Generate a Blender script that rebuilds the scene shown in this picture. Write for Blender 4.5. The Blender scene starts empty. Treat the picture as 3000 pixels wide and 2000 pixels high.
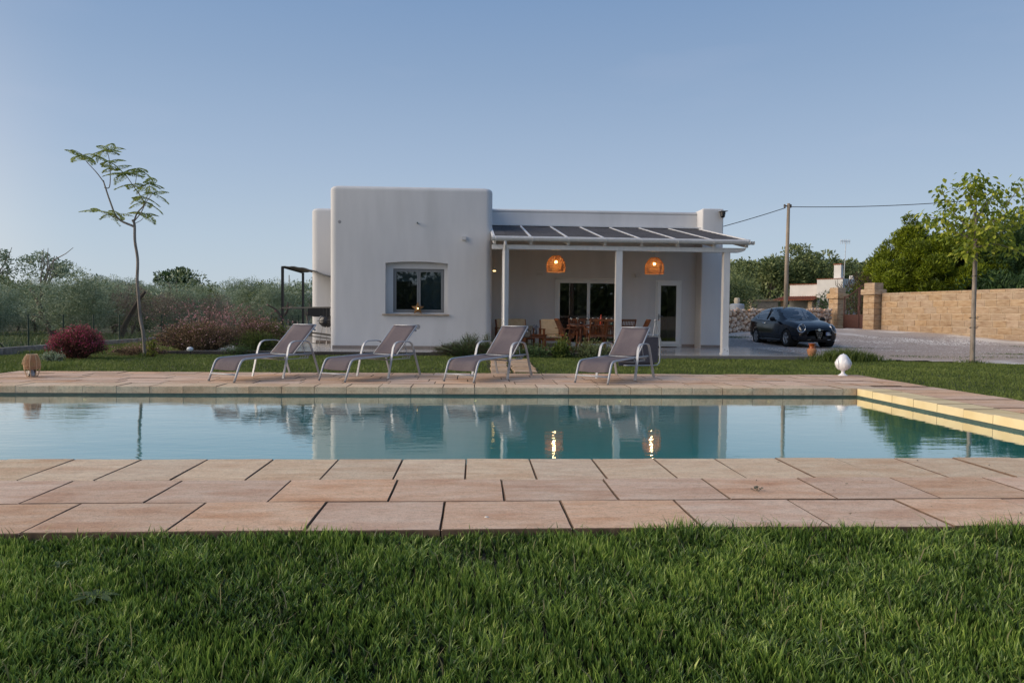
import bpy, bmesh, math, random
import numpy as np
from math import sin, cos, pi, radians, atan, atan2, sqrt
from mathutils import Vector, Matrix
random.seed(7); RNG = np.random.default_rng(7)
S = bpy.context.scene
COL = S.collection

# ------------------------------------------------------------------ camera
EYE = 1.05
cam = bpy.data.cameras.new('camera'); co = bpy.data.objects.new('camera', cam); COL.objects.link(co)
cam.sensor_width = 36; cam.lens = 24.0; cam.clip_start = 0.05; cam.clip_end = 4000
yaw, pitch, roll = atan(110/2000), atan(75/2000), 0.0095
fwd = Vector((sin(yaw)*cos(pitch), cos(yaw)*cos(pitch), -sin(pitch)))
rt = Vector((cos(yaw), -sin(yaw), 0)); up = rt.cross(fwd)
r2 = rt*cos(roll) + up*sin(roll); u2 = -rt*sin(roll) + up*cos(roll)
co.matrix_world = Matrix(((r2.x, u2.x, -fwd.x, 0), (r2.y, u2.y, -fwd.y, 0), (r2.z, u2.z, -fwd.z, EYE), (0, 0, 0, 1)))
S.camera = co
S.render.resolution_x = 1024; S.render.resolution_y = 682

# ------------------------------------------------------------------ world, sun, exposure
SUN_EL, SUN_AZ = radians(28.0), radians(-94)      # low in the west: left of the house, azimuth from +Y towards +X
sdir = Vector((sin(SUN_AZ)*cos(SUN_EL), cos(SUN_AZ)*cos(SUN_EL), sin(SUN_EL)))
W = bpy.data.worlds.new('World'); S.world = W; W.use_nodes = True
wn, wl = W.node_tree.nodes, W.node_tree.links
wn.clear()
def N(nodes, t, **k):
    n = nodes.new(t)
    for a, b in k.items():
        setattr(n, a, b)
    return n
out = N(wn, 'ShaderNodeOutputWorld'); bg = N(wn, 'ShaderNodeBackground')
sky = N(wn, 'ShaderNodeTexSky'); sky.sky_type = 'NISHITA'; sky.sun_disc = False
sky.sun_elevation = SUN_EL; sky.sun_rotation = SUN_AZ
sky.air_density = 1.0; sky.dust_density = 1.0; sky.ozone_density = 2.0
tc = N(wn, 'ShaderNodeTexCoord'); sep = N(wn, 'ShaderNodeSeparateXYZ'); wl.new(tc.outputs['Generated'], sep.inputs[0])
mr = N(wn, 'ShaderNodeMapRange'); mr.inputs[1].default_value = -0.05; mr.inputs[2].default_value = 1.0
wl.new(sep.outputs[2], mr.inputs[0])
ramp = N(wn, 'ShaderNodeValToRGB'); wl.new(mr.outputs[0], ramp.inputs[0])
def el(deg): return (sin(radians(deg)) + .05)/1.05
stops = [(0, (.38, .42, .46)), (el(0), (.47, .54, .60)), (el(6), (.40, .49, .59)), (el(12), (.32, .415, .555)), (el(19), (.235, .335, .495)),
         (el(27), (.16, .265, .45)), (el(45), (.125, .22, .40)), (1, (.10, .18, .35))]
cr = ramp.color_ramp
while len(cr.elements) < len(stops): cr.elements.new(.5)
for e, (p, c) in zip(cr.elements, stops):
    e.position = p; e.color = (*c, 1)
# afterglow around the sun's side
dt = N(wn, 'ShaderNodeVectorMath', operation='DOT_PRODUCT'); dt.inputs[1].default_value = Vector((sin(SUN_AZ), cos(SUN_AZ), .08)).normalized()
nrm = N(wn, 'ShaderNodeVectorMath', operation='NORMALIZE'); wl.new(tc.outputs['Generated'], nrm.inputs[0]); wl.new(nrm.outputs[0], dt.inputs[0])
gl = N(wn, 'ShaderNodeMapRange', interpolation_type='SMOOTHSTEP'); gl.inputs[1].default_value = .40; gl.inputs[2].default_value = 1.02; gl.inputs[3].default_value = 0; gl.inputs[4].default_value = 1
wl.new(dt.outputs['Value'], gl.inputs[0])
glow = N(wn, 'ShaderNodeMix', data_type='RGBA'); glow.inputs[7].default_value = (1.7, 1.35, 1.0, 1)
ge = N(wn, 'ShaderNodeMapRange', interpolation_type='SMOOTHSTEP'); ge.inputs[1].default_value = 0; ge.inputs[2].default_value = .55; ge.inputs[3].default_value = 1; ge.inputs[4].default_value = 0
wl.new(sep.outputs[2], ge.inputs[0]); gm_w = N(wn, 'ShaderNodeMath', operation='MULTIPLY'); wl.new(gl.outputs[0], gm_w.inputs[0]); wl.new(ge.outputs[0], gm_w.inputs[1]); wl.new(gm_w.outputs[0], glow.inputs[0]); wl.new(ramp.outputs[0], glow.inputs[6])
# a few faint pink evening clouds
cn = N(wn, 'ShaderNodeTexNoise'); cn.inputs['Scale'].default_value = 3.2; cn.inputs['Detail'].default_value = 4
mp = N(wn, 'ShaderNodeMapping'); mp.inputs['Scale'].default_value = (1, 1, 4.5); mp.inputs['Location'].default_value = (3.35, .4, .2)
wl.new(tc.outputs['Generated'], mp.inputs[0]); wl.new(mp.outputs[0], cn.inputs[0])
cm = N(wn, 'ShaderNodeMapRange'); cm.inputs[1].default_value = .56; cm.inputs[2].default_value = .74; cm.inputs[4].default_value = .05
wl.new(cn.outputs[0], cm.inputs[0])
cloud = N(wn, 'ShaderNodeMix', data_type='RGBA'); cloud.inputs[7].default_value = (.62, .60, .69, 1)
wl.new(cm.outputs[0], cloud.inputs[0]); wl.new(glow.outputs[2], cloud.inputs[6])
# physical sky blended with the evening gradient
sk = N(wn, 'ShaderNodeVectorMath', operation='SCALE'); sk.inputs['Scale'].default_value = .06
wl.new(sky.outputs[0], sk.inputs[0])
mx = N(wn, 'ShaderNodeMix', data_type='RGBA'); mx.inputs[0].default_value = .85
wl.new(sk.outputs[0], mx.inputs[6]); wl.new(cloud.outputs[2], mx.inputs[7])
wl.new(mx.outputs[2], bg.inputs[0]); bg.inputs[1].default_value = 1.0
wl.new(bg.outputs[0], out.inputs[0])

sl = bpy.data.lights.new('sun', 'SUN'); so = bpy.data.objects.new('sun', sl); COL.objects.link(so)
sl.energy = 2.6; sl.angle = radians(60); sl.color = (1.0, .84, .66)
so.rotation_euler = (sdir * -1).to_track_quat('-Z', 'Y').to_euler(); so.location = sdir*60
S.view_settings.view_transform = 'Standard'; S.view_settings.look = 'None'
S.view_settings.exposure = 0.34; S.view_settings.gamma = 1.0; S.view_settings.use_curve_mapping = False
S.render.engine = 'CYCLES'

# ------------------------------------------------------------------ helpers
def rgb(r, g, b):
    f = lambda c: ((c/255+.055)/1.055)**2.4 if c > 10 else c/255/12.92
    return (f(r), f(g), f(b))

MATS = {}
def mat(name, c1, c2=None, scale=8.0, rough=.7, bump=0.0, bscale=60.0, metal=0.0, spec=.5, detail=6, rand=0.0,
        stretch=(1, 1, 1), emit=None, estr=1.0, c3=None, s3=1.0, t3=(.5, .7), trans=0.0, attr=None, coat=0.0, sss=0.0, bstretch=(1, 1, 1)):
    """procedural material: two-tone noise, an optional third broad stain, fine relief"""
    if name in MATS: return MATS[name]
    m = bpy.data.materials.new(name); m.use_nodes = True; MATS[name] = m
    n, l = m.node_tree.nodes, m.node_tree.links
    b = n['Principled BSDF']
    b.inputs['Roughness'].default_value = rough; b.inputs['Metallic'].default_value = metal
    b.inputs['Specular IOR Level'].default_value = spec; b.inputs['Coat Weight'].default_value = coat
    b.inputs['Base Color'].default_value = (*c1, 1)
    geo = N(n, 'ShaderNodeNewGeometry')
    mpn = N(n, 'ShaderNodeMapping'); mpn.inputs['Scale'].default_value = stretch; l.new(geo.outputs['Position'], mpn.inputs[0])
    last = None
    if c2 is not None:
        if attr:
            at = N(n, 'ShaderNodeAttribute', attribute_name=attr); fac = at.outputs['Fac']
        else:
            t = N(n, 'ShaderNodeTexNoise'); t.inputs['Scale'].default_value = scale; t.inputs['Detail'].default_value = detail
            l.new(mpn.outputs[0], t.inputs[0])
            mrr = N(n, 'ShaderNodeMapRange'); mrr.inputs[1].default_value = .3; mrr.inputs[2].default_value = .7; l.new(t.outputs[0], mrr.inputs[0]); fac = mrr.outputs[0]
        x = N(n, 'ShaderNodeMix', data_type='RGBA'); x.inputs[6].default_value = (*c1, 1); x.inputs[7].default_value = (*c2, 1)
        l.new(fac, x.inputs[0]); last = x.outputs[2]
    if c3 is not None:
        t = N(n, 'ShaderNodeTexNoise'); t.inputs['Scale'].default_value = s3; t.inputs['Detail'].default_value = 5; l.new(mpn.outputs[0], t.inputs[0])
        mrr = N(n, 'ShaderNodeMapRange'); mrr.inputs[1].default_value = t3[0]; mrr.inputs[2].default_value = t3[1]; l.new(t.outputs[0], mrr.inputs[0])
        x = N(n, 'ShaderNodeMix', data_type='RGBA'); x.inputs[7].default_value = (*c3, 1); l.new(mrr.outputs[0], x.inputs[0])
        if last: l.new(last, x.inputs[6])
        else: x.inputs[6].default_value = (*c1, 1)
        last = x.outputs[2]
    if rand:
        oi = N(n, 'ShaderNodeObjectInfo'); hv = N(n, 'ShaderNodeHueSaturation')
        mv = N(n, 'ShaderNodeMapRange'); mv.inputs[3].default_value = 1-rand; mv.inputs[4].default_value = 1+rand; l.new(oi.outputs['Random'], mv.inputs[0])
        mh = N(n, 'ShaderNodeMath', operation='MULTIPLY_ADD'); mh.inputs[1].default_value = 7.13; mh.inputs[2].default_value = 0; l.new(oi.outputs['Random'], mh.inputs[0])
        fr = N(n, 'ShaderNodeMath', operation='FRACT'); l.new(mh.outputs[0], fr.inputs[0])
        ms = N(n, 'ShaderNodeMapRange'); ms.inputs[3].default_value = 1-rand; ms.inputs[4].default_value = 1+rand*1.5; l.new(fr.outputs[0], ms.inputs[0])
        l.new(mv.outputs[0], hv.inputs['Value']); l.new(ms.outputs[0], hv.inputs['Saturation'])
        if last: l.new(last, hv.inputs['Color'])
        else: hv.inputs['Color'].default_value = (*c1, 1)
        last = hv.outputs[0]
    if last: l.new(last, b.inputs['Base Color'])
    if bump:
        t = N(n, 'ShaderNodeTexNoise'); t.inputs['Scale'].default_value = bscale; t.inputs['Detail'].default_value = 5
        mb = N(n, 'ShaderNodeMapping'); mb.inputs['Scale'].default_value = bstretch; l.new(geo.outputs['Position'], mb.inputs[0]); l.new(mb.outputs[0], t.inputs[0])
        bp = N(n, 'ShaderNodeBump'); bp.inputs['Strength'].default_value = min(1, bump*20); bp.inputs['Distance'].default_value = bump
        l.new(t.outputs[0], bp.inputs['Height']); l.new(bp.outputs[0], b.inputs['Normal'])
    if emit:
        b.inputs['Emission Color'].default_value = (*emit, 1); b.inputs['Emission Strength'].default_value = estr
    if trans:      # thin leaves and cloth let some light through
        tr = N(n, 'ShaderNodeBsdfTranslucent'); ad = N(n, 'ShaderNodeMixShader'); ad.inputs[0].default_value = trans
        if last: l.new(last, tr.inputs[0])
        else: tr.inputs[0].default_value = (*c1, 1)
        l.new(b.outputs[0], ad.inputs[1]); l.new(tr.outputs[0], ad.inputs[2]); l.new(ad.outputs[0], n['Material Output'].inputs[0])
    return m

def tag(o, label=None, cat=None, group=None, kind=None):
    if label: o['label'] = label
    if cat: o['category'] = cat
    if group: o['group'] = group
    if kind: o['kind'] = kind
    return o

def thing(name, label, cat, loc=(0, 0, 0), rz=0, group=None, kind=None):
    o = bpy.data.objects.new(name, None); COL.objects.link(o); o.empty_display_size = .1
    o.location = loc; o.rotation_euler = (0, 0, rz)
    return tag(o, label, cat, group, kind)

def link(name, me, parent=None, m=None, smooth=False):
    o = bpy.data.objects.new(name, me); COL.objects.link(o)
    if m is not None:
        me.materials.clear(); me.materials.append(m)
    if smooth:
        me.polygons.foreach_set('use_smooth', [True]*len(me.polygons))
    if parent: o.parent = parent
    return o

def child(name, me, parent, loc=(0, 0, 0), rz=0, scale=None):
    o = bpy.data.objects.new(name, me); COL.objects.link(o); o.parent = parent; o.location = loc; o.rotation_euler = (0, 0, rz)
    if scale: o.scale = scale
    return o

def copy_tree(o, parent=None):
    c = o.copy(); COL.objects.link(c); c.parent = parent
    for ch in list(o.children): copy_tree(ch, c)
    return c

class MB:
    """collects boxes, tubes and turned shapes, linked as one mesh"""
    def __init__(s): s.v = []; s.f = []
    def add(s, vs, fs):
        k = len(s.v); s.v.extend([tuple(v) for v in vs]); s.f.extend([tuple(i+k for i in f) for f in fs]); return s
    def box(s, x0, x1, y0, y1, z0, z1, ch=0):
        if ch:
            c = ch; v = []
            for z, i in ((z0, c), (z0+c, 0), (z1-c, 0), (z1, c)):
                v += [(x0+i, y0+i, z), (x1-i, y0+i, z), (x1-i, y1-i, z), (x0+i, y1-i, z)]
            f = [(3, 2, 1, 0), (12, 13, 14, 15)]
            for k in range(3):
                for j in range(4):
                    a, b = 4*k+j, 4*k+(j+1) % 4; f.append((a, b, b+4, a+4))
            return s.add(v, f)
        v = [(x0, y0, z0), (x1, y0, z0), (x1, y1, z0), (x0, y1, z0), (x0, y0, z1), (x1, y0, z1), (x1, y1, z1), (x0, y1, z1)]
        return s.add(v, [(3, 2, 1, 0), (4, 5, 6, 7), (0, 1, 5, 4), (1, 2, 6, 5), (2, 3, 7, 6), (3, 0, 4, 7)])
    def bar(s, a, b, w, h, upv=(0, 0, 1)):
        a, b = Vector(a), Vector(b); d = (b-a).normalized(); u = Vector(upv)
        if abs(d.dot(u)) > .98: u = Vector((1, 0, 0))
        sx = d.cross(u).normalized()*w/2; sz = sx.cross(d).normalized()*h/2
        v = [p+q for p in (a, b) for q in (-sx-sz, sx-sz, sx+sz, -sx+sz)]
        return s.add(v, [(0, 1, 2, 3), (7, 6, 5, 4), (0, 4, 5, 1), (1, 5, 6, 2), (2, 6, 7, 3), (3, 7, 4, 0)])
    def tube(s, pts, r, n=8, flat=None):
        """r: number or list; flat=(a,b): elliptical section scale across/along the up direction"""
        P = [Vector(p) for p in pts]; m = len(P); R = r if isinstance(r, (list, tuple)) else [r]*m
        vs = []; fs = []; pu = None
        for i, p in enumerate(P):
            d = (P[min(i+1, m-1)]-P[max(i-1, 0)]).normalized()
            if pu is None:
                u = Vector((0, 0, 1)) if abs(d.z) < .9 else Vector((0, 1, 0))
            else: u = pu
            sx = d.cross(u)
            sx = sx.normalized() if sx.length > 1e-6 else Vector((1, 0, 0))
            u = sx.cross(d).normalized(); pu = u
            fa, fb = flat if flat else (1, 1)
            for k in range(n):
                t = 2*pi*k/n; vs.append(p + sx*cos(t)*R[i]*fa + u*sin(t)*R[i]*fb)
        for i in range(m-1):
            for k in range(n):
                a, b = i*n+k, i*n+(k+1) % n; fs.append((a, b, b+n, a+n))
        fs.append(tuple(range(n-1, -1, -1))); fs.append(tuple((m-1)*n+k for k in range(n)))
        return s.add(vs, fs)
    def lathe(s, prof, n=24, c=(0, 0, 0), cap=True):
        vs = []; fs = []
        for r, z in prof:
            for k in range(n):
                t = 2*pi*k/n; vs.append((c[0]+r*cos(t), c[1]+r*sin(t), c[2]+z))
        for i in range(len(prof)-1):
            for k in range(n):
                a, b = i*n+k, i*n+(k+1) % n; fs.append((a, b, b+n, a+n))
        if cap: fs.append(tuple(range(n-1, -1, -1))); fs.append(tuple((len(prof)-1)*n+k for k in range(n)))
        return s.add(vs, fs)
    def ball(s, c, r, n=10, m=6, sz=(1, 1, 1)):
        prof = [(max(1e-3, sin(pi*i/m))*r, -cos(pi*i/m)*r) for i in range(m+1)]
        k = len(s.v); s.lathe(prof, n)
        for i in range(k, len(s.v)):
            v = s.v[i]; s.v[i] = (c[0]+v[0]*sz[0], c[1]+v[1]*sz[1], c[2]+v[2]*sz[2])
        return s
    def prism(s, poly, z0, z1):
        n = len(poly); v = [(x, y, z0) for x, y in poly]+[(x, y, z1) for x, y in poly]
        return s.add(v, [tuple(range(n-1, -1, -1)), tuple(range(n, 2*n))]+[(i, (i+1) % n, (i+1) % n+n, i+n) for i in range(n)])
    def xform(s, M, start=0):
        for i in range(start, len(s.v)): s.v[i] = tuple(M @ Vector(s.v[i]))
        return s
    def mesh(s, name):
        me = bpy.data.meshes.new(name); me.from_pydata(s.v, [], s.f); me.update(); return me
    def build(s, name, m, parent=None, smooth=False, autosmooth=None):
        o = link(name, s.mesh(name), parent, m, smooth)
        if autosmooth is not None:
            o.data.polygons.foreach_set('use_smooth', [True]*len(o.data.polygons)); o.data.set_sharp_from_angle(angle=radians(autosmooth))
        return o

def npmesh(name, V, nper, m, parent=None, rnd=None, faces=None):
    """mesh from a numpy array of polygons that each own nper vertices"""
    V = np.ascontiguousarray(V, dtype=np.float32).reshape(-1, 3); nv = len(V)
    me = bpy.data.meshes.new(name); me.vertices.add(nv); me.vertices.foreach_set('co', V.ravel())
    if faces is None:
        npoly = nv//nper; me.loops.add(nv); me.loops.foreach_set('vertex_index', np.arange(nv, dtype=np.int32))
        me.polygons.add(npoly); me.polygons.foreach_set('loop_start', np.arange(npoly, dtype=np.int32)*nper)
    else:
        F = np.asarray(faces, dtype=np.int32); npoly = len(F); me.loops.add(F.size); me.loops.foreach_set('vertex_index', F.ravel())
        me.polygons.add(npoly); me.polygons.foreach_set('loop_start', np.arange(npoly, dtype=np.int32)*F.shape[1])
    me.update(calc_edges=True)
    if rnd is not None:
        a = me.attributes.new('rnd', 'FLOAT', 'POINT'); a.data.foreach_set('value', np.ascontiguousarray(rnd, dtype=np.float32))
    me.materials.append(m)
    o = bpy.data.objects.new(name, me); COL.objects.link(o)
    if parent: o.parent = parent
    return o

def leafmat(name, cs, trans=.25, rough=.6, spec=.3):
    """foliage: colour picked per leaf from the list"""
    m = bpy.data.materials.new(name); m.use_nodes = True; n, l = m.node_tree.nodes, m.node_tree.links
    b = n['Principled BSDF']; b.inputs['Roughness'].default_value = rough; b.inputs['Specular IOR Level'].default_value = spec
    at = N(n, 'ShaderNodeAttribute', attribute_name='rnd'); r = N(n, 'ShaderNodeValToRGB')
    while len(r.color_ramp.elements) < len(cs): r.color_ramp.elements.new(.5)
    for i, (e, c) in enumerate(zip(r.color_ramp.elements, cs)):
        e.position = i/(len(cs)-1); e.color = (*c, 1)
    l.new(at.outputs['Fac'], r.inputs[0]); l.new(r.outputs[0], b.inputs['Base Color'])
    tr = N(n, 'ShaderNodeBsdfTranslucent'); l.new(r.outputs[0], tr.inputs[0])
    ad = N(n, 'ShaderNodeMixShader'); ad.inputs[0].default_value = trans
    l.new(b.outputs[0], ad.inputs[1]); l.new(tr.outputs[0], ad.inputs[2]); l.new(ad.outputs[0], n['Material Output'].inputs[0])
    return m

def blademesh(name, V, m, rnd):
    n = len(V); b = np.arange(n, dtype=np.int32)[:, None]*5
    F = np.concatenate([b+np.array([0, 1, 2]), b+np.array([0, 2, 4]), b+np.array([4, 2, 3])], 1).reshape(-1, 3)
    return npmesh(name, V, 5, m, rnd=rnd, faces=F)
def unit(a): return a/np.maximum(1e-9, np.linalg.norm(a, axis=-1, keepdims=True))
def leaves(C, size, aspect=.45, dirs=None, spread=1.0, rng=RNG, sz_var=.5, pointy=False):
    """(n,4,3) leaf quads at centres C"""
    n = len(C); d = rng.normal(size=(n, 3)); d = unit(d)
    if dirs is not None: d = unit(dirs + d*spread)
    q = unit(np.cross(d, rng.normal(size=(n, 3)))); s = size*(1-sz_var/2+sz_var*rng.random((n, 1)))
    a = d*s*.5; b = q*s*.5*aspect
    if pointy: return np.stack([C-a, C+b, C+a, C-b], 1)
    return np.stack([C-a-b*.6, C-a*.2+b-a*.0, C+a, C+a*.1-b], 1)

def blades(X, Y, Z, h, w, lean, rng=RNG, segs=2):
    """grass blades -> verts (n,5,3) and faces (2 per blade, quad + folded tip quad)"""
    n = len(X); t = rng.random(n)*2*pi; ln = lean*(.25+rng.random(n)); lt = rng.random(n)*2*pi
    base = np.stack([X, Y, Z], 1); side = np.stack([np.cos(t), np.sin(t), np.zeros(n)], 1)*(w/2)[:, None]
    ld = np.stack([np.cos(lt), np.sin(lt), np.zeros(n)], 1)
    mid = base + ld*(ln*h*.35)[:, None] + np.array([0, 0, 1])*(h*.6)[:, None]
    tip = base + ld*(ln*h*1.0)[:, None] + np.array([0, 0, 1])*(h*(1-.25*np.minimum(1, ln)))[:, None]
    return np.stack([base-side, base+side, mid+side*.85, tip, mid-side*.85], 1)

GROUNDZ = -.06
def sm(a, b, x):
    t = np.clip((x-a)/(b-a), 0, 1); return t*t*(3-2*t)
def terr(x, y):
    """ground height: level round the pool, a yard that climbs to the gate, a low wooded rise far right"""
    x = np.asarray(x, float); y = np.asarray(y, float)
    z = np.full(np.broadcast(x, y).shape, GROUNDZ)
    z = z + .06*sm(8.2, 10, x)*sm(16, 19, y)
    z = z + .50*sm(24, 34.5, y + .22*(x-20)*(x > 20))*sm(5, 10, x)
    z = z + .55*sm(40, 65, y)*sm(5, 20, x)
    z = z + 9.5*sm(62, 150, y)*sm(10, 60, x + (y-60)*.1)
    z = z + 3.2*sm(70, 260, y)*(1-sm(-20, 30, x))
    return z
def th(x, y): return float(terr(x, y))
# ------------------------------------------------------------------ materials
def stonemat(name, c1, c2, c3, rand):
    """cut limestone: streaky mottling, rusty stains and small dark pits"""
    m = mat(name, c1, c2, scale=5, rough=.85, bump=.0, rand=rand, c3=c3, s3=2.2, t3=(.50, .80), spec=.2, stretch=(.7, 2.2, 1), detail=9)
    n, l = m.node_tree.nodes, m.node_tree.links; b = n['Principled BSDF']; geo = [q for q in n if q.type == 'NEW_GEOMETRY'][0]
    mp_ = N(n, 'ShaderNodeMapping'); mp_.inputs['Scale'].default_value = (1, 2.4, 1); l.new(geo.outputs['Position'], mp_.inputs[0])
    src = b.inputs['Base Color'].links[0].from_socket
    for sc, lo, hi, v in ((26, .42, .75, .82), (75, .56, .70, .55), (11, .50, .72, .86)):
        t = N(n, 'ShaderNodeTexNoise'); t.inputs['Scale'].default_value = sc; t.inputs['Detail'].default_value = 6; l.new(mp_.outputs[0], t.inputs[0])
        r = N(n, 'ShaderNodeMapRange'); r.inputs[1].default_value = lo; r.inputs[2].default_value = hi; r.inputs[3].default_value = 1; r.inputs[4].default_value = v; l.new(t.outputs[0], r.inputs[0])
        x = N(n, 'ShaderNodeVectorMath', operation='SCALE'); l.new(src, x.inputs[0]); l.new(r.outputs[0], x.inputs['Scale']); src = x.outputs[0]
    l.new(src, b.inputs['Base Color'])
    t = N(n, 'ShaderNodeTexNoise'); t.inputs['Scale'].default_value = 42; t.inputs['Detail'].default_value = 7; t.inputs['Roughness'].default_value = .65; l.new(mp_.outputs[0], t.inputs[0])
    bp = N(n, 'ShaderNodeBump'); bp.inputs['Strength'].default_value = .7; bp.inputs['Distance'].default_value = .010; l.new(t.outputs[0], bp.inputs['Height']); l.new(bp.outputs[0], b.inputs['Normal'])
    return m
plaster = mat('plaster', (.63, .632, .64), (.585, .59, .60), scale=2.2, rough=.9, bump=.004, bscale=90, stretch=(1.6, 1.6, .35), c3=(.53, .535, .54), s3=.8, t3=(.50, .78), spec=.2)
plaster_w = plaster
stone_c = stonemat('coping_stone', rgb(228, 208, 180), rgb(214, 186, 156), rgb(202, 166, 136), .06)
stone_p = stonemat('paver_stone', rgb(226, 200, 176), rgb(214, 178, 150), rgb(192, 146, 116), .10)
stone_r = mat('coping_stone_warm_lit', rgb(226, 208, 166), rgb(214, 192, 146), scale=3, rough=.8, bump=.003, bscale=40, rand=.05, spec=.25)  # yellow is the warm light from the left, put into the stone colour
joint = mat('joint_sand', rgb(84, 68, 56), rgb(52, 44, 38), scale=20, rough=.95)
soil = mat('soil', (.020, .018, .010), (.028, .030, .012), scale=9, rough=.95)
tilem = mat('terrace_tile', (.42, .40, .385), (.36, .345, .33), scale=2.0, rough=.16, bump=.0006, bscale=30, rand=.05, spec=.5, stretch=(.4, 3, 1))
base_tile = mat('skirting_tile', (.30, .25, .22), (.24, .20, .175), scale=5, rough=.5, rand=.06)
white = mat('white_paint', (.70, .705, .71), (.62, .625, .635), scale=14, rough=.5, stretch=(1, 1, .2), bump=.0008, bscale=80)
pvc = mat('white_frame', (.74, .75, .74), rough=.35)
greyf = mat('grey_frame', (.16, .165, .17), rough=.4)
black = mat('black_metal', (.012, .012, .013), rough=.45)
alu = mat('aluminium', (.42, .44, .47), (.36, .38, .41), scale=30, rough=.42, metal=.2)
wood_d = mat('teak_wood', rgb(124, 76, 44), rgb(92, 52, 30), scale=10, rough=.55, stretch=(1, 1, 1), bump=.001, bscale=40, rand=.08)
wood_t = mat('table_wood', rgb(112, 58, 30), rgb(80, 40, 20), scale=8, rough=.35, bump=.001, bscale=30)
soffit_m = mat('soffit_boards', rgb(150, 118, 92), rgb(122, 92, 70), scale=3, rough=.6, stretch=(1, 6, 1))
bark = mat('bark', (.11, .085, .065), (.06, .045, .035), scale=20, rough=.9, bump=.01, bscale=40)
bark_l = mat('pale_bark', (.36, .31, .26), (.20, .17, .14), scale=14, rough=.9, bump=.004, bscale=60, stretch=(1, 1, .3))

def glassmat(name, tint, rough=.02, base=.05):
    m = bpy.data.materials.new(name); m.use_nodes = True; n, l = m.node_tree.nodes, m.node_tree.links
    n.remove(n['Principled BSDF']); g = N(n, 'ShaderNodeBsdfGlossy'); g.inputs['Roughness'].default_value = rough
    t = N(n, 'ShaderNodeBsdfTransparent'); t.inputs[0].default_value = (*tint, 1)
    f = N(n, 'ShaderNodeFresnel'); f.inputs[0].default_value = 1.52; x = N(n, 'ShaderNodeMixShader')
    mm = N(n, 'ShaderNodeMath', operation='MULTIPLY_ADD'); mm.inputs[1].default_value = 1.0; mm.inputs[2].default_value = base; mm.use_clamp = True
    l.new(f.outputs[0], mm.inputs[0]); l.new(mm.outputs[0], x.inputs[0]); l.new(t.outputs[0], x.inputs[1]); l.new(g.outputs[0], x.inputs[2])
    l.new(x.outputs[0], n['Material Output'].inputs[0]); return m
glass = glassmat('window_glass', (.78, .80, .80))
clear = glassmat('clear_glass', (.93, .95, .95))

# ------------------------------------------------------------------ ground sheet
def grid(name, xs, ys, zf, m, holes=None, kind='structure', label=None):
    xs, ys = np.array(xs, float), np.array(ys, float); XX, YY = np.meshgrid(xs, ys)
    V = np.stack([XX, YY, zf(XX, YY)], -1).reshape(-1, 3); nx, ny = len(xs), len(ys)
    i, j = np.meshgrid(np.arange(nx-1), np.arange(ny-1)); a = (j*nx+i).ravel(); F = np.stack([a, a+1, a+1+nx, a+nx], 1)
    if holes is not None:
        cx = ((xs[:-1]+xs[1:])/2)[i.ravel()]; cy = ((ys[:-1]+ys[1:])/2)[j.ravel()]; F = F[~holes(cx, cy)]
    o = npmesh(name, V, 4, m, faces=F); o.data.polygons.foreach_set('use_smooth', [True]*len(F)); tag(o, label, None, None, kind); return o
PX0, PX1, PY0, PY1 = -7.55, 5.77, 4.99, 9.97       # pool basin
DX0, DX1, DY0, DY1 = -8.0, 7.2, 3.32, 12.44        # paved deck round it
xs = sorted(set(list(np.concatenate([np.linspace(-1500, -120, 20), np.linspace(-110, 120, 116), np.linspace(140, 1500, 20)])) + [PX0-.01, PX1+.01]))
ys = sorted(set(list(np.concatenate([np.linspace(-300, -20, 8), np.linspace(-10, 160, 86), np.linspace(175, 400, 12), np.linspace(450, 2500, 12)])) + [PY0-.01, PY1+.01]))
field = mat('field_grass', (.045, .06, .022), (.075, .082, .035), scale=1.5, rough=.95, bump=.05, bscale=6, c3=(.11, .095, .06), s3=.25, t3=(.55, .75))
grid('ground', xs, ys, lambda x, y: terr(x, y)-.05, field, holes=lambda x, y: (x > PX0-.01) & (x < PX1+.01) & (y > PY0-.01) & (y < PY1+.01), label='grassy ground')

# lawn soil sheets (grass blades are added below)
lawn = MB()
lawn.prism([(-14, -1.5), (14, -1.5), (14, 3.31), (-14, 3.31)], -.2, GROUNDZ)
tag(lawn.build('lawn', soil), 'front lawn earth', None, None, 'structure')
lawn = MB()
lawn.prism([(-11.7, 12.46), (15.5, 12.46), (15.5, 16.4), (11.5, 17.6), (9.3, 17.69), (9.3, 18.55), (-11.7, 18.55)], -.2, GROUNDZ-.004)
lawn.prism([(7.21, 3.32), (15.5, 3.32), (15.5, 12.455), (7.21, 12.455)], -.2, GROUNDZ-.004)
lawn.prism([(-11.7, 3.32), (-8.01, 3.32), (-8.01, 12.455), (-11.7, 12.455)], -.2, GROUNDZ-.004)
lawn.prism([(-11.7, 18.551), (-7.7, 18.551), (-7.7, 34), (-11.7, 34)], -.2, GROUNDZ-.004)
tag(lawn.build('lawn', soil), 'back lawn earth', None, None, 'structure')

# gravel yard
grav = mat('gravel', rgb(214, 200, 188), rgb(136, 121, 110), scale=60, rough=.95, bump=.03, bscale=34, c3=rgb(222, 215, 206), s3=.35, t3=(.50, .60), detail=10)
def yardhole(x, y): return (x < 7.9 + 1.2*(y < 24)) | ((y < 17.7)) | ((x < 9.2) & (y < 25)) | (y + .55*(x-9.3) < 17.5)
gx = np.linspace(7.5, 27, 100); gy = np.linspace(14, 46, 140)
grid('gravel_yard', gx, gy, lambda x, y: terr(x, y)+.015+.012*np.sin(x*2.1+y)*np.sin(y*1.7), grav, holes=lambda x, y: (x < 9.2) & (y < 24.8) | (y < 17.65-.42*np.maximum(0, x-10.5)) | (x < 7.9))

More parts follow.
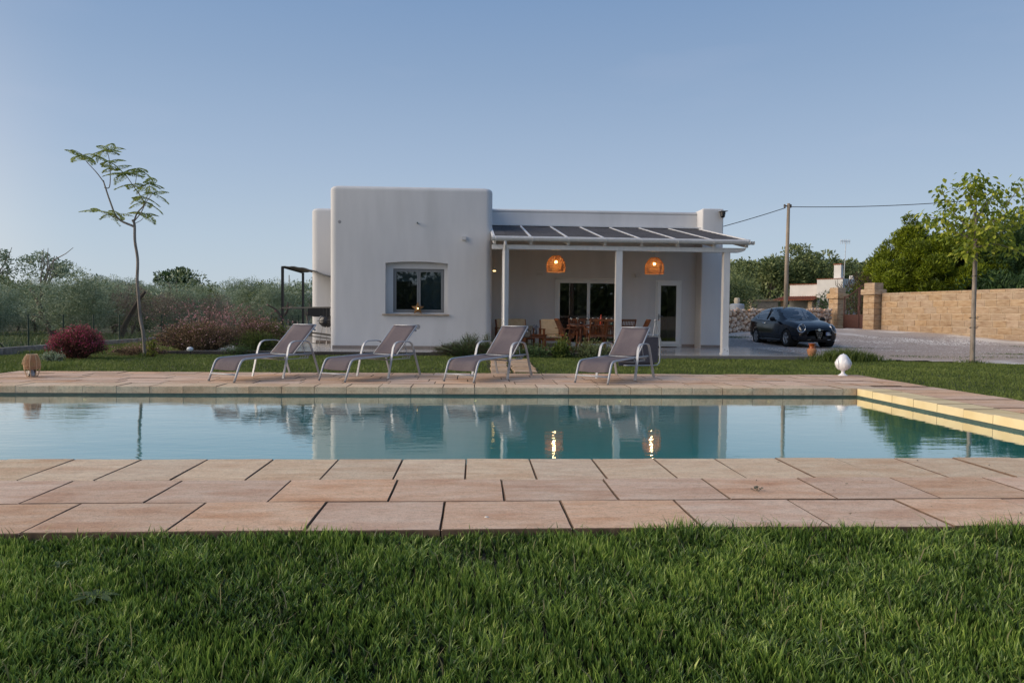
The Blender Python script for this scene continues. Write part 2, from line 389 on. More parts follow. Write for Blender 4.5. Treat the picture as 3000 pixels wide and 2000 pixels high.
# ------------------------------------------------------------------ pool
deck = thing('pool_deck', None, None, kind='structure')
basin = thing('pool_basin', None, None, kind='structure')
poolm = mat('pool_lining', rgb(118, 206, 198), rgb(100, 194, 190), scale=6, rough=.6, c3=rgb(136, 214, 204), s3=1)
pd = -1.45
b = MB(); b.box(PX0, PX1, PY0, PY1, pd-.1, pd); b.build('pool_floor', poolm, basin)
b = MB(); b.box(PX0-.15, PX0, PY0-.15, PY1+.15, pd-.1, -.10); b.box(PX1, PX1+.15, PY0-.15, PY1+.15, pd-.1, -.10); b.build('end_wall', poolm, basin)
b = MB(); b.box(PX0, PX1, PY0-.15, PY0, pd-.1, -.10); b.box(PX0, PX1, PY1, PY1+.15, pd-.1, -.10); b.build('side_wall', poolm, basin)
wl_m = mat('coping_shade_paint', rgb(74, 92, 84), rgb(58, 74, 68), scale=14, rough=.5)  # dark colour painted for the coping's shade on the upper pool wall
b = MB(); b.box(PX0, PX1, PY1-.012, PY1, -.40, -.099); b.box(PX1-.012, PX1, PY0, PY1-.013, -.40, -.099); b.box(PX0, PX0+.012, PY0, PY1-.013, -.40, -.099); b.build('coping_shade_band', wl_m, basin)
for x in (-5.5, .02, 2.15, 4.4):      # underwater lamps in the far wall
    lb = MB(); lb.lathe([(.016, 0), (.016, .02)], 16); lb.xform(Matrix.Translation((x, PY1-.02, -.19)) @ Matrix.Rotation(pi/2, 4, 'X'))
    lb.build('pool_lamp', mat('pool_lamp_glow', (1, .8, .5), emit=(1, .62, .20), estr=4), basin)
dr = MB()
for k in range(3): dr.lathe([(.07+.07*k, 0), (.075+.07*k, .012), (.10+.07*k, .012), (.105+.07*k, 0)], 28, (1.15, 5.6, pd))
dr.build('floor_drain', mat('drain_plastic', (.25, .45, .42), rough=.4), basin)

# water: clear tinted body under a rippled mirror surface
wm = bpy.data.materials.new('pool_water'); wm.use_nodes = True; n, l = wm.node_tree.nodes, wm.node_tree.links
n.remove(n['Principled BSDF'])
g = N(n, 'ShaderNodeBsdfGlossy'); g.inputs['Roughness'].default_value = .03; g.inputs['Color'].default_value = (1.0, .98, .92, 1)
t = N(n, 'ShaderNodeBsdfTransparent'); t.inputs[0].default_value = (.60, .92, .92, 1)
geo = N(n, 'ShaderNodeNewGeometry')
m1 = N(n, 'ShaderNodeMapping'); m1.inputs['Scale'].default_value = (.9, 2.6, 1); m1.inputs['Rotation'].default_value = (0, 0, .12); l.new(geo.outputs['Position'], m1.inputs[0])
n1 = N(n, 'ShaderNodeTexNoise'); n1.inputs['Scale'].default_value = 4.0; n1.inputs['Detail'].default_value = 3; l.new(m1.outputs[0], n1.inputs[0])
n2 = N(n, 'ShaderNodeTexNoise'); n2.inputs['Scale'].default_value = .8; n2.inputs['Detail'].default_value = 2; l.new(m1.outputs[0], n2.inputs[0])
# ripples are stronger towards the inlet on the left
sp = N(n, 'ShaderNodeSeparateXYZ'); l.new(geo.outputs['Position'], sp.inputs[0])
rm = N(n, 'ShaderNodeMapRange'); rm.inputs[1].default_value = -7.5; rm.inputs[2].default_value = 5; rm.inputs[3].default_value = 1.0; rm.inputs[4].default_value = .35; l.new(sp.outputs[0], rm.inputs[0])
ml = N(n, 'ShaderNodeMath', operation='MULTIPLY_ADD'); ml.inputs[1].default_value = 1.6; l.new(n2.outputs[0], ml.inputs[0]); l.new(n1.outputs[0], ml.inputs[2])
bp = N(n, 'ShaderNodeBump'); bp.inputs['Distance'].default_value = .0026; l.new(rm.outputs[0], bp.inputs['Strength']); l.new(ml.outputs[0], bp.inputs['Height']); l.new(bp.outputs[0], g.inputs['Normal'])
fr = N(n, 'ShaderNodeFresnel'); fr.inputs[0].default_value = 1.45; l.new(bp.outputs[0], fr.inputs['Normal']); fm = N(n, 'ShaderNodeMath', operation='MULTIPLY'); fm.use_clamp = True; fm.inputs[1].default_value = 1.7; l.new(fr.outputs[0], fm.inputs[0])      # dusk sky mirrored strongly by the flat water
sc_ = N(n, 'ShaderNodeBsdfDiffuse'); sc_.inputs[0].default_value = (.015, .42, .44, 1); tb = N(n, 'ShaderNodeMixShader'); tb.inputs[0].default_value = .60      # fine particles in the water scatter teal light
l.new(t.outputs[0], tb.inputs[1]); l.new(sc_.outputs[0], tb.inputs[2])
x = N(n, 'ShaderNodeMixShader'); l.new(fm.outputs[0], x.inputs[0]); l.new(tb.outputs[0], x.inputs[1]); l.new(g.outputs[0], x.inputs[2]); l.new(x.outputs[0], n['Material Output'].inputs[0])
wb = MB(); wb.add([(PX0, PY0, -.128), (PX1, PY0, -.128), (PX1, PY1, -.128), (PX0, PY1, -.128)], [(0, 1, 2, 3)])
tag(wb.build('pool_water', wm), 'still pool water', None, None, 'structure')

soiled_shade = mat('soiled_shaded_edge', rgb(126, 102, 82), rgb(92, 74, 60), scale=18, rough=.95)
# slabs: every one an object, edges softened and slightly uneven
def slab(x0, x1, y0, y1, th_=.05, top=0.0, m=stone_p, name='paver', parent=deck, g=.003, seg=None, lip=None):
    seg = seg or (6, 4); cx, cy = (x0+x1)/2, (y0+y1)/2; w, d = x1-x0-2*g, y1-y0-2*g; dz = random.uniform(-.0035, .0035)
    n1, n2 = seg; v = []; bu, bv = .0045/w, .0045/d; us = [0, bu]+[i/n1 for i in range(1, n1)]+[1-bu, 1]; vs_ = [0, bv]+[i/n2 for i in range(1, n2)]+[1-bv, 1]
    tx, ty = random.uniform(-.003, .003), random.uniform(-.003, .003)
    for a in vs_:
        for c in us:
            e = min(min(c, 1-c)*w, min(a, 1-a)*d); z = -.0045 if e < .0015 else random.uniform(-.0004, .0004)
            jx = random.uniform(-.0015, .0015) if e < .03 else 0
            v.append(((c-.5)*w+jx, (a-.5)*d+jx, z+dz+tx*(c-.5)+ty*(a-.5)))
    W_, H_ = len(us), len(vs_); f = [(j*W_+i, j*W_+i+1, (j+1)*W_+i+1, (j+1)*W_+i) for j in range(H_-1) for i in range(W_-1)]
    ring = [i for i in range(W_)]+[j*W_+W_-1 for j in range(1, H_)]+[(H_-1)*W_+i for i in range(W_-2, -1, -1)]+[j*W_ for j in range(H_-2, 0, -1)]
    k = len(v); v += [(v[i][0], v[i][1], -th_) for i in ring]; R = len(ring)
    f += [(ring[(i+1) % R], ring[i], k+i, k+(i+1) % R) for i in range(R)]; f.append(tuple(k+i for i in range(R)))
    b = MB(); b.add(v, f); o = b.build(name, m, parent, autosmooth=18); o.location = (cx, cy, top); o.data.materials.append(soiled_shade)
    keep = 'y' if m is stone_c else ('x' if m is stone_r else '')      # joint faces: soiling plus painted joint shade; faces towards the pool stay clean
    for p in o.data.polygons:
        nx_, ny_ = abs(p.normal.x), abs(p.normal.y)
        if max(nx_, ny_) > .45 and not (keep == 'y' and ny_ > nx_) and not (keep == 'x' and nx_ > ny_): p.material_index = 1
    return o

b = MB(); b.box(DX0+.02, DX1-.02, DY0+.03, PY0-.02, -.3, -.042); b.box(DX0+.02, DX1-.02, PY1+.02, DY1-.02, -.3, -.042)
b.box(DX0+.02, PX0-.02, PY0-.02, PY1+.02, -.3, -.042); b.box(PX1+.02, DX1-.02, PY0-.02, PY1+.02, -.3, -.042)
b.build('bedding', joint, deck)
C = .4626
# near side: three courses
x = -2.829-C*11
while x < 6.4:
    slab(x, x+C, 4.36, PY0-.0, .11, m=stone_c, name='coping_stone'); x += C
r2x = [-2.482, -1.82, -1.148, -.48, .178, .834, 1.484, 2.126, 2.753]
r2x = [r2x[0]-.655*k for k in range(8, 0, -1)]+r2x+[2.753+.64*k for k in range(1, 8)]
r3x = [-2.147, -1.476, -.817, -.16, .493, 1.148, 1.818, 2.454]
r3x = [r3x[0]-.66*k for k in range(9, 0, -1)]+r3x+[2.454+.655*k for k in range(1, 8)]
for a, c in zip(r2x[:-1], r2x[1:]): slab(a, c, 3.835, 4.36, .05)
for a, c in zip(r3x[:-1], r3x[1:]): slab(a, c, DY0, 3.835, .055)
# far side coping and five courses of long narrow pavers
x = PX0
x = .005-C*16
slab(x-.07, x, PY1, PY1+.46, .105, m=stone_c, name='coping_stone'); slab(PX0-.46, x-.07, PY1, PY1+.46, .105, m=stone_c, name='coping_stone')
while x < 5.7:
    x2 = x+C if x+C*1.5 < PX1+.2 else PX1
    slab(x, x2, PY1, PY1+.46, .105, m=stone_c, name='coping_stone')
    if x2 == PX1: break
    x = x2
ycs = [10.43, 10.83, 11.23, 11.63, 12.03, 12.44]
for i in range(5):
    x = DX0 - random.uniform(0, .5)
    while x < DX1-.1:
        x2 = x + random.uniform(.62, .74)
        if DX1-x2 < .25: x2 = DX1
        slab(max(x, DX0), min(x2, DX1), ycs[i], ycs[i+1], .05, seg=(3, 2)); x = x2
# right side: coping with warm side light put into its stone colour, strip beyond it
yc = [9.967, 9.568]
while yc[-1] > 5.5: yc.append(yc[-1]-.4612)
yc[-1] = 4.985
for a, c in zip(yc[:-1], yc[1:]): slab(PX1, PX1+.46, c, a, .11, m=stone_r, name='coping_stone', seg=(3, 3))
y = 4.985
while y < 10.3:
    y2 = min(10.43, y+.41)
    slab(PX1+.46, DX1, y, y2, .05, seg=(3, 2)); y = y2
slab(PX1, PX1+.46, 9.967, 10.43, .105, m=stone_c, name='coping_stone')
# left end of the pool
y = 4.985
while y < 9.9:
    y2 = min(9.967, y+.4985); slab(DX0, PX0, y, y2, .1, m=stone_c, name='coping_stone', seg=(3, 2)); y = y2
# small shell and a weed growing in a joint
# ------------------------------------------------------------------ terrace and kerb
TZ = .05
terrace = thing('terrace', None, None, kind='structure')
b = MB(); b.prism([(-7.7, 18.58), (-7.7, 34), (9.2, 34), (9.2, 24.7), (9.28, 24.5), (9.28, 17.72), (3.9, 17.72), (3.9, 18.58)], -.25, TZ-.012); b.build('screed', mat('screed', (.2, .19, .18), (.16, .15, .14), scale=10, rough=.9), terrace)
tm = {}
def tile(x0, x1, y0, y1):
    k = (round(x1-x0, 3), round(y1-y0, 3))
    if k not in tm:
        q = MB(); q.box(-k[0]/2+.002, k[0]/2-.002, -k[1]/2+.002, k[1]/2-.002, -.011, 0, ch=.0015); me = q.mesh('tile'); me.materials.append(tilem); tm[k] = me
    child('tile', tm[k], terrace, ((x0+x1)/2, (y0+y1)/2, TZ+random.uniform(-.0006, .0006)))
y = 17.72
for r in range(9):
    y2 = y+.6; x = 3.9 + (-.6 if r % 2 else 0) if y < 18.5 else -7.7 + (-.6 if r % 2 else 0)
    y2 = 18.58 if r == 0 else y2
    lim = 3.9 if y < 18.5 else -7.7
    while x < 9.27:
        a, c = max(x, lim), min(x+1.2, 9.28)
        if c-a > .05: tile(a, c, y, y2)
        x += 1.2
    y = y2
darkst = mat('dark_stone', (.085, .075, .065), (.045, .04, .037), scale=14, rough=.95, bump=.02, bscale=22, rand=.12)
kerb = thing('terrace_kerb', None, None, kind='structure')
x = -8.9
while x < 3.6:
    w = random.uniform(.45, .7); k = MB(); k.box(x+.004, x+w-.004, 18.44+random.uniform(-.006, .006), 18.575, -.2, TZ-.005+random.uniform(-.004, .004), ch=.012); k.build('kerb_stone', darkst, kerb); x += w

# ------------------------------------------------------------------ the white house
house = thing('house', 'white plastered single-storey house with rounded corners and a slatted-roof porch', 'house', (0, 20.2, TZ))
HO = Vector((0, 20.2, TZ))
def hb(mb, name, m, parent=house, **k):
    mb.xform(Matrix.Translation(-HO)); return mb.build(name, m, parent, **k)
def rounded_block(x0, x1, y0, y1, z0, z1, r=.22, rt=.12, win=None):
    """vertical corners rounded with radius r, top edge rounded rt; win cuts an opening in the front face"""
    bm = bmesh.new(); ring = []
    def corner(cx, cy, a0): return [(cx+r*cos(a0+i*pi/2/6), cy+r*sin(a0+i*pi/2/6)) for i in range(7)]
    pts = corner(x0+r, y0+r, pi)+corner(x1-r, y0+r, 1.5*pi)+corner(x1-r, y1-r, 0)+corner(x0+r, y1-r, pi/2)
    n = len(pts); cx, cy = (x0+x1)/2, (y0+y1)/2
    levels = [(z0, 0)]+[(z1-rt+rt*sin(i*pi/2/5), rt*(1-cos(i*pi/2/5))) for i in range(6)]
    v = []; f = []
    for z, ins in levels:
        for px, py in pts:
            sx = (px-cx)/((x1-x0)/2); sy = (py-cy)/((y1-y0)/2); v.append((cx+(px-cx)*(1-ins/((x1-x0)/2)), cy+(py-cy)*(1-ins/((y1-y0)/2)), z))
    for k in range(len(levels)-1):
        for i in range(n):
            j = (i+1) % n
            if k == 0 and win and i == 6: continue          # the flat front face is filled below
            f.append((k*n+i, k*n+j, (k+1)*n+j, (k+1)*n+i))
    f.append(tuple((len(levels)-1)*n+i for i in range(n)))
    if win:
        wx0, wx1, wz0, wz1, arch = win; a, b_ = 6, 7; A, B, Cc, D = v[a], v[b_], v[n+b_], v[n+a]
        k = len(v); arc = [(wx0+(wx1-wx0)*i/8, y0, wz1+arch*(1-(2*i/8-1)**2)) for i in range(9)]
        v += [(wx0, y0, wz0), (wx1, y0, wz0)]+arc     # k, k+1, arc k+2..k+10 from left to right
        f += [(a, b_, k+1, k), (a, k, k+2, n+a), (b_, n+b_, k+10, k+1)]
        f.append(tuple([n+a]+[k+2+i for i in range(9)]+[n+b_]))
    q = MB(); q.add(v, f); return q
wr = (-2.615, -.80, 1.075, 2.56, .05)
q = rounded_block(-4.23, .50, 20.2, 31.5, TZ, 4.79, .2, .13, wr)
RD = .17    # reveal depth
arc = [(wr[0]+(wr[1]-wr[0])*i/8, wr[3]+wr[4]*(1-(2*i/8-1)**2)) for i in range(9)]
loop = [(wr[0], wr[2])]+arc+[(wr[1], wr[2])]
def lp(l_, y, s=0): return [(x, y, z) for x, z in l_]
inner = [(-2.41, 1.12)]+[(-2.41+(1.50)*i/8, 2.41) for i in range(9)]+[(-.91, 1.12)]
k = len(q.v); q.v += lp(loop, 20.2)+lp(loop, 20.2+RD)+lp(inner, 20.2+RD)+lp(inner, 20.2+RD+.06)
for i in range(10):
    for o_ in (0, 11, 22): q.f.append((k+o_+i, k+o_+i+1, k+o_+12+i, k+o_+11+i))
for o_ in (0, 11, 22): q.f.append((k+o_+10, k+o_, k+o_+11, k+o_+21))
hb(q, 'front_block', plaster, autosmooth=35)
hb(rounded_block(-5.66, -3.6, 24, 33, TZ, 4.7, .25, .12), 'rear_wing', plaster, autosmooth=35)
# main wing behind the porch, with door openings left in it
def wall_with_openings(x0, x1, y0, y1, z0, z1, ops):
    q = MB(); xs_ = sorted([x0, x1]+[o[0] for o in ops]+[o[1] for o in ops]); px = x0
    for (a, c, za, zb) in sorted(ops):
        q.box(px, a, y0, y1, z0, z1); q.box(a, c, y0, y1, zb, z1)
        if za > z0+.01: q.box(a, c, y0, y1, z0, za)
        px = c
    q.box(px, x1, y0, y1, z0, z1); return q
BY = 22.9
hb(wall_with_openings(.3, 8.2, BY, BY+.3, TZ, 4.50, [(2.74, 4.93, TZ, 2.30), (6.12, 7.01, TZ, 2.30)]), 'porch_wall', plaster)
q = MB(); q.box(.3, 8.2, BY-.001, BY+.301, 4.498, 4.61, ch=.045); hb(q, 'parapet', plaster, autosmooth=50)
q = MB(); q.box(.3, 8.2, BY+.3, 31.4, TZ, 4.25); q.box(7.95, 8.25, BY+.3, 31.4, 4.25, 4.6, ch=.04)
room = MB(); room.box(.3, 2.7, BY+.3, 31.4, TZ, 4.3); room.box(5.2, 6.0, BY+.3, 31.4, TZ, 4.3); room.box(7.1, 8.2, BY+.3, 31.4, TZ, 4.3)
room.box(2.7, 5.2, 27.5, 31.4, TZ, 4.3); room.box(2.7, 5.2, BY+.3, 27.5, 2.7, 4.3); room.box(6.0, 7.1, 26, 31.4, TZ, 4.3); room.box(6.0, 7.1, BY+.3, 26, 2.6, 4.3)
hb(room, 'body', plaster)
hb(rounded_block(7.50, 8.22, 22.35, 23.4, TZ, 4.66, .05, .05), 'corner_pier', plaster, autosmooth=35)
# skirting tiles
sk_ = [(-4.15, .42, 20.2), (.52, 2.70, BY), (4.97, 6.08, BY), (7.05, 7.49, BY), (7.53, 8.19, 22.35), (-5.5, -4.25, 24)]
for a, c, yy in sk_:
    nT = max(1, round((c-a)/.6)); w = (c-a)/nT
    for i in range(nT):
        q = MB(); q.box(a+i*w+.002, a+(i+1)*w-.002, yy-.012, yy+.01, TZ+.001, TZ+.09, ch=.002); hb(q, 'skirting_tile', base_tile)
q = MB(); q.box(-4.245, -4.22, 20.42, 24, TZ+.001, TZ+.09); hb(q, 'skirting_tile', base_tile)
# window in the front block
wf = MB(); Y0 = 20.2+RD+.02
def frame(q, x0, x1, z0, z1, y0, y1, t):
    q.box(x0, x0+t, y0, y1, z0, z1); q.box(x1-t, x1, y0, y1, z0, z1); q.box(x0+t, x1-t, y0, y1, z0, z0+t); q.box(x0+t, x1-t, y0, y1, z1-t, z1); return q
frame(wf, -2.41, -.91, 1.12, 2.41, Y0, Y0+.06, .038); W1 = hb(wf, 'window', greyf)
for a, c in ((-2.372, -1.66), (-1.66, -.948)):
    q = MB(); frame(q, a+.003, c-.003, 1.160, 2.370, Y0+.005, Y0+.05, .05); hb(q, 'sash', mat('sash_paint', (.19, .20, .21), rough=.4), W1).matrix_parent_inverse = Matrix()
    q = MB(); q.box(a+.053, c-.053, Y0+.02, Y0+.03, 1.21, 2.32); hb(q, 'pane', glass, W1)
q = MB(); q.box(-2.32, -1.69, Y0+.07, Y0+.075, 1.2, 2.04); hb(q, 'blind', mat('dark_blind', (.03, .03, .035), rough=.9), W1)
q = MB(); q.box(-2.6, -.7, Y0+.14, Y0+.15, .9, 2.6); hb(q, 'curtain', mat('painted_reflection', (.16, .22, .26), rough=.9), W1)  # panel behind the panes, blue-grey glass reflection put into its colour
q = MB(); q.box(-2.7, -.745, 20.13, 20.4, 1.035, 1.075, ch=.006); hb(q, 'window_sill', mat('sill_stone', rgb(178, 162, 142), rgb(150, 134, 116), scale=9, rough=.7))
# sliding door: frame, two leaves
ff = MB(); frame(ff, 2.74, 4.93, TZ+.001, 2.30, BY+.04, BY+.14, .055); SD = hb(ff, 'sliding_door', pvc)
q = MB(); q.box(2.70, 4.97, BY-.02, BY+.04, 2.30, 2.34); q.box(2.70, 2.74, BY-.02, BY+.04, TZ, 2.34); q.box(4.93, 4.97, BY-.02, BY+.04, TZ, 2.34); hb(q, 'door_surround', pvc)
for a, c, yy in ((2.795, 3.86, BY+.05), (3.83, 4.875, BY+.095)):
    q = MB(); frame(q, a, c, TZ+.06, 2.245, yy, yy+.04, .07); hb(q, 'leaf_frame', pvc, SD)
    q = MB(); q.box(a+.07, c-.07, yy+.015, yy+.025, TZ+.13, 2.175); hb(q, 'pane', glass, SD)
q = MB(); q.box(3.30, 3.315, BY+.2, BY+.21, .2, 2.2); q.box(3.5, 3.8, BY+.35, BY+.37, .2, 2.2); hb(q, 'curtain', mat('curtain', (.18, .17, .15), rough=.9), SD)
q = MB(); q.box(3.845, 3.86, BY+.035, BY+.05, 1.0, 1.14); hb(q, 'handle', alu, SD)
# glazed door
ff = MB(); frame(ff, 6.12, 7.01, TZ+.001, 2.30, BY-.012, BY+.08, .05); GD = hb(ff, 'glazed_door', pvc)
q = MB(); frame(q, 6.175, 6.955, TZ+.06, 2.245, BY-.03, BY+.03, .12); hb(q, 'leaf_frame', pvc, GD)
q = MB(); q.box(6.295, 6.835, BY+.0, BY+.01, TZ+.18, 2.125); hb(q, 'pane', glass, GD)
q = MB(); q.tube([(6.235, BY-.03, 1.08), (6.235, BY-.085, 1.08), (6.36, BY-.085, 1.08)], .011, 8); q.box(6.215, 6.255, BY-.04, BY-.03, .94, 1.16); q.tube([(6.235, BY-.04, .97), (6.235, BY-.06, .97)], .016, 8); hb(q, 'handle', mat('steel', (.3, .3, .31), rough=.3, metal=.9), GD)
for z in (.2, 1.1, 2.05):
    q = MB(); q.tube([(6.972, BY-.036, z), (6.972, BY-.036, z+.11)], .011, 8); hb(q, 'hinge', pvc, GD)
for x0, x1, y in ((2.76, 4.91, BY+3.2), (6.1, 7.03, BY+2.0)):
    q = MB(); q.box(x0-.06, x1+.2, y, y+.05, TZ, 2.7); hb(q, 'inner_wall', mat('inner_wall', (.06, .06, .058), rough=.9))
# little things fixed to the wall
def wallbit(name, label, cat, mb, m, loc, **k):
    mb.xform(Matrix.Translation(-Vector(loc))); o = mb.build(name, m, None, **k); o.location = loc; return tag(o, label, cat)
q = MB(); q.lathe([(.055, -.02), (.05, 0), (.02, .004)], 16); q.xform(Matrix.Translation((-3.94, 20.2, 3.73)) @ Matrix.Rotation(pi/2, 4, 'X')); hb(q, 'vent_cap', mat('vent_grey', (.3, .3, .31), rough=.7))
q = MB(); q.tube([(-1.69, 20.25, 3.73), (-1.68, 20.06, 3.722)], .022, 10); hb(q, 'spout', mat('spout_metal', (.10, .14, .13), rough=.5))
q = MB(); q.lathe([(.075, -.01), (.07, .004), (.03, .01)], 20); q.xform(Matrix.Translation((-1.67, 20.2, .70)) @ Matrix.Rotation(pi/2, 4, 'X')); hb(q, 'vent_cap', mat('vent_grey', (.3, .3, .31)))
def wall_lamp(x, y, z, w, h, label):
    t = thing('wall_lamp', label, 'lamp', (x, y, z)); q = MB(); q.box(-w/2, w/2, -.09, 0, -h/2, h/2, ch=.006); q.build('housing', mat('lamp_body', (.55, .55, .55), rough=.5), t)
    q = MB(); q.box(-w/2+.012, w/2-.012, -.08, -.012, -h/2-.006, -h/2-.001); q.build('diffuser', mat('lamp_glass_off', (.8, .8, .78), rough=.3), t)
wall_lamp(-.325, 20.2, 3.31, .12, .11, 'square white lamp high on the front block, right of the spout')
wall_lamp(2.175, BY, 2.46, .20, .11, 'box wall lamp under the porch, above and left of the sliding door')
wall_lamp(5.51, BY, 2.45, .19, .12, 'box wall lamp under the porch, left of the glazed door')
# porch ------------------------------------------------------
PYF = 18.3
porch = thing('porch', 'white timber porch with seven dark shingle roof panels along the house front', 'porch', (4, PYF, TZ)); PO = Vector((4, PYF, TZ))
def pb(mb, name, m, parent=porch, **k):
    mb.xform(Matrix.Translation(-PO)); return mb.build(name, m, parent, **k)
RX0, RX1, RY0, RY1, RZ0, RZ1 = .45, 7.50, 18.30, 22.80, 3.135, 4.02
sl_ = (RZ1-RZ0)/(RY1-RY0)
def rz(y): return RZ0+(y-RY0)*sl_
for x in (.82, 3.905, 6.88):
    q = MB(); q.box(x-.085, x+.085, PYF+.08, PYF+.25, TZ+.03, 2.84, ch=.008); P_ = pb(q, 'post', white)
    q = MB(); q.box(x-.10, x+.10, PYF+.065, PYF+.265, TZ, TZ+.03); q.box(x-.07, x+.095, PYF+.068, PYF+.078, TZ+.03, TZ+.18); pb(q, 'post_foot', mat('foot_plate', (.7, .72, .74), rough=.4), P_)
    for (bx, bz) in ((x-.02, .13), (x+.05, .09)):
        q = MB(); q.tube([(bx, PYF+.06, TZ+bz), (bx, PYF+.07, TZ+bz)], .012, 8); pb(q, 'bolt', mat('bolt', (.1, .1, .1), rough=.5), P_)
# beam with a curved cut at its right end
prof = [(.45, 2.955), (.45, 2.84), (7.18, 2.84)]+[(7.18+.22*sin(i*pi/2/5), 2.84+.115*(1-cos(i*pi/2/5))) for i in range(1, 6)]
q = MB(); v = [(x, PYF+.07, z) for x, z in prof]+[(x, PYF+.26, z) for x, z in prof]; n_ = len(prof)
q.add(v, [tuple(range(n_)), tuple(range(2*n_-1, n_-1, -1))]+[(i, i+n_, (i+1) % n_+n_, (i+1) % n_) for i in range(n_)]); pb(q, 'beam', white)
for i in range(8):
    x = [.52, 1.5, 2.5, 3.5, 4.5, 5.5, 6.5, 7.40][i]
    q = MB(); q.bar((x, RY0+.02, rz(RY0)-.115), (x, RY1, rz(RY1)-.115), .07, .12); pb(q, 'rafter', white)
q = MB()
for i in range(38):
    y0 = RY0+.05+i*.118; q.add([(RX0+.01, y0, rz(y0)-.055), (RX1-.01, y0, rz(y0)-.055), (RX1-.01, y0+.114, rz(y0+.114)-.055), (RX0+.01, y0+.114, rz(y0+.114)-.055),
        (RX0+.01, y0, rz(y0)-.035), (RX1-.01, y0, rz(y0)-.035), (RX1-.01, y0+.114, rz(y0+.114)-.035), (RX0+.01, y0+.114, rz(y0+.114)-.035)], [(3, 2, 1, 0), (4, 5, 6, 7), (0, 1, 5, 4), (1, 2, 6, 5), (2, 3, 7, 6), (3, 0, 4, 7)])
o = pb(q, 'soffit_boards', soffit_m); o['kind'] = 'stuff'
q = MB(); q.bar(((RX0+RX1)/2, RY0+.0, rz(RY0)-.012), ((RX0+RX1)/2, RY1, rz(RY1)-.012), RX1-RX0, .03); pb(q, 'roof_sheet', white)
shing = mat('dark_shingle', (.055, .052, .055), (.10, .095, .10), scale=16, rough=.95, bump=.02, bscale=45, rand=.12, stretch=(3, 1, 1))
pw = (RX1-.05-(RX0+.08))/7
for i in range(7):
    x0 = RX0+.08+i*pw
    fr_ = MB(); fr_.bar((x0-.03, RY0+.03, rz(RY0)+.02), (x0-.03, RY1-.1, rz(RY1-.1)+.02), .055, .045); pb(fr_, 'batten', white)
    pn = MB(); pn.bar((x0+pw/2-.03, RY0+.14, rz(RY0+.14)+.007), (x0+pw/2-.03, RY1-.30, rz(RY1-.30)+.007), pw-.07, .008); PN = pb(pn, 'roof_panel', shing)
    for r in range(9):
        ya = RY0+.15+r*.44; yb = min(ya+.46, RY1-.32); xx = x0+.005
        while xx < x0+pw-.085:
            ww = min(random.uniform(.28, .36), x0+pw-.07-xx)
            s_ = MB(); s_.bar((xx+ww/2, ya+random.uniform(-.012, .012), rz(ya)+.024), (xx+ww/2, yb, rz(yb)+.016), ww-.008, .009); pb(s_, 'shingle', shing, PN)
            xx += ww
x0 = RX1-.03
q = MB(); q.bar((x0, RY0+.03, rz(RY0)+.02), (x0, RY1-.1, rz(RY1-.1)+.02), .055, .045); pb(q, 'batten', white)
q = MB(); q.bar((RX0, RY0+.075, rz(RY0)+.03), (RX1, RY0+.075, rz(RY0)+.03), .10, .035); q.bar((RX0, RY1-.17, rz(RY1)+.01), (RX1, RY1-.17, rz(RY1)+.01), .24, .04); pb(q, 'edge_board', white)
q = MB(); q.box(RX0, RX1, RY1-.02, BY-.001, RZ1-.10, RZ1+.05); pb(q, 'flashing', white)
# half round gutter with brackets, downpipe
gp = [(RY0-.11+.075*cos(t), RZ0-.03+.075*sin(t)) for t in [pi+pi*i/8 for i in range(9)]]; gp = gp+[(y-.0, z) for y, z in [(RY0-.035-.0, RZ0-.03), (RY0-.042, RZ0-.03)]]
inn = [(RY0-.11+.066*cos(t), RZ0-.03+.066*sin(t)) for t in [2*pi-pi*i/8 for i in range(9)]]
prof = gp[:9]+inn; n_ = len(prof); q = MB(); v = [(RX0-.02, y, z) for y, z in prof]+[(RX1+.03, y, z) for y, z in prof]
q.add(v, [(i, (i+1) % n_, (i+1) % n_+n_, i+n_) for i in range(n_)]+[tuple(range(n_-1, -1, -1)), tuple(range(n_, 2*n_))])
q.prism([(RX1+.03, RY0-.185), (RX1+.034, RY0-.185), (RX1+.034, RY0-.03), (RX1+.03, RY0-.03)], RZ0-.105, RZ0-.02)
G_ = pb(q, 'gutter', white, autosmooth=40)
q = MB(); q.tube([(RX0-.02, RY0-.185, RZ0-.028), (RX1+.03, RY0-.185, RZ0-.028)], .009, 6); pb(q, 'gutter_rim', white, G_)
for i in range(8):
    x = RX0+.1+i*.98; q = MB(); pts = [(x, RY0-.11+.081*cos(t), RZ0-.03+.081*sin(t)) for t in [pi+pi*j/8 for j in range(9)]]; q.tube(pts+[(x, RY0-.02, RZ0+.03)], .006, 6, flat=(2.4, 1)); pb(q, 'gutter_bracket', white, G_)
q = MB(); q.tube([(.80, RY0-.11, RZ0-.10), (.80, RY0-.11, RZ0-.19), (.80, RY0-.02, RZ0-.27), (.80, RY0+.02, RZ0-.34), (.80, RY0+.02, .25), (.80, RY0-.08, .16)], .042, 12)
D_ = pb(q, 'downpipe', white, autosmooth=40)
for z in (.9, 1.9, 2.72):
    q = MB(); q.lathe([(.047, z), (.047, z+.03)], 14, (.80, RY0+.02, 0)); pb(q, 'pipe_collar', white, D_)
for x in (2.2, 4.9):      # downlights in the boards
    q = MB(); q.lathe([(.045, 0), (.04, .012), (.005, .012)], 14, (x, 18.62, rz(18.62)-.07)); pb(q, 'downlight', mat('downlight_glow', (1, .9, .7), emit=(1, .72, .38), estr=5))
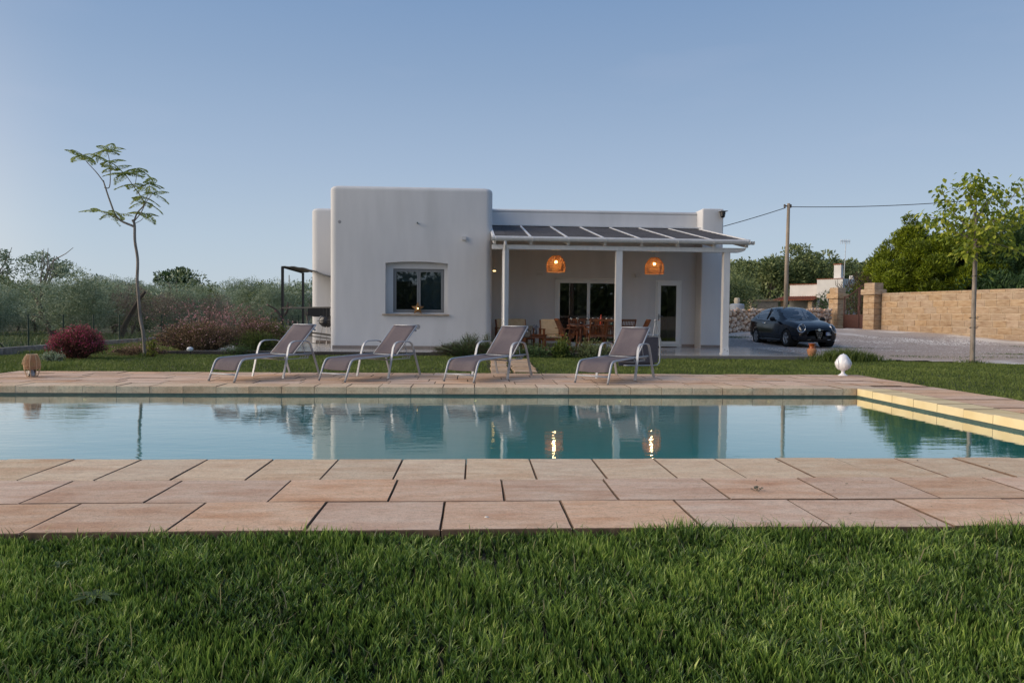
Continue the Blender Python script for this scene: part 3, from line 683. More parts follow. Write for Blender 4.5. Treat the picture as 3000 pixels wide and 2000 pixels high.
# lit rattan pendants
def pendant(x, y, z0, h, R, label):
    """z0 bottom of the shade"""
    t = thing('pendant_lamp', label, 'lamp', (x, y, z0), group='rattan pendant lamps under the porch')
    rat = mat('rattan', rgb(214, 160, 96), rgb(164, 110, 58), scale=60, rough=.7, trans=.30)
    prof = []
    for i in range(19):
        u = i/18; prof.append((R*(.97+.03*sin(pi*u))*(1 if u < .35 else cos((u-.35)/.65*1.30)**.62), u*h))
    q = MB(); NS = 44
    for i, (r, z) in enumerate(prof):
        pts = [(r*cos(2*pi*k/26), r*sin(2*pi*k/26), z) for k in range(27)]; q.tube(pts, .0085 if i % 6 == 0 else .0055, 5)
    for k in range(NS):
        a = 2*pi*k/NS; pts = []
        for i, (r, z) in enumerate(prof): aa = a+(.07 if i % 2 else -.07); pts.append((r*cos(aa), r*sin(aa), z))
        q.tube(pts, .0045, 4)
    q.build('shade', rat, t); q = MB(); q.tube([(0, 0, h*.95), (0, 0, rz(y)-.06-z0)], .006, 6); q.build('cable', mat('cable_white', (.5, .5, .48)), t)
    q = MB(); q.tube([(0, 0, h*.72), (0, 0, h*.92)], .022, 10); q.build('lamp_holder', mat('lamp_holder', (.5, .45, .4)), t)
    q = MB(); q.ball((0, 0, h*.62), .042, 14, 9); q.build('bulb', mat('bulb_glow', (1, .8, .5), emit=(1, .60, .22), estr=13), t, smooth=True)
    L = bpy.data.lights.new('bulb_light', 'POINT'); L.energy = 11; L.color = (1, .68, .36); L.shadow_soft_size = .045
    lo = bpy.data.objects.new('bulb_light', L); COL.objects.link(lo); lo.parent = t; lo.location = (0, 0, h*.52)
pendant(2.43, 20.5, 2.385, .475, .285, 'lit rattan dome lamp hanging above the wooden armchair, left of the middle post')
pendant(5.43, 20.5, 2.365, .475, .285, 'lit rattan dome lamp hanging right of the middle post, near the glazed door')
t = thing('pendant_lamp', 'tiny lit lamp hanging at the left end of the porch beside the front block', 'lamp', (.62, 22.0, 2.50))
q = MB(); q.lathe([(.05, .0), (.05, .14)], 16); q.build('shade', mat('lamp_body', (.55, .55, .55)), t)
q = MB(); q.lathe([(.047, -.004), (.047, -.03)], 16); q.build('diffuser', mat('small_glow', (1, .8, .4), emit=(1, .68, .25), estr=3), t)
q = MB(); q.tube([(0, 0, .14), (0, 0, 1.2)], .004, 6); q.build('cable', mat('cable_white', (.5, .5, .48)), t)
# security camera on the pier
t = thing('security_camera', 'black security camera under a small hood at the top right of the house pier', 'camera', (8.10, 22.35, 4.43))
q = MB(); q.box(-.07, .18, -.22, 0, .12, .135); q.build('hood', mat('camera_hood', (.35, .36, .38), rough=.5), t)
q = MB(); q.ball((.05, -.10, -.02), .075, 14, 8); q.build('dome', mat('camera_black', (.01, .01, .012), rough=.15), t, smooth=True)
q = MB(); q.lathe([(.085, .0), (.08, .1)], 16, (.05, -.10, .02)); q.box(.0, .1, -.03, 0, -.02, .12); q.build('mount', black, t)
# door mat
q = MB(); q.prism([(6.35+.42*cos(a)*(1 if cos(a) > 0 else .9), BY-.36+.22*sin(a)) for a in [i*2*pi/28 for i in range(28)]], TZ+.003, TZ+.02); tag(q.build('door_mat', mat('mat_fibre', (.07, .045, .03), (.04, .03, .02), scale=80, rough=.95)), 'dark oval mat lying before the glazed door', 'door mat')
# ------------------------------------------------------------------ sun loungers
sling = mat('sling_fabric', rgb(106, 98, 101), rgb(98, 90, 94), scale=40, rough=.85, bump=.0006, bscale=500, c3=rgb(112, 104, 106), s3=2.5, spec=.15)
def smooth_path(pts, n=6):
    """Catmull-Rom through the points"""
    P = [Vector(p) for p in pts]; P = [P[0]*2-P[1]]+P+[P[-1]*2-P[-2]]; out = []
    for i in range(1, len(P)-2):
        for k in range(n):
            t = k/n; a, b, c, d = P[i-1:i+3]
            out.append(.5*((2*b)+(c-a)*t+(2*a-5*b+4*c-d)*t*t+(3*b-a-3*c+d)*t**3))
    out.append(P[-2]); return out
def sheet(pts, y0, y1, th_, sag=0, ny=6):
    """cloth strip following pts (x,z) between y0 and y1, sagging in the middle"""
    q = MB(); v = []; n = len(pts)
    for dz in (0, -th_):
        for (x, z) in pts:
            for j in range(ny+1):
                u = j/ny; v.append((x, y0+(y1-y0)*u, z+dz-sag*4*u*(1-u)))
    f = []; m = n*(ny+1)
    for i in range(n-1):
        for j in range(ny):
            a = i*(ny+1)+j; f += [(a, a+ny+1, a+ny+2, a+1), (m+a, m+a+1, m+a+ny+2, m+a+ny+1)]
    for i in range(n-1):
        a = i*(ny+1); b = a+ny; f += [(a, m+a, m+a+ny+1, a+ny+1), (b, b+ny+1, m+b+ny+1, m+b)]
    for j in range(ny):
        f += [(j, j+1, m+j+1, m+j)]; a = (n-1)*(ny+1)+j; f += [(a, m+a, m+a+1, a+1)]
    return q.add(v, f)
def make_lounger(label, group):
    t = thing('sun_lounger', label, 'sun lounger', group=group)
    for s in (-1, 1):
        y = s*.285; b = MB()
        b.tube([Vector((0, y, 0)), Vector((.055, y, .14))]+smooth_path([(.10, y, .25), (.145, y, .318), (.22, y, .345), (.40, y, .352)], 4)+[Vector((1.0, y, .368)), Vector((1.60, y, .372))], .0155, 10, flat=(1, 1.15))
        r_ = b.build('side_rail', alu, t, smooth=True)
        b = MB(); b.tube([(-.001, y, 0), (.006, y, .02)], .0175, 10); b.build('end_cap', mat('cap_plastic', (.16, .16, .16), rough=.6), r_)
        b = MB(); b.tube([(1.6, y, .372), (1.612, y, .372)], .0185, 10); b.build('end_cap', mat('cap_plastic', (.16, .16, .16)), r_)
        # arm: a flat hoop that is also the leg
        y = s*.345
        pts = [Vector((.90, y*1.02, 0)), Vector((.985, y*1.02, .34))]+smooth_path([(1.025, y, .49), (1.07, y, .56), (1.14, y, .592), (1.24, y, .598)], 4)+smooth_path([(1.38, y, .596), (1.46, y, .578), (1.51, y, .53), (1.555, y, .43)], 4)+[Vector((1.72, y*1.02, 0))]
        b = MB(); P = pts; vs = []; w, h = .024, .0075
        for i, p in enumerate(P):
            d = (P[min(i+1, len(P)-1)]-P[max(i-1, 0)]).normalized(); side = Vector((0, 1, 0)); nn = d.cross(side).normalized()
            for a, c in ((-1, -1), (1, -1), (1.25, 0), (1, 1), (-1, 1), (-1.25, 0)): vs.append(p+side*w*a*.8+nn*h*c)
        f = [(i*6+k, i*6+(k+1) % 6, (i+1)*6+(k+1) % 6, (i+1)*6+k) for i in range(len(P)-1) for k in range(6)]+[(5, 4, 3, 2, 1, 0), tuple((len(P)-1)*6+k for k in range(6))]
        b.add(vs, f); A = b.build('armrest', alu, t, autosmooth=50)
        b = MB(); b.tube([(.99, y*.8, .362), (.99, y*1.02, .362)], .007, 8); b.build('bolt', mat('bolt', (.1, .1, .1)), A)
    b = MB(); b.tube([(.045, -.285, .115), (.045, .285, .115)], .0125, 10); b.build('front_bar', alu, t, smooth=True)
    b = MB(); b.tube([(1.02, -.285, .30), (1.02, .285, .30)], .011, 8); b.tube([(1.02, -.285, .30), (1.02, -.285, .36)], .009, 6); b.tube([(1.02, .285, .30), (1.02, .285, .36)], .009, 6)
    b.tube([(1.55, -.285, .345), (1.55, .285, .345)], .011, 8); b.build('cross_bar', alu, t, smooth=True)
    for s in (-1, 1):     # notched rack for the backrest
        b = MB(); b.bar((1.10, s*.25, .30), (1.56, s*.25, .30), .012, .012)
        for k in range(4): b.bar((1.36+.055*k, s*.25, .30), (1.385+.055*k, s*.25, .335), .010, .008)
        b.tube([(1.56, s*.25, .30), (1.55, s*.25, .35)], .007, 6); b.build('rack', alu, t)
    cur = [(.075, .185), (.095, .235), (.12, .28), (.15, .315), (.19, .337), (.25, .350), (.4, .356), (.6, .360), (.8, .366), (1.0, .372), (1.19, .374)]
    sheet(cur, -.268, .268, .004, sag=.012).build('seat_sling', sling, t, smooth=True)
    bx, bz = 1.215, .385; L, an = .70, radians(43); u = Vector((cos(an), 0, sin(an)))
    for s in (-1, 1):
        b = MB(); p0 = Vector((bx-.01, s*.262, bz-.015)); b.tube([p0, p0+u*(L+.02)], .0125, 8); B_ = b.build('back_frame', alu, t, smooth=True)
        b = MB(); p1 = p0+u*(L-.07)+Vector((.02, s*.01, -.022)); b.ball(p1, .02, 8, 6); b.build('joint_knob', mat('knob_grey', (.3, .3, .31), rough=.5), B_)
        b = MB(); pm = p0+u*.30; b.tube([pm+Vector((0, -s*.012, 0)), Vector((1.50, s*.25, .32))], .007, 6); b.build('strut', alu, t)
    b = MB(); p = Vector((bx, 0, bz))+u*L; b.tube([p+Vector((0, -.262, 0)), p+Vector((0, .262, 0))], .012, 8); p = Vector((bx-.01, 0, bz-.015)); b.tube([p+Vector((0, -.262, 0)), p+Vector((0, .262, 0))], .010, 8); b.build('back_bar', alu, t, smooth=True)
    nrm_ = Vector((-sin(an), 0, cos(an))); pts = []
    for k in range(9):
        p = Vector((bx, 0, bz))+u*(L*k/8+.008)+nrm_*(.010-.010*sin(pi*k/8)); pts.append((p.x, p.z))
    sheet(pts, -.252, .252, .004, sag=.008).build('back_sling', sling, t, smooth=True)
    return t
GL = 'sun loungers lined up on the far side of the pool'
pose = [(-3.862, 10.632, 58.7, 'grey sling sun lounger, leftmost of the four, in front of the kettle grill corner'),
        (-2.222, 10.769, 54.8, 'grey sling sun lounger with raised back standing below the star-lit window'),
        (-.246, 10.737, 56.0, 'grey sling sun lounger standing where the stepping-stone path reaches the deck'),
        (1.828, 10.578, 53.6, 'grey sling sun lounger, rightmost on the deck, with a folded one standing behind')]
Ln = make_lounger(pose[0][3], GL)
for i, (x, y, a, lab) in enumerate(pose):
    o = Ln if i == 0 else copy_tree(Ln); o.location = (x, y, .001); o.rotation_euler = (0, 0, radians(a)); o['label'] = lab
# folded lounger standing on its side on the lawn
t = thing('folded_lounger', 'folded grey sling lounger standing on its side on the lawn behind the rightmost lounger', 'sun lounger', (3.20, 14.45, GROUNDZ+.02), radians(18))
b = MB(); b.box(.03, .85, -.004, .004, .10, .66); b.build('sling_panel', sling, t)
b = MB(); b.box(-.1, .80, .05, .058, .04, .20); b.build('lower_panel', sling, t)
b = MB(); b.tube(smooth_path([(.0, 0, .05), (.72, 0, .04), (.86, 0, .07), (.90, 0, .18), (.90, 0, .52), (.88, 0, .66), (.80, 0, .70), (.3, 0, .69), (0, 0, .67)], 5), .015, 8); b.build('frame', alu, t, smooth=True)
b = MB(); b.tube([(.74, -.05, 1.02), (.93, -.03, .50)], .008, 6); b.tube([(.74, -.05, 1.02), (.70, -.02, .66)], .008, 6); b.build('strut', alu, t)
b = MB(); b.ball((.74, -.05, 1.02), .028, 8, 6); b.build('joint_knob', mat('knob_grey', (.3, .3, .31)), t)

# ------------------------------------------------------------------ porch furniture
def at_floor(x, y): return (x, y, TZ)
def slat_chair(label, loc, rz_, arms=True, group='folding teak chairs round the dining table'):
    """folding slatted teak chair; faces local +y"""
    t = thing('teak_chair', label, 'chair', at_floor(*loc), rz_, group)
    for s in (-1, 1):
        q = MB(); q.bar((s*.235, -.23, .93), (s*.235, .20, .0), .026, .045, (0, 1, 0)); q.build('back_leg', wood_d, t)
        q = MB(); q.bar((s*.205, -.22, .0), (s*.205, .20, .47), .024, .042, (0, 1, 0)); q.build('front_leg', wood_d, t)
        if arms:
            q = MB(); q.bar((s*.275, -.20, .66), (s*.275, .26, .645), .05, .022); q.bar((s*.275, .22, .63), (s*.262, .19, .40), .028, .03); q.build('armrest', wood_d, t)
    for k in range(9):
        q = MB(); x = -.19+.38*k/8; q.bar((x, -.205, .885), (x, -.055, .50), .017, .010, (0, 1, 0)); q.build('back_slat', wood_d, t)
    q = MB(); q.bar((-.225, -.213, .905), (.225, -.213, .905), .028, .065); q.build('top_rail', wood_d, t)
    q = MB(); q.bar((-.225, -.045, .485), (.225, -.045, .485), .028, .04); q.build('lower_rail', wood_d, t)
    for k in range(7):
        q = MB(); y = -.17+.40*k/6; q.box(-.215, .215, y-.022, y+.022, .445, .463); q.build('seat_slat', wood_d, t)
    q = MB(); q.bar((-.22, -.17, .06), (.22, -.17, .06), .022, .03); q.bar((-.24, .17, .07), (.24, .17, .07), .022, .03); q.build('stretcher', wood_d, t)
    return t
slat_chair('teak folding chair seen sideways at the left end of the dining table', (2.52, 19.1), radians(-84))
slat_chair('teak folding armchair with its back to the pool, left of the middle post', (3.40, 18.72), radians(3))
slat_chair('teak folding chair partly hidden directly behind the middle post', (3.86, 18.9), radians(-6))
slat_chair('teak folding chair with slatted back just right of the middle post', (4.22, 19.0), radians(8))
slat_chair('teak folding chair seen sideways at the right end of the dining table', (4.82, 19.6), radians(88))
slat_chair('teak folding chair on the far side of the table, on its left', (3.1, 20.45), radians(181))
slat_chair('teak folding chair on the far side of the table, in its middle', (3.62, 20.5), radians(176))
# oval table
TT = .76; tc_ = (3.62, 19.6)
t = thing('dining_table', 'oval dark wooden dining table laid with glasses under the porch', 'table', at_floor(*tc_))
q = MB(); q.prism([(.95*abs(cos(a))**.8*(1 if cos(a) > 0 else -1), .55*abs(sin(a))**.8*(1 if sin(a) > 0 else -1)) for a in [i*2*pi/48 for i in range(48)]], TT-.035, TT); q.build('table_top', wood_t, t)
for sx in (-1, 1):
    q = MB(); q.box(sx*.60-.03, sx*.60+.03, -.36, .36, TT-.12, TT-.036); q.build('apron', wood_t, t)
    for sy in (-1, 1):
        q = MB(); q.tube(smooth_path([(sx*.64, sy*.33, 0), (sx*.62, sy*.32, .2), (sx*.60, sy*.31, .45), (sx*.60, sy*.31, .66)], 4), [.03]*3+[.034]*6+[.04]*4, 8, flat=(1, 1.3)); q.build('leg', wood_t, t, smooth=True)
        q = MB(); q.tube(smooth_path([(sx*.60, sy*.31, .45), (sx*.70, sy*.31, .60), (sx*.84, sy*.28, TT-.05)], 4), .022, 8); q.build('bracket', wood_t, t)
q = MB(); q.bar((-.6, 0, .25), (.6, 0, .25), .04, .07); q.bar((-.62, -.3, .25), (-.62, .3, .25), .04, .06); q.bar((.62, -.3, .25), (.62, .3, .25), .04, .06); q.build('stretcher', wood_t, t)
ZT = TZ+TT
def wineglass():
    q = MB(); q.lathe([(.001, .0), (.034, .001), (.033, .004), (.006, .012), (.004, .05), (.004, .10), (.012, .112), (.033, .135), (.040, .165), (.038, .195), (.032, .222), (.030, .222), (.036, .195), (.038, .165), (.031, .137), (.001, .116)], 18, cap=False); return q.mesh('wine_glass')
gm = wineglass(); gm.materials.append(clear); gm.polygons.foreach_set('use_smooth', [True]*len(gm.polygons))
gl_ = [(2.80, 19.75, 'wine glass at the far left end of the table, leftmost of all'), (3.02, 19.95, 'second wine glass from the left, before the dark glass door'), (3.22, 19.32, 'wine glass left of the sliding door mullion, over the amber jars'), (3.44, 19.65, 'wine glass just right of the door mullion'),
       (3.58, 19.66, 'wine glass touching the left of the red bottle'), (3.80, 19.5, 'wine glass right of the red bottle'), (3.93, 19.45, 'wine glass next to the middle porch post')]
for x, y, lab in gl_:
    o = bpy.data.objects.new('wine_glass', gm); COL.objects.link(o); o.location = (x, y, ZT+.001); tag(o, lab, 'wine glass', 'wine glasses on the dining table')
redm = mat('red_glaze', rgb(205, 70, 40), rough=.3)
q = MB(); q.lathe([(.03, 0), (.036, .01), (.036, .16), (.03, .2), (.014, .235), (.013, .29), (.017, .30)], 18); o = q.build('bottle', redm, None, smooth=True); o.location = (3.655, 19.62, ZT+.001); tag(o, 'orange-red bottle standing among the wine glasses', 'bottle')
amber = glassmat('amber_glass', (.75, .42, .12))
for x, y, lab in ((3.02, 19.22, 'amber glass jar near the left end of the table'), (3.34, 19.2, 'amber glass tumbler beside the slatted chair back')):
    q = MB(); q.lathe([(.035, 0), (.045, .02), (.045, .09), (.043, .09), (.042, .02), (.001, .012)], 18, cap=False); o = q.build('glass_jar', amber, None, smooth=True); o.location = (x, y, ZT+.001); tag(o, lab, 'jar')
q = MB(); q.lathe([(.03, 0), (.055, .03), (.06, .07), (.056, .07), (.05, .03), (.001, .01)], 18, cap=False); o = q.build('bowl', mat('teal_glaze', rgb(50, 105, 100), rough=.3), None, smooth=True); o.location = (3.9, 19.25, ZT+.001); tag(o, 'small teal bowl on the table left of the middle post', 'bowl')
pm_ = mat('plate_white', (.55, .56, .58), rough=.25)
for x, y, lab in ((2.86, 19.45, 'white plate on the left end of the table'), (3.2, 19.28, 'white plate behind the slatted armchair'), (3.62, 19.26, 'white plate in the middle of the near table edge')):
    q = MB(); q.lathe([(.07, 0), (.125, .012), (.13, .016), (.12, .013), (.07, .006), (.001, .006)], 24, cap=False); o = q.build('plate', pm_, None, smooth=True); o.location = (x, y, ZT+.001); tag(o, lab, 'plate')
cream = mat('cream_cushion', rgb(206, 188, 156), rgb(188, 168, 138), scale=9, rough=.9, bump=.004, bscale=14)
def cushion(q, x0, x1, y0, y1, z0, z1): return q.box(x0, x1, y0, y1, z0, z1, ch=.025)
def armchair(name, label, cat, loc, rz_, w, ncush):
    """wood frame, cream seat and back cushions; faces local -y"""
    t = thing(name, label, cat, at_floor(*loc), rz_); h = w/2
    for s in (-1, 1):
        for y in (-.30, .30):
            q = MB(); q.box(s*h-.03, s*h+.03, y-.03, y+.03, 0, .60 if y < 0 else .64); q.build('leg', wood_d, t)
        q = MB(); q.box(s*h-.04, s*h+.04, -.34, .34, .60, .625); q.build('armrest', wood_d, t)
        q = MB(); q.bar((s*(h-.02), .26, .34), (s*(h-.02), .42, .88), .035, .05, (0, 1, 0)); q.build('back_post', wood_d, t)
    q = MB(); q.box(-h+.03, h-.03, -.32, -.28, .26, .34); q.box(-h+.03, h-.03, .28, .32, .26, .34); q.box(-h+.0, -h+.03, -.3, .3, .26, .34); q.box(h-.03, h, -.3, .3, .26, .34); q.build('seat_frame', wood_d, t)
    cw = (w-.08)/ncush
    for i in range(ncush):
        q = MB(); cushion(q, -h+.04+i*cw, -h+.04+(i+1)*cw-.005, -.31, .26, .34, .43); q.build('seat_cushion', cream, t)
        q = MB(); cushion(q, -h+.04+i*cw, -h+.04+(i+1)*cw-.005, -.04, .04, 0, .50); q.xform(Matrix.Translation((0, .28, .42)) @ Matrix.Rotation(radians(-15), 4, 'X')); q.build('back_cushion', cream, t)
    return t
armchair('armchair', 'wooden armchair with cream cushions beside the sideways teak chair', 'armchair', (2.36, 20.75), radians(6), .62, 1)
armchair('loveseat', 'two-seat wooden sofa with cream cushions behind the porch downpipe', 'sofa', (1.28, 21.6), radians(18), 1.05, 2)
t = thing('coffee_table', 'low wooden coffee table between the sofa and the armchair', 'table', at_floor(1.80, 20.6), radians(4))
q = MB()
q.box(-.36, .36, -.25, .25, .42, .445, ch=.004); q.build('table_top', wood_d, t)
for sx in (-1, 1):
    for sy in (-1, 1):
        q = MB(); q.box(sx*.31-.025, sx*.31+.025, sy*.2-.025, sy*.2+.025, 0, .42); q.build('leg', wood_d, t)
q = MB(); q.box(-.31, .31, -.22, -.2, .34, .42); q.box(-.31, .31, .2, .22, .34, .42); q.build('apron', wood_d, t)
# black tube chair behind the third lounger
t = thing('tube_chair', 'low black tubular chair mostly hidden behind the third lounger', 'chair', at_floor(1.28, 19.6), radians(-60))
for s in (-1, 1):
    q = MB(); q.tube(smooth_path([(s*.26, -.25, 0), (s*.26, -.24, .4), (s*.26, -.2, .58), (s*.26, .1, .60), (s*.26, .24, .5), (s*.26, .26, 0)], 5), .013, 8); q.build('side_frame', black, t, smooth=True)
q = MB(); q.box(-.25, .25, -.22, .22, .38, .40); q.build('seat', black, t)
q = MB(); q.bar((0, .2, .40), (0, .32, .72), .48, .012, (0, 1, 0)); q.build('backrest', black, t)
# blue-grey flowers in a vase on the coffee table
q = MB(); q.lathe([(.03, 0), (.05, .03), (.045, .1), (.025, .14), (.03, .16)], 14); o = q.build('vase', mat('vase_dark', (.06, .07, .09), rough=.3), None, smooth=True); o.location = (1.84, 20.55, TZ+.446); tag(o, 'small dark vase of dried flowers on the coffee table', 'vase')
q = MB()
for k in range(26):
    a = random.uniform(0, 2*pi); r = random.uniform(.02, .09); z = .2+random.uniform(0, .1); q.tube([(0, 0, .1), (r*cos(a), r*sin(a), z)], .002, 4); q.ball((r*cos(a), r*sin(a), z), .012, 6, 4)
q.build('dried_flowers', mat('dried_blue', rgb(96, 104, 124), rough=.9), o)
# star lantern on the sill
t = thing('star_lantern', 'brown wicker star lantern with a small lit bulb on the window sill', 'lantern', (-1.675, 20.27, 1.076))
R_, r_ = .195, .085; cz = .165; P_ = []
for k in range(10):
    a = pi/2+k*pi/5; rr = R_ if k % 2 == 0 else r_; P_.append((rr*cos(a), cz+rr*sin(a)))
star = mat('star_wicker', rgb(150, 112, 70), rgb(112, 80, 48), scale=60, rough=.8, bump=.003, bscale=120)
q = MB(); v = [(x, -.035*(1 if k % 2 else .25), z) for k, (x, z) in enumerate(P_)]+[(x, .035*(1 if k % 2 else .25), z) for k, (x, z) in enumerate(P_)]
hole = [(.035*cos(a), -.05, cz+.035*sin(a)) for a in [pi/2+k*pi/5 for k in range(10)]]; v += hole+[(0, .055, cz)]
f = [(k, 20+k, 20+(k+1) % 10, (k+1) % 10) for k in range(10)]+[(10+(k+1) % 10, 30, 10+k) for k in range(10)]+[(k, (k+1) % 10, (k+1) % 10+10, k+10) for k in range(10)]
q.add(v, f); q.build('star_body', star, t)
q = MB(); q.ball((0, -.03, cz), .016, 10, 7, (1, 1, 1.4)); q.build('bulb', mat('star_glow', (1, .8, .4), emit=(1, .66, .22), estr=9), t, smooth=True)

# ------------------------------------------------------------------ deck ornaments
t = thing('pumo_ornament', 'white ceramic bud ornament on a round foot at the right deck corner', 'ornament', (6.83, 12.28, .001), radians(-12)); t.scale = (.80, .80, .86)
cer = mat('white_ceramic', (.82, .83, .86), (.74, .76, .80), scale=5, rough=.22, spec=.6)
q = MB(); q.lathe([(.105, 0), (.107, .008), (.085, .022), (.045, .05), (.036, .08), (.045, .105), (.07, .118), (.01, .12)], 36); q.build('foot', cer, t, autosmooth=40)
prof = [(.03, .112), (.085, .125), (.125, .155), (.150, .205), (.158, .255), (.152, .31), (.133, .36), (.102, .41), (.062, .45), (.02, .465), (.008, .475), (.001, .482)]
q = MB(); pr_ = smooth_path([(r, 0, z) for r, z in prof], 3); q.lathe([(max(.0008, p.x), p.z) for p in pr_], 40); q.build('bud', cer, t, smooth=True)
for k in range(4):
    a0 = -pi/2+pi/4-.55+k*pi/2; v = []; NU, NV = 10, 10
    for side in (0, 1):
        for i in range(NV+1):
            u = i/NV; z = .135+.235*u; wr_ = .46*sin(pi*min(1, .08+u*.92))**.6 if u < 1 else .0
            base = np.interp(z, [p.z for p in pr_], [p.x for p in pr_]); lift = .010+.022*sin(pi*u)**1.5*(.4+.6*u)
            for j in range(NU+1):
                w = (j/NU-.5)*2; ruff = .008*sin(j*2.4+i*1.3)
                rr = base+lift*(1-.35*w*w)+ruff*abs(w)-(.012 if side else 0)
                a = a0+w*wr_; v.append((rr*cos(a), rr*sin(a), z+.01*sin(i*2+j)))
    f = []; M_ = (NU+1)*(NV+1)
    for i in range(NV):
        for j in range(NU):
            a = i*(NU+1)+j; f += [(a, a+1, a+NU+2, a+NU+1), (M_+a, M_+a+NU+1, M_+a+NU+2, M_+a+1)]
    edge = [j for j in range(NU+1)]+[i*(NU+1)+NU for i in range(1, NV+1)]+[NV*(NU+1)+j for j in range(NU-1, -1, -1)]+[i*(NU+1) for i in range(NV-1, 0, -1)]
    f += [(edge[(k2+1) % len(edge)], edge[k2], M_+edge[k2], M_+edge[(k2+1) % len(edge)]) for k2 in range(len(edge))]
    q = MB(); q.add(v, f); q.build('petal', cer, t, smooth=True)
# wicker lantern
t = thing('wicker_lantern', 'barrel-shaped wicker lantern with a candle on the left end of the deck', 'lantern', (-7.10, 11.36, .001), .3)
wick = mat('wicker', rgb(198, 160, 122), rgb(168, 128, 94), scale=50, rough=.8); wick_l = mat('wicker_light', rgb(206, 176, 140), rough=.7)
prof = [(.070, 0), (.092, .06), (.108, .12), (.114, .18), (.110, .24), (.096, .30), (.072, .355)]
pp = smooth_path([(r, 0, z) for r, z in prof], 8); q = MB()
for p in pp[:]:
    if p.z > .115: q.tube([(p.x*cos(2*pi*k/32), p.x*sin(2*pi*k/32), p.z) for k in range(33)], .0026, 4)
q.build('weave', wick, t)
for k in range(8):
    a = 2*pi*k/8; q = MB(); q.tube([((p.x+.003)*cos(a), (p.x+.003)*sin(a), p.z) for p in pp], .0045, 6); q.build('rib', wick_l, t)
for r, z in ((.071, .005), (.074, .357), (.115, .175)):
    q = MB(); q.tube([(r*cos(2*pi*k/32), r*sin(2*pi*k/32), z) for k in range(33)], .006, 6); q.build('hoop', wick_l if z > .3 else wick, t)
q = MB(); q.tube(smooth_path([(-.07, 0, .352), (-.095, -.04, .31), (-.118, -.05, .23), (-.12, -.04, .20), (-.11, .02, .24), (-.08, .03, .33)], 5), .005, 6); q.build('handle', wick_l, t)
q = MB(); q.lathe([(.068, 0), (.068, .008)], 24); q.build('base', wick, t)
q = MB(); q.lathe([(.042, .008), (.042, .11), (.001, .108)], 24); q.build('candle', mat('candle_wax', (.62, .58, .62), rough=.5), t, smooth=False)
q = MB(); q.lathe([(.055, .008), (.056, .16), (.054, .16), (.053, .01)], 24, cap=False); q.build('glass_cylinder', clear, t, smooth=True)
# terracotta jar by the terrace corner
t = thing('terracotta_jar', 'two-tone terracotta jar with a glazed orange neck at the terrace corner', 'jar', (9.05, 17.85, TZ-.03)); t.scale = (.68, .68, .70)
q = MB(); q.lathe([(.10, 0), (.12, .03), (.165, .16), (.185, .27), (.165, .31), (.125, .335)], 28); q.build('belly', mat('terracotta', rgb(190, 138, 100), rgb(168, 116, 82), scale=9, rough=.85), t, smooth=True)
q = MB(); q.lathe([(.13, .325), (.108, .36), (.10, .40), (.105, .46), (.12, .50), (.14, .505), (.142, .525), (.12, .53), (.11, .52)], 28); q.tube(smooth_path([(.12, 0, .50), (.165, 0, .47), (.15, 0, .40), (.13, 0, .34)], 4), .014, 8); q.build('glazed_neck', mat('orange_glaze', rgb(186, 100, 36), rgb(140, 66, 22), scale=14, rough=.25), t, autosmooth=60)
# white garden spotlight by the bed
t = thing('garden_spotlight', 'small white garden spotlight in front of the pink shrub', 'spotlight', (-7.42, 18.25, GROUNDZ))
q = MB(); q.ball((0, 0, .16), .085, 16, 10, (1, .7, .75)); q.build('head', mat('spot_glass', (.7, .74, .78), rough=.15), t, smooth=True)
q = MB(); q.tube([(0, 0, 0), (0, 0, .12)], .018, 8); q.build('stake', black, t)
# stepping stones between deck and terrace
sst = mat('path_stone', rgb(196, 170, 142), rgb(164, 136, 110), scale=6, rough=.85, bump=.006, bscale=25, rand=.1)
path = thing('stepping_path', None, None, kind='structure')
for i in range(11):
    y = 12.62+i*.40
    for (a, c) in ((.30+.012*i, .66+.012*i), (.74+.012*i, 1.20+.012*i)):
        if random.random() < .12: continue
        q = MB(); x0, x1 = a+random.uniform(-.03, .03), c+random.uniform(-.03, .03)
        q.box(x0, x1, y, y+.30+random.uniform(-.03, .03), -.12, -.012+random.uniform(-.006, .006), ch=.008); q.build('path_slab', sst, path)
# small things lying on the slabs
q = MB(); q.ball((0, 0, 0), .012, 8, 5, (1, .7, .35)); o = q.build('shell', mat('shell_white', (.7, .68, .62), rough=.5), None, smooth=True); o.location = (.07, 3.52, .003); tag(o, 'tiny white shell lying on the front row of slabs', 'shell')

# ------------------------------------------------------------------ kettle grill, awning frame
t = thing('kettle_grill', 'black kettle grill on thin legs half hidden by the left house corner', 'grill', (-4.82, 22.6, TZ))
q = MB(); q.lathe([(.02, .56), (.15, .60), (.235, .68), (.262, .77)], 28); q.build('bowl', mat('grill_enamel', (.015, .015, .017), rough=.25), t, smooth=True)
q = MB(); q.lathe([(.266, .775), (.262, .80), (.225, .89), (.14, .95), (.03, .97), (.001, .972)], 28); L_ = q.build('lid', mat('grill_lid', (.05, .052, .056), rough=.2, metal=.2), t, smooth=True)
q = MB(); q.tube([(-.05, 0, .965), (-.04, 0, 1.0), (.04, 0, 1.0), (.05, 0, .965)], .01, 6); q.build('lid_handle', black, L_)
q = MB(); q.tube([(-.26, 0, .78), (-.31, 0, .78), (-.31, .08, .78), (-.25, .09, .78)], .01, 6); q.build('side_handle', black, t)
for a in (pi*.95, pi*1.55, pi*.3):
    q = MB(); q.tube([(.13*cos(a), .13*sin(a), .62), (.27*cos(a), .27*sin(a), 0)], .011, 8); q.build('leg', mat('steel', (.3, .3, .31)), t)
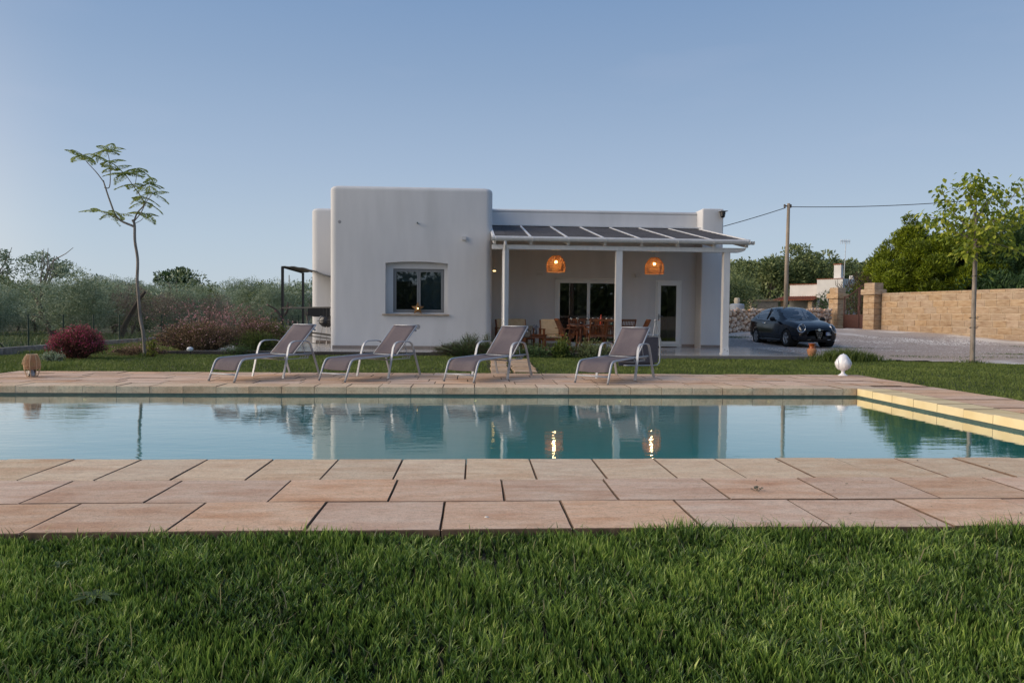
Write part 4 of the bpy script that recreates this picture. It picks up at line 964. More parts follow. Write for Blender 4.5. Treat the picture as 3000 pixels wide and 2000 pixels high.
t = thing('awning_frame', 'black metal awning frame with sagging dark cloth behind the left house corner', 'awning', (-8.14, 29.5, TZ))
AO = Vector((-8.14, 29.5, TZ))
def ab(q, name, m, **k): q.xform(Matrix.Translation(-AO)); return q.build(name, m, t, **k)
for (x, y) in ((-8.14, 29.5), (-8.30, 33.6)):
    q = MB(); q.box(x-.05, x+.05, y-.05, y+.05, TZ, 3.03); ab(q, 'post', black)
q = MB(); q.bar((-8.14, 29.5, 3.03), (-8.30, 33.6, 3.03), .09, .07); ab(q, 'top_rail', black)
q = MB(); q.bar((-8.14, 29.45, 1.30), (-4.3, 20.75, 1.245), .05, .05); q.bar((-8.14, 29.5, 1.30), (-8.30, 33.6, 1.30), .04, .04); ab(q, 'middle_rail', black)
q = MB(); q.bar((-6.0, 24.0, .45), (-4.3, 20.75, .42), .05, .05); q.bar((-5.9, 23.8, .33), (-4.3, 20.75, .31), .04, .03); ab(q, 'lower_rail', black)
for k in range(7):
    u = k/6; x, y = -5.55+1.1*u, 23.3-2.2*u; q = MB(); q.box(x-.05, x+.05, y-.02, y+.02, .98+random.uniform(-.03, .02), 1.235); ab(q, 'hanging_hook', black)
q = MB(); A_, B_, C__, D__ = Vector((-8.14, 29.5, 3.06)), Vector((-8.30, 33.6, 3.06)), Vector((-4.28, 20.8, 2.17)), Vector((-4.28, 23.9, 2.3)); v = []
for i in range(17):
    u = i/16
    for j in range(9):
        w = j/8; a = A_.lerp(B_, w); c = C__.lerp(D__, w); p = a.lerp(c, u); bow = .12*sin(pi*u)*(1-.25*abs(w-.5)) - .10*sin(pi*w)*sin(pi*u); v.append((p.x, p.y, p.z+bow-.02+.012*sin(i*1.7+j)))
f = [(i*9+j, i*9+j+1, (i+1)*9+j+1, (i+1)*9+j) for i in range(16) for j in range(8)]; q.add(v, f)
q.xform(Matrix.Translation(-AO)); o = q.build('awning_cloth', mat('awning_cloth', (.035, .032, .028), (.05, .044, .036), scale=4, rough=.9), t, smooth=True)
md = o.modifiers.new('thickness', 'SOLIDIFY'); md.thickness = .006
q = MB(); q.tube([tuple(Vector(v[i*9])) for i in range(17)], .022, 6); ab(q, 'front_edge', black)

# ------------------------------------------------------------------ car (nose towards local +x)
paint = mat('black_paint', (.004, .005, .009), rough=.10, spec=.45); chrome = mat('chrome', (.62, .63, .65), rough=.15, metal=.9)
tyre_m = mat('tyre', (.012, .012, .012), rough=.85); dark = mat('car_dark', (.006, .006, .006), rough=.7)
car = thing('parked_car', 'black three-door hatchback parked on the gravel beside the rubble wall', 'car')
# stations: x from nose, half width, sill z, belt/shoulder z, top z, roof half width
ST = [(0.00, .46, .30, .46, .60, .34), (0.04, .58, .23, .52, .66, .44), (.14, .70, .20, .58, .73, .54), (.34, .79, .19, .66, .81, .62), (.62, .835, .19, .74, .885, .66), (.95, .85, .19, .82, .945, .68),
      (1.18, .855, .18, .86, .985, .66), (1.42, .858, .18, .885, 1.13, .62), (1.70, .86, .18, .90, 1.29, .585), (1.98, .86, .18, .91, 1.392, .565), (2.25, .86, .18, .92, 1.435, .56), (2.60, .86, .18, .935, 1.44, .555),
      (2.95, .862, .18, .95, 1.415, .55), (3.28, .865, .18, .97, 1.375, .545), (3.55, .862, .19, .985, 1.315, .54), (3.76, .85, .22, .985, 1.225, .55), (3.92, .82, .25, .96, 1.08, .58), (4.02, .74, .30, .86, .93, .56), (4.06, .64, .34, .70, .80, .48)]
ST = np.array(ST); sx_ = ST[:, 0]; XS = np.unique(np.concatenate([np.arange(0, 4.06, .028), [4.06]]))
def cr_interp(x, col):
    h = np.gradient(ST[:, col], sx_); i = np.clip(np.searchsorted(sx_, x, side='right')-1, 0, len(sx_)-2); d = sx_[i+1]-sx_[i]; t = (x-sx_[i])/d
    a, b = ST[i, col], ST[i+1, col]; return (2*t**3-3*t**2+1)*a+(t**3-2*t**2+t)*h[i]*d+(-2*t**3+3*t**2)*b+(t**3-t**2)*h[i+1]*d
WL = [cr_interp(XS, k) for k in range(1, 6)]
NR = 44
def ringpts(k):
    w, zs, zb, zt, wr = [a[k] for a in WL]; gh = max(0, zt-zb)
    ctl = [(0, zs), (w*.80, zs), (w*.93, zs+.03), (w*.99, zs+.13), (w*1.0, zs+.28), (w*.985, zb-.16 if zb-.16 > zs+.3 else zs+.32), (w*.965, zb-.04), (w*.93, zb+.005), (wr+(w*.90-wr)*.55, zb+gh*.46), (wr+.02, zb+gh*.86), (wr*.86, zt-.012*min(1, gh/.2)), (wr*.5, zt-.002), (0, zt+.006)]
    P = np.array(ctl); d = np.r_[0, np.cumsum(np.hypot(*np.diff(P, axis=0).T))]; s = np.linspace(0, d[-1], NR)
    y = np.interp(s, d, P[:, 0]); z = np.interp(s, d, P[:, 1])
    for _ in range(3):
        y[1:-1] = (y[:-2]+2*y[1:-1]+y[2:])/4; z[1:-1] = (z[:-2]+2*z[1:-1]+z[2:])/4
    return y, z
GR = np.array([np.stack([np.full(NR, XS[k]), *ringpts(k)], 1) for k in range(len(XS))])      # (nx, NR, 3), left half y>0
def inpoly(px, pz, poly):
    inside = np.zeros(px.shape, bool); n = len(poly); j = n-1
    for i in range(n):
        xi, zi = poly[i]; xj, zj = poly[j]; c = ((zi > pz) != (zj > pz)) & (px < (xj-xi)*(pz-zi)/(zj-zi+1e-12)+xi); inside ^= c; j = i
    return inside
cen = (GR[:-1, :-1]+GR[1:, :-1]+GR[:-1, 1:]+GR[1:, 1:])/4; cx_, cy_, cz_ = cen[..., 0], cen[..., 1], cen[..., 2]
WB0, WB1, WRR = .78, 3.29, .335
arch = (np.hypot(cx_-WB0, cz_-.31) < WRR) | (np.hypot(cx_-WB1, cz_-.31) < WRR); arch &= cy_ > .35
topz = np.interp(cx_, XS, WL[3]); beltz = np.interp(cx_, XS, WL[2])
side_w = inpoly(cx_, cz_, [(1.50, .955), (1.62, 1.07), (1.86, 1.22), (2.12, 1.335), (2.42, 1.375), (2.42, .965)]) | inpoly(cx_, cz_, [(2.50, .968), (2.50, 1.375), (2.90, 1.35), (3.18, 1.28), (3.34, 1.16), (3.28, 1.05), (3.10, 1.0)])
side_w &= cy_ > .35
wind = (cx_ > 1.16) & (cx_ < 1.93) & (cz_ > beltz+.30*(topz-beltz)) & (cy_ < np.interp(cx_, XS, WL[4])*.99) & (np.abs(cz_-topz) < .05) & (cy_ < .60)
rear = (cx_ > 3.42) & (cx_ < 3.84) & (np.abs(cz_-topz) < .06) & (cy_ < .50)
Imap = np.arange(GR.shape[0]*GR.shape[1]).reshape(GR.shape[:2])
Q = np.stack([Imap[:-1, :-1], Imap[1:, :-1], Imap[1:, 1:], Imap[:-1, 1:]], -1)
V_ = GR.reshape(-1, 3)
def carpart(name, mask, m, parent=car, off=0.0, both=True, smooth=True):
    F = Q[mask]; Vv = V_.copy(); n0 = len(Vv); Vm = Vv*np.array([1, -1, 1]); VV = np.concatenate([Vv, Vm]); FF = np.concatenate([F, F[:, ::-1]+n0])
    used, inv = np.unique(FF.ravel(), return_inverse=True); VV = VV[used]; FF = inv.reshape(-1, 4)
    VV[:, 0] = 2.03-VV[:, 0]     # nose at +2.03
    FF = FF[:, ::-1]
    o = npmesh(name, VV, 4, m, car if parent is None else parent, faces=FF); o.data.polygons.foreach_set('use_smooth', [smooth]*len(FF))
    bm = bmesh.new(); bm.from_mesh(o.data); bmesh.ops.remove_doubles(bm, verts=bm.verts, dist=.0006); bmesh.ops.recalc_face_normals(bm, faces=bm.faces); bm.to_mesh(o.data); bm.free()
    if smooth: o.data.polygons.foreach_set('use_smooth', [True]*len(o.data.polygons))
    return o
glz = side_w | wind | rear
carpart('body', ~(glz | arch), paint)
cglass = glassmat('car_glass', (.58, .64, .64), base=.14)
carpart('side_window', side_w, cglass); carpart('windscreen', wind, cglass); carpart('rear_window', rear, cglass)
def cx(x): return 2.03-x
# cabin: dark floor, seats, wheel
q = MB(); q.box(cx(3.6), cx(1.2), -.72, .72, .25, .30); q.box(cx(1.5), cx(1.2), -.70, .70, .3, .92); q.build('dashboard', dark, car)
for s in (-1, 1):
    q = MB(); q.box(cx(2.35), cx(1.95), s*.36-.24, s*.36+.24, .3, .62, ch=.04); q.box(cx(2.55), cx(2.38), s*.36-.23, s*.36+.23, .55, 1.12, ch=.05); q.box(cx(2.56), cx(2.44), s*.36-.12, s*.36+.12, 1.14, 1.30, ch=.04); q.build('seat', mat('seat_cloth', (.12, .11, .10), rough=.9), car)
q = MB(); q.tube([(cx(1.72), .36+.18*cos(a), .93+.17*sin(a)) for a in [k*2*pi/20 for k in range(21)]], .014, 6); q.build('steering_wheel', dark, car)
# wheel housings, wheels
def wheel(x, s):
    w = bpy.data.objects.new('wheel', None); COL.objects.link(w); w.parent = car; w.location = (cx(x), s*.76, .30)
    q = MB(); R = .302; prof = [(.20, -.085), (.285, -.09), (R, -.07), (R, .07), (.285, .09), (.205, .085)]; q.lathe(prof, 36, cap=False); q.xform(Matrix.Rotation(pi/2, 4, 'X')); q.build('tyre', tyre_m, w, smooth=True)
    rm_ = mat('alloy', (.48, .49, .51), rough=.28, metal=.7)
    q = MB(); q.lathe([(.205, .075), (.212, .08), (.195, .055), (.190, -.05)], 36, cap=False)
    for k in range(5):
        a = 2*pi*k/5+.3
        for d in (-.16, .16):
            q.bar((.04*cos(a), .04*sin(a), .062), (.198*cos(a+d), .198*sin(a+d), .068), .026, .022)
        q.bar((.10*cos(a), .10*sin(a), .066), (.20*cos(a), .20*sin(a), .066), .02, .02)
    q.lathe([(.05, .05), (.045, .082), (.001, .085)], 16); q.xform(Matrix.Rotation(pi/2 if s < 0 else -pi/2, 4, 'X')); q.build('rim', rm_, w)
    q = MB(); q.lathe([(.13, .01), (.13, .02)], 24); q.lathe([(.20, -.06), (.2, -.05)], 24); q.xform(Matrix.Rotation(pi/2 if s < 0 else -pi/2, 4, 'X')); q.build('brake_disc', mat('brake', (.10, .10, .10), rough=.4, metal=.8), w)
    q = MB(); q.lathe([(WRR-.002, -.24), (WRR-.002, .075)], 30, cap=False); q.lathe([(WRR, -.24), (.01, -.24)], 30, cap=False); q.xform(Matrix.Translation((cx(x), s*.76, .31)) @ Matrix.Rotation(pi/2 if s < 0 else -pi/2, 4, 'X')); q.build('wheel_housing', dark, car)
for x in (WB0, WB1):
    for s in (-1, 1): wheel(x, s)
q = MB(); q.box(cx(3.9), cx(.2), -.6, .6, .17, .24); q.box(cx(2.9), cx(1.15), -.8, .8, .165, .24); q.build('underside', dark, car)
def nose_x(y, z):
    """x of the body surface near the nose for half width y at height z"""
    pts = GR[:24].reshape(-1, 3); d = (pts[:, 1]-abs(y))**2+(pts[:, 2]-z)**2; best = None
    for k in range(GR.shape[0]):
        yy, zz = GR[k, :, 1], GR[k, :, 2]
        if XS[k] > 1.2: break
        up_ = zz >= z-.02
        if np.any(up_) and np.max(yy[np.abs(zz-z) < .06], initial=0) >= abs(y) and zz.max() >= z: return XS[k]
    return .3
# round headlamps
for s in (-1, 1):
    hx, hy, hz = cx(.150), s*.575, .655
    t_ = Matrix.Translation((hx, hy, hz)) @ Matrix.Rotation(radians(s*33), 4, 'Z') @ Matrix.Rotation(radians(90-28), 4, 'Y')
    q = MB(); q.lathe([(.118, .0), (.132, .012), (.126, .026), (.112, .020)], 32, cap=False); q.lathe([(.13, -.09), (.124, .014)], 32, cap=False); q.xform(Matrix.Scale(1, 4)); v0 = [(x*1.34, y*1.02, z) for x, y, z in q.v]; q.v = v0; q.xform(t_); H_ = q.build('headlight', chrome, car, autosmooth=40)
    q = MB(); q.lathe([(.108, -.03), (.05, -.05), (.001, -.05)], 28, cap=False); q.v = [(x*1.34, y*1.02, z) for x, y, z in q.v]; q.lathe([(.034, -.045), (.040, -.01), (.034, .0), (.03, -.03)], 20, (.04, 0, 0)); q.xform(t_); q.build('reflector', mat('reflector', (.78, .80, .82), rough=.25, metal=.35), H_)
    q = MB(); q.lathe([(.119, .013), (.10, .026), (.05, .038), (.001, .042)], 28, cap=False); q.v = [(x*1.34, y*1.02, z) for x, y, z in q.v]; q.xform(t_); q.build('lens', glassmat('lamp_lens', (.85, .88, .88)), H_, smooth=True)
# shield grille with bars and a round badge
gx0 = cx(-.004)
q = MB(); sh = [(-.13, .60), (-.06, .635), (.06, .635), (.13, .60), (.115, .46), (.06, .32), (0, .255), (-.06, .32), (-.115, .46)]
v = [(gx0-.035+(.0 if z < .6 else -.02), y, z) for y, z in sh]+[(gx0+.005-(0 if z < .6 else .03), y, z) for y, z in sh]; n_ = len(sh)
q.add(v, [tuple(range(n_, 2*n_)), tuple(range(n_-1, -1, -1))]+[(i, (i+1) % n_, (i+1) % n_+n_, i+n_) for i in range(n_)]); GRL = q.build('grille', dark, car)
for z, w in ((.50, .115), (.43, .098), (.37, .075), (.315, .05)):
    q = MB(); q.bar((gx0+.010, -w, z), (gx0+.010, w, z), .012, .012); q.build('grille_bar', chrome, GRL)
q = MB(); q.bar((gx0-.012, -.15, .607), (gx0-.005, 0, .612), .012, .012); q.bar((gx0-.012, .15, .607), (gx0-.005, 0, .612), .012, .012); q.build('grille_wing', chrome, GRL)
q = MB(); q.lathe([(.048, -.01), (.05, .0), (.046, .006), (.001, .008)], 24); q.xform(Matrix.Translation((gx0-.002, 0, .612)) @ Matrix.Rotation(radians(72), 4, 'Y')); q.build('badge', mat('badge', (.62, .62, .5), (.25, .35, .38), scale=30, rough=.25), GRL)
# lower air intake with chrome edge, plate, mirrors, handles, wipers, trims
q = MB(); pts = []
for s in (-1, 1):
    q2 = MB(); q2.tube(smooth_path([(cx(.23), s*.68, .40), (cx(.12), s*.60, .33), (cx(.05), s*.50, .275), (cx(.005), s*.30, .265)], 4), .007, 6); q2.build('intake_trim', chrome, car)
    q2 = MB(); v = [(cx(.20), s*.64, .385), (cx(.02), s*.14, .40), (cx(-.006), s*.13, .285), (cx(.06), s*.50, .285), (cx(.12), s*.58, .33)]; q2.add(v+[(x-.06, y, z) for x, y, z in v], [(0, 1, 2, 3, 4), (9, 8, 7, 6, 5)]+[(i, (i+1) % 5, (i+1) % 5+5, i+5) for i in range(5)]); q2.build('air_intake', dark, car)
pl_ = bpy.data.objects.new('number_plate', None); COL.objects.link(pl_); pl_.parent = car; pl_.location = (cx(.045), .43, .475); pl_.rotation_euler = (0, 0, radians(14))
q = MB(); q.box(-.006, .004, -.19, .19, -.055, .055); q.build('plate_board', mat('plate_white_board', (.62, .66, .72), rough=.4), pl_)
for y0, y1 in ((-.19, -.155), (.155, .19)):
    q = MB(); q.box(.0041, .006, y0, y1, -.055, .055); q.build('blue_band', mat('plate_blue', rgb(30, 90, 180), rough=.4), pl_)
fc = bpy.data.curves.new('plate_text', 'FONT'); fc.body = 'ED 818ED'; fc.size = .085; fc.align_x = 'CENTER'; fc.align_y = 'CENTER'; fc.extrude = .001
to = bpy.data.objects.new('tmp', fc); COL.objects.link(to); dg = bpy.context.evaluated_depsgraph_get(); tme = bpy.data.meshes.new_from_object(to.evaluated_get(dg)); bpy.data.objects.remove(to)
tx = link('plate_text', tme, pl_, mat('plate_ink', (.02, .025, .05), rough=.5)); tx.rotation_euler = (pi/2, 0, pi/2); tx.location = (.0066, 0, 0)
for s in (-1, 1):
    q = MB(); q.ball((cx(1.60), s*.97, .985), .105, 14, 9, (.62, 1, .78)); Mr = q.build('mirror', dark if s < 0 else dark, car, smooth=True)
    q = MB(); q.tube([(cx(1.58), s*.84, .93), (cx(1.60), s*.92, .95)], .03, 8); q.build('mirror_arm', dark, Mr)
    q = MB(); q.tube([(cx(2.62), s*.868, .83), (cx(2.60), s*.89, .835), (cx(2.44), s*.89, .83), (cx(2.42), s*.868, .825)], .014, 6, flat=(1, 1)); q.build('door_handle', chrome, car)
    q = MB(); q.tube(smooth_path([(cx(3.36), s*.80, 1.06), (cx(3.15), s*.835, .985), (cx(2.6), s*.848, .955), (cx(2.0), s*.845, .945), (cx(1.5), s*.83, .94)], 4), .007, 6); q.build('window_trim', chrome, car)
    q = MB(); q.tube([(cx(2.78), s*.874, .30), (cx(2.76), s*.88, .80)], .0035, 4); q.tube([(cx(1.30), s*.866, .30), (cx(1.36), s*.862, .86)], .0035, 4); q.build('door_gap', dark, car)
    q = MB(); q.box(cx(2.9), cx(1.15), s*.862-.015, s*.862+.015, .205, .25, ch=.008); q.build('sill_trim', paint, car)
q = MB(); q.tube([(cx(2.46), .79, .97), (cx(2.46), .60, 1.38)], .018, 6); q.tube([(cx(2.46), -.79, .97), (cx(2.46), -.60, 1.38)], .018, 6); q.build('door_pillar', dark, car)
for s in (-.05, .42):
    q = MB(); q.tube([(cx(1.14), s, .985), (cx(1.22), s-.40, 1.035)], .008, 5); q.build('wiper', dark, car)
for s in (-.3, .12):
    q = MB(); q.ball((cx(1.05), s, .955), .014, 6, 4); q.build('washer_jet', dark, car)
q = MB(); q.tube([(cx(2.9), 0, 1.42), (cx(3.12), 0, 1.60)], .004, 5); q.build('roof_aerial', dark, car)
car.location = (12.08, 25.42, th(12.4, 25.4)+.02); car.rotation_euler = (0, 0, radians(-89))
# ------------------------------------------------------------------ rubble wall, gate, block wall
rubm = mat('rubble_stone', rgb(230, 212, 192), rgb(212, 180, 152), scale=5, rough=.9, bump=.012, bscale=20, rand=.16, c3=rgb(208, 150, 110), s3=.8, t3=(.54, .66))
mort = mat('mortar', rgb(150, 118, 92), rgb(120, 88, 66), scale=12, rough=.95)
def stone_mesh(seed):
    bm = bmesh.new(); bmesh.ops.create_icosphere(bm, subdivisions=1, radius=.5); r = random.Random(seed)
    for v in bm.verts: v.co *= r.uniform(.86, 1.12)
    me = bpy.data.meshes.new('stone'); bm.to_mesh(me); bm.free(); me.materials.append(rubm); return me
SM = [stone_mesh(i) for i in range(8)]
A0, A1 = Vector((9.9, 29.4)), Vector((19.8, 37.3)); L = (A1-A0).length; dr = (A1-A0)/L; ang = atan2(dr.y, dr.x)
RW = thing('rubble_wall', 'low dry wall of pinkish rubble stones behind the parked car', 'wall', (A0.x, A0.y, th(A0.x, A0.y)-.05), ang)
zb1 = th(A1.x, A1.y)-.05-RW.location.z; top0, top1 = 1.41-RW.location.z, 1.60-RW.location.z
q = MB(); q.add([(0, -.14, -.3), (L, -.14, -.3+zb1), (L, .2, -.3+zb1), (0, .2, -.3), (0, -.14, top0-.06), (L, -.14, top1-.06), (L, .2, top1-.06), (0, .2, top0-.06)], [(3, 2, 1, 0), (4, 5, 6, 7), (0, 1, 5, 4), (1, 2, 6, 5), (2, 3, 7, 6), (3, 0, 4, 7)]); q.build('mortar_core', mort, RW)
sp = []; tries = 0
for s_ in (.26, .22, .19, .16, .135, .11):
    for _ in range(2600):
        x = random.uniform(0, L); u = x/L; zlo = zb1*u; zhi = top0+(top1-top0)*u; z = random.uniform(zlo+.02, zhi-.03)
        if all((x-a)**2+(z-b)**2 > (.46*(s_+c))**2 for a, b, c in sp): sp.append((x, z, s_))
sp.sort(key=lambda a: -a[2]); rest = MB()
for i, (x, z, s_) in enumerate(sp):
    sc = (s_*random.uniform(1.0, 1.3), random.uniform(.12, .2), s_*random.uniform(.8, 1.02)); r_ = random.uniform(-.6, .6)
    if i < 298:
        o = child('stone', random.choice(SM), RW, (x, -.15, z)); o.scale = sc; o.rotation_euler = (0, r_, 0)
    else:
        M_ = Matrix.Translation((x, -.15, z)) @ Matrix.Rotation(r_, 4, 'Y') @ Matrix.Diagonal((*sc, 1)); me = random.choice(SM); rest.add([M_ @ v.co for v in me.vertices], [tuple(p.vertices) for p in me.polygons])
if rest.v: o = rest.build('small_stones', rubm, RW); o['kind'] = 'stuff'

tuf = mat('tufa_block', rgb(190, 168, 140), rgb(164, 136, 108), scale=4, rough=.95, bump=.012, bscale=16, rand=.09, stretch=(1, 1, 3), c3=rgb(142, 114, 88), s3=3.0, t3=(.56, .75), bstretch=(1, 1, 3))
tmort = mat('tufa_mortar', rgb(220, 204, 178), rgb(208, 190, 162), scale=10, rough=.95, bump=.004, bscale=50)
def block_wall(name, label, P0, P1, h0, h1, z0, z1, bl=.56, bh=.30):
    P0, P1 = Vector(P0), Vector(P1); L = (P1-P0).length; d = (P1-P0)/L; t = thing(name, label, 'wall', (P0.x, P0.y, z0), atan2(d.y, d.x))
    dz = z1-z0; q = MB(); q.add([(0, -.02, -.3), (L, -.02, -.3+dz), (L, .28, -.3+dz), (0, .28, -.3), (0, -.02, h0), (L, -.02, dz+h1), (L, .28, dz+h1), (0, .28, h0)], [(3, 2, 1, 0), (4, 5, 6, 7), (0, 1, 5, 4), (1, 2, 6, 5), (2, 3, 7, 6), (3, 0, 4, 7)]); q.build('mortar_core', tmort, t)
    r = 0; ztop = lambda x: h0+(dz+h1-h0)*x/L
    z = -.02-bh
    while z < max(h0, dz+h1):
        x = -(.5*bl if r % 2 else 0)
        while x < L:
            w = bl*random.uniform(.82, 1.2); a, c = max(0.004, x), min(L-.004, x+w-.024)
            zt = min(z+bh-.024, ztop((a+c)/2)-.004)
            if c-a > .08 and zt-z > .05:
                q = MB(); q.box(a, c, -.034-random.uniform(0, .008), .0, z, zt, ch=.007); q.build('block', tuf, t)
            x += w
        z += bh; r += 1
    return t
WP0, WP1 = (20.86, 33.95), (24.6, 22.7)
block_wall('block_wall', 'long high wall of yellow tufa blocks closing the gravel yard on the right', WP0, WP1, 1.93, 2.02, .46, .40, .60, .305)
def pillar(name, label, x, y, rz_, w, h, z):
    t = thing(name, label, 'gate pillar', (x, y, z), rz_); r = 0; zz = -.1
    while zz < h-.62:
        for sx in ((-1, 1) if r % 2 else (0,)):
            a, c = (-w/2, w/2) if sx == 0 else ((-w/2, -.006) if sx < 0 else (.006, w/2)); q = MB(); q.box(a, c, -w/2, w/2, zz, min(zz+.29, h-.62), ch=.01); q.build('block', tuf, t)
        zz += .30; r += 1
    q = MB(); q.box(-w/2-.09, w/2+.09, -w/2-.09, w/2+.09, h-.61, h-.33, ch=.02); q.build('cornice', tuf, t)
    for a, c in ((-w/2+.02, 0.1), (.11, w/2-.02)):
        q = MB(); q.box(a, c, -w/2+.02, w/2-.02, h-.328, h, ch=.015); q.build('cap_block', tuf, t)
    return t
GA = atan2(WP1[1]-WP0[1], WP1[0]-WP0[0])
pillar('gate_pillar', 'tufa gate pillar with stepped cap where the block wall begins, right of the gate', 20.62, 34.35, GA, .66, 2.42, .50)
pillar('gate_pillar', 'tufa gate pillar at the end of the rubble wall, left of the gate', 20.42, 37.5, GA, .62, 2.30, .50)
# arched two-leaf iron gate
gm_ = mat('gate_brown', rgb(84, 52, 44), rgb(70, 44, 38), scale=20, rough=.6)
g0, g1 = Vector((20.50, 36.95)), Vector((20.92, 34.62)); gL = (g1-g0).length
t = thing('iron_gate', 'brown arched two-leaf iron gate between the tufa pillars', 'gate', (g0.x, g0.y, .55), atan2((g1-g0).y, (g1-g0).x))
def gtop(x): u = x/gL; return 1.72+.62*(.5-.5*cos(min(1, u/.72)*pi)) if u < .72 else 2.34-.10*((u-.72)/.28)**1.5
for lo_, hi_ in ((0, gL/2-.02), (gL/2+.02, gL)):
    lf = MB(); lf.box(lo_, lo_+.05, -.02, .02, 0, gtop(lo_)); lf.box(hi_-.05, hi_, -.02, .02, 0, gtop(hi_)); lf.box(lo_+.05, hi_-.05, -.02, .02, 0, .05); lf.box(lo_+.05, hi_-.05, -.02, .02, .70, .75)
    F_ = lf.build('leaf_frame', gm_, t); q = MB(); q.box(lo_+.05, hi_-.05, -.006, .006, .05, .70); q.build('sheet_panel', gm_, F_)
    q = MB(); q.tube([(lo_+(hi_-lo_)*k/10, 0, gtop(lo_+(hi_-lo_)*k/10)) for k in range(11)], .028, 6); q.build('arch_rail', gm_, F_)
    nb = 10
    for k in range(1, nb):
        x = lo_+(hi_-lo_)*k/nb; q = MB(); q.tube([(x, 0, .75), (x, 0, gtop(x))], .011, 5); q.build('bar', gm_, F_)
q = MB(); q.box(gL/2-.05, gL/2+.05, -.05, .03, 1.0, 1.2); q.build('lock_box', gm_, t)

# ------------------------------------------------------------------ utility pole and wires
t = thing('utility_pole', 'tall grey concrete utility pole behind the parked car', 'pole', (14.42, 31.0, th(14.4, 31)))
q = MB(); q.tube([(0, 0, -.3), (.0, 0, 3), (.02, 0, 6.35-th(14.4, 31))], [.105, .09, .065], 14); q.build('pole', mat('concrete_pole', rgb(160, 146, 128), rgb(128, 116, 102), scale=5, rough=.9, bump=.003, bscale=60, stretch=(1, 1, .3)), t, smooth=True)
zt = 6.35-th(14.4, 31)
q = MB(); q.bar((-.18, 0, zt-.12), (.06, 0, zt-.12), .05, .05); q.build('bracket', black, t)
for x in (-.17, .12):
    q = MB(); q.lathe([(.02, -.2), (.045, -.18), (.04, -.12), (.05, -.08), (.03, -.04)], 12, (x, 0, zt)); q.build('insulator', mat('insulator', (.1, .08, .07), rough=.3), t)
wire_m = mat('wire', (.03, .03, .032), rough=.7)
def wire(a, b, sag, label):
    a, b = Vector(a), Vector(b); q = MB(); q.tube([a.lerp(b, k/30)-Vector((0, 0, sag*4*(k/30)*(1-k/30))) for k in range(31)], .017, 5); tag(q.build('overhead_wire', wire_m, smooth=True), label, 'wire')
wire((14.3, 31, 6.15), (6.9, 29.5, 4.1), .12, 'overhead wire sloping down from the pole to the house roof')
wire((14.5, 31, 6.2), (31.0, 29.0, 7.7), .45, 'overhead wire running right from the pole behind the green street tree')

# ------------------------------------------------------------------ neighbouring white house
nb_w = mat('neighbour_white', (.70, .69, .67), (.60, .59, .57), scale=1.2, rough=.9); tile_r = mat('roof_tile_red', rgb(150, 82, 56), rgb(116, 62, 44), scale=12, rough=.85)
NZ = th(30, 60); t = thing('neighbour_house', 'white flat-roofed house with a brown tiled porch beyond the gate', 'house', (28.4, 61.5, NZ), radians(-50))
def nbx(x0, x1, y0, y1, z0, z1, name, m, ch=0):
    q = MB(); q.box(x0, x1, y0, y1, z0, z1, ch=ch); return q.build(name, m, t)
H1, H2 = 4.20-NZ, 4.55-NZ
nbx(0, 3.0, 1.2, 4, -1, H1, 'side_wing', nb_w); nbx(3.0, 5.2, 0, 4.4, -1, H2, 'main_block', nb_w)
nbx(-.02, 2.98, 1.1, 1.25, H1-.02, H1+.03, 'roof_edge', tile_r); nbx(2.96, 5.24, -.05, 0.05, H2-.02, H2+.03, 'roof_edge', tile_r)
wn_ = nbx(3.3, 3.95, -.06, .0, .75, 1.65, 'window', mat('grille_grey', rgb(96, 88, 84), rough=.6)); nbx(3.36, 3.89, -.075, -.06, .81, 1.59, 'pane', mat('dark_pane', (.02, .025, .03), rough=.1), ).parent = wn_
for k in range(5):
    q = MB(); x = 3.40+.11*k; q.box(x-.012, x+.012, -.10, -.076, .76, 1.64); q.build('window_bar', mat('grille_grey', rgb(96, 88, 84)), wn_)
wn_ = nbx(.9, 2.4, 1.15, 1.2, .1, .85, 'window', mat('dark_pane', (.02, .025, .03)))
for x in (.9, 1.62, 2.34): nbx(x, x+.06, 1.10, 1.15, .1, .85, 'window_frame', nb_w).parent = wn_
for x in (.0, 2.5): nbx(x, x+.34, -.6, -.26, -1, 1.62, 'porch_pillar', tuf)
nbx(3.4, 3.5, -.5, 0, -1, .45, 'porch_parapet', nb_w); nbx(2.5, 3.6, -.7, -.5, -1, .45, 'porch_parapet', nb_w)
q = MB(); q.add([(-.6, -1.0, 1.72), (3.2, -1.0, 1.78), (3.2, 1.2, 2.12), (-.6, 1.2, 2.06), (-.6, -1.0, 1.64), (3.2, -1.0, 1.70), (3.2, 1.2, 2.04), (-.6, 1.2, 1.98)], [(0, 1, 2, 3), (7, 6, 5, 4), (0, 4, 5, 1), (1, 5, 6, 2), (2, 6, 7, 3), (3, 7, 4, 0)]); PR = q.build('porch_roof', tile_r, t)
for k in range(17):
    q = MB(); x = -.5+.22*k; q.tube([(x, -1.02, 1.72+.004*k), (x, 1.2, 2.08)], .055, 6); q.build('roof_tile_row', tile_r, PR)
nbx(4.2, 4.8, .6, 1.1, H2, H2+1.25, 'chimney', nb_w); nbx(4.15, 4.85, .55, 1.15, H2+1.25, H2+1.33, 'chimney_cap', tile_r)
nbx(4.6, 4.9, 3, 3.3, H2, H2+.4, 'vent_stack', nb_w)
t2 = thing('tv_antenna', 'thin roof antenna mast on the neighbouring white house', 'antenna', (34.0, 61.5, NZ+H2-1.3)); q = MB(); q.tube([(0, 0, 0), (.15, 0, 5.1)], .03, 6); q.build('mast', alu, t2)
q = MB(); q.tube([(-.35, 0, 4.95), (.55, 0, 4.95)], .03, 5)
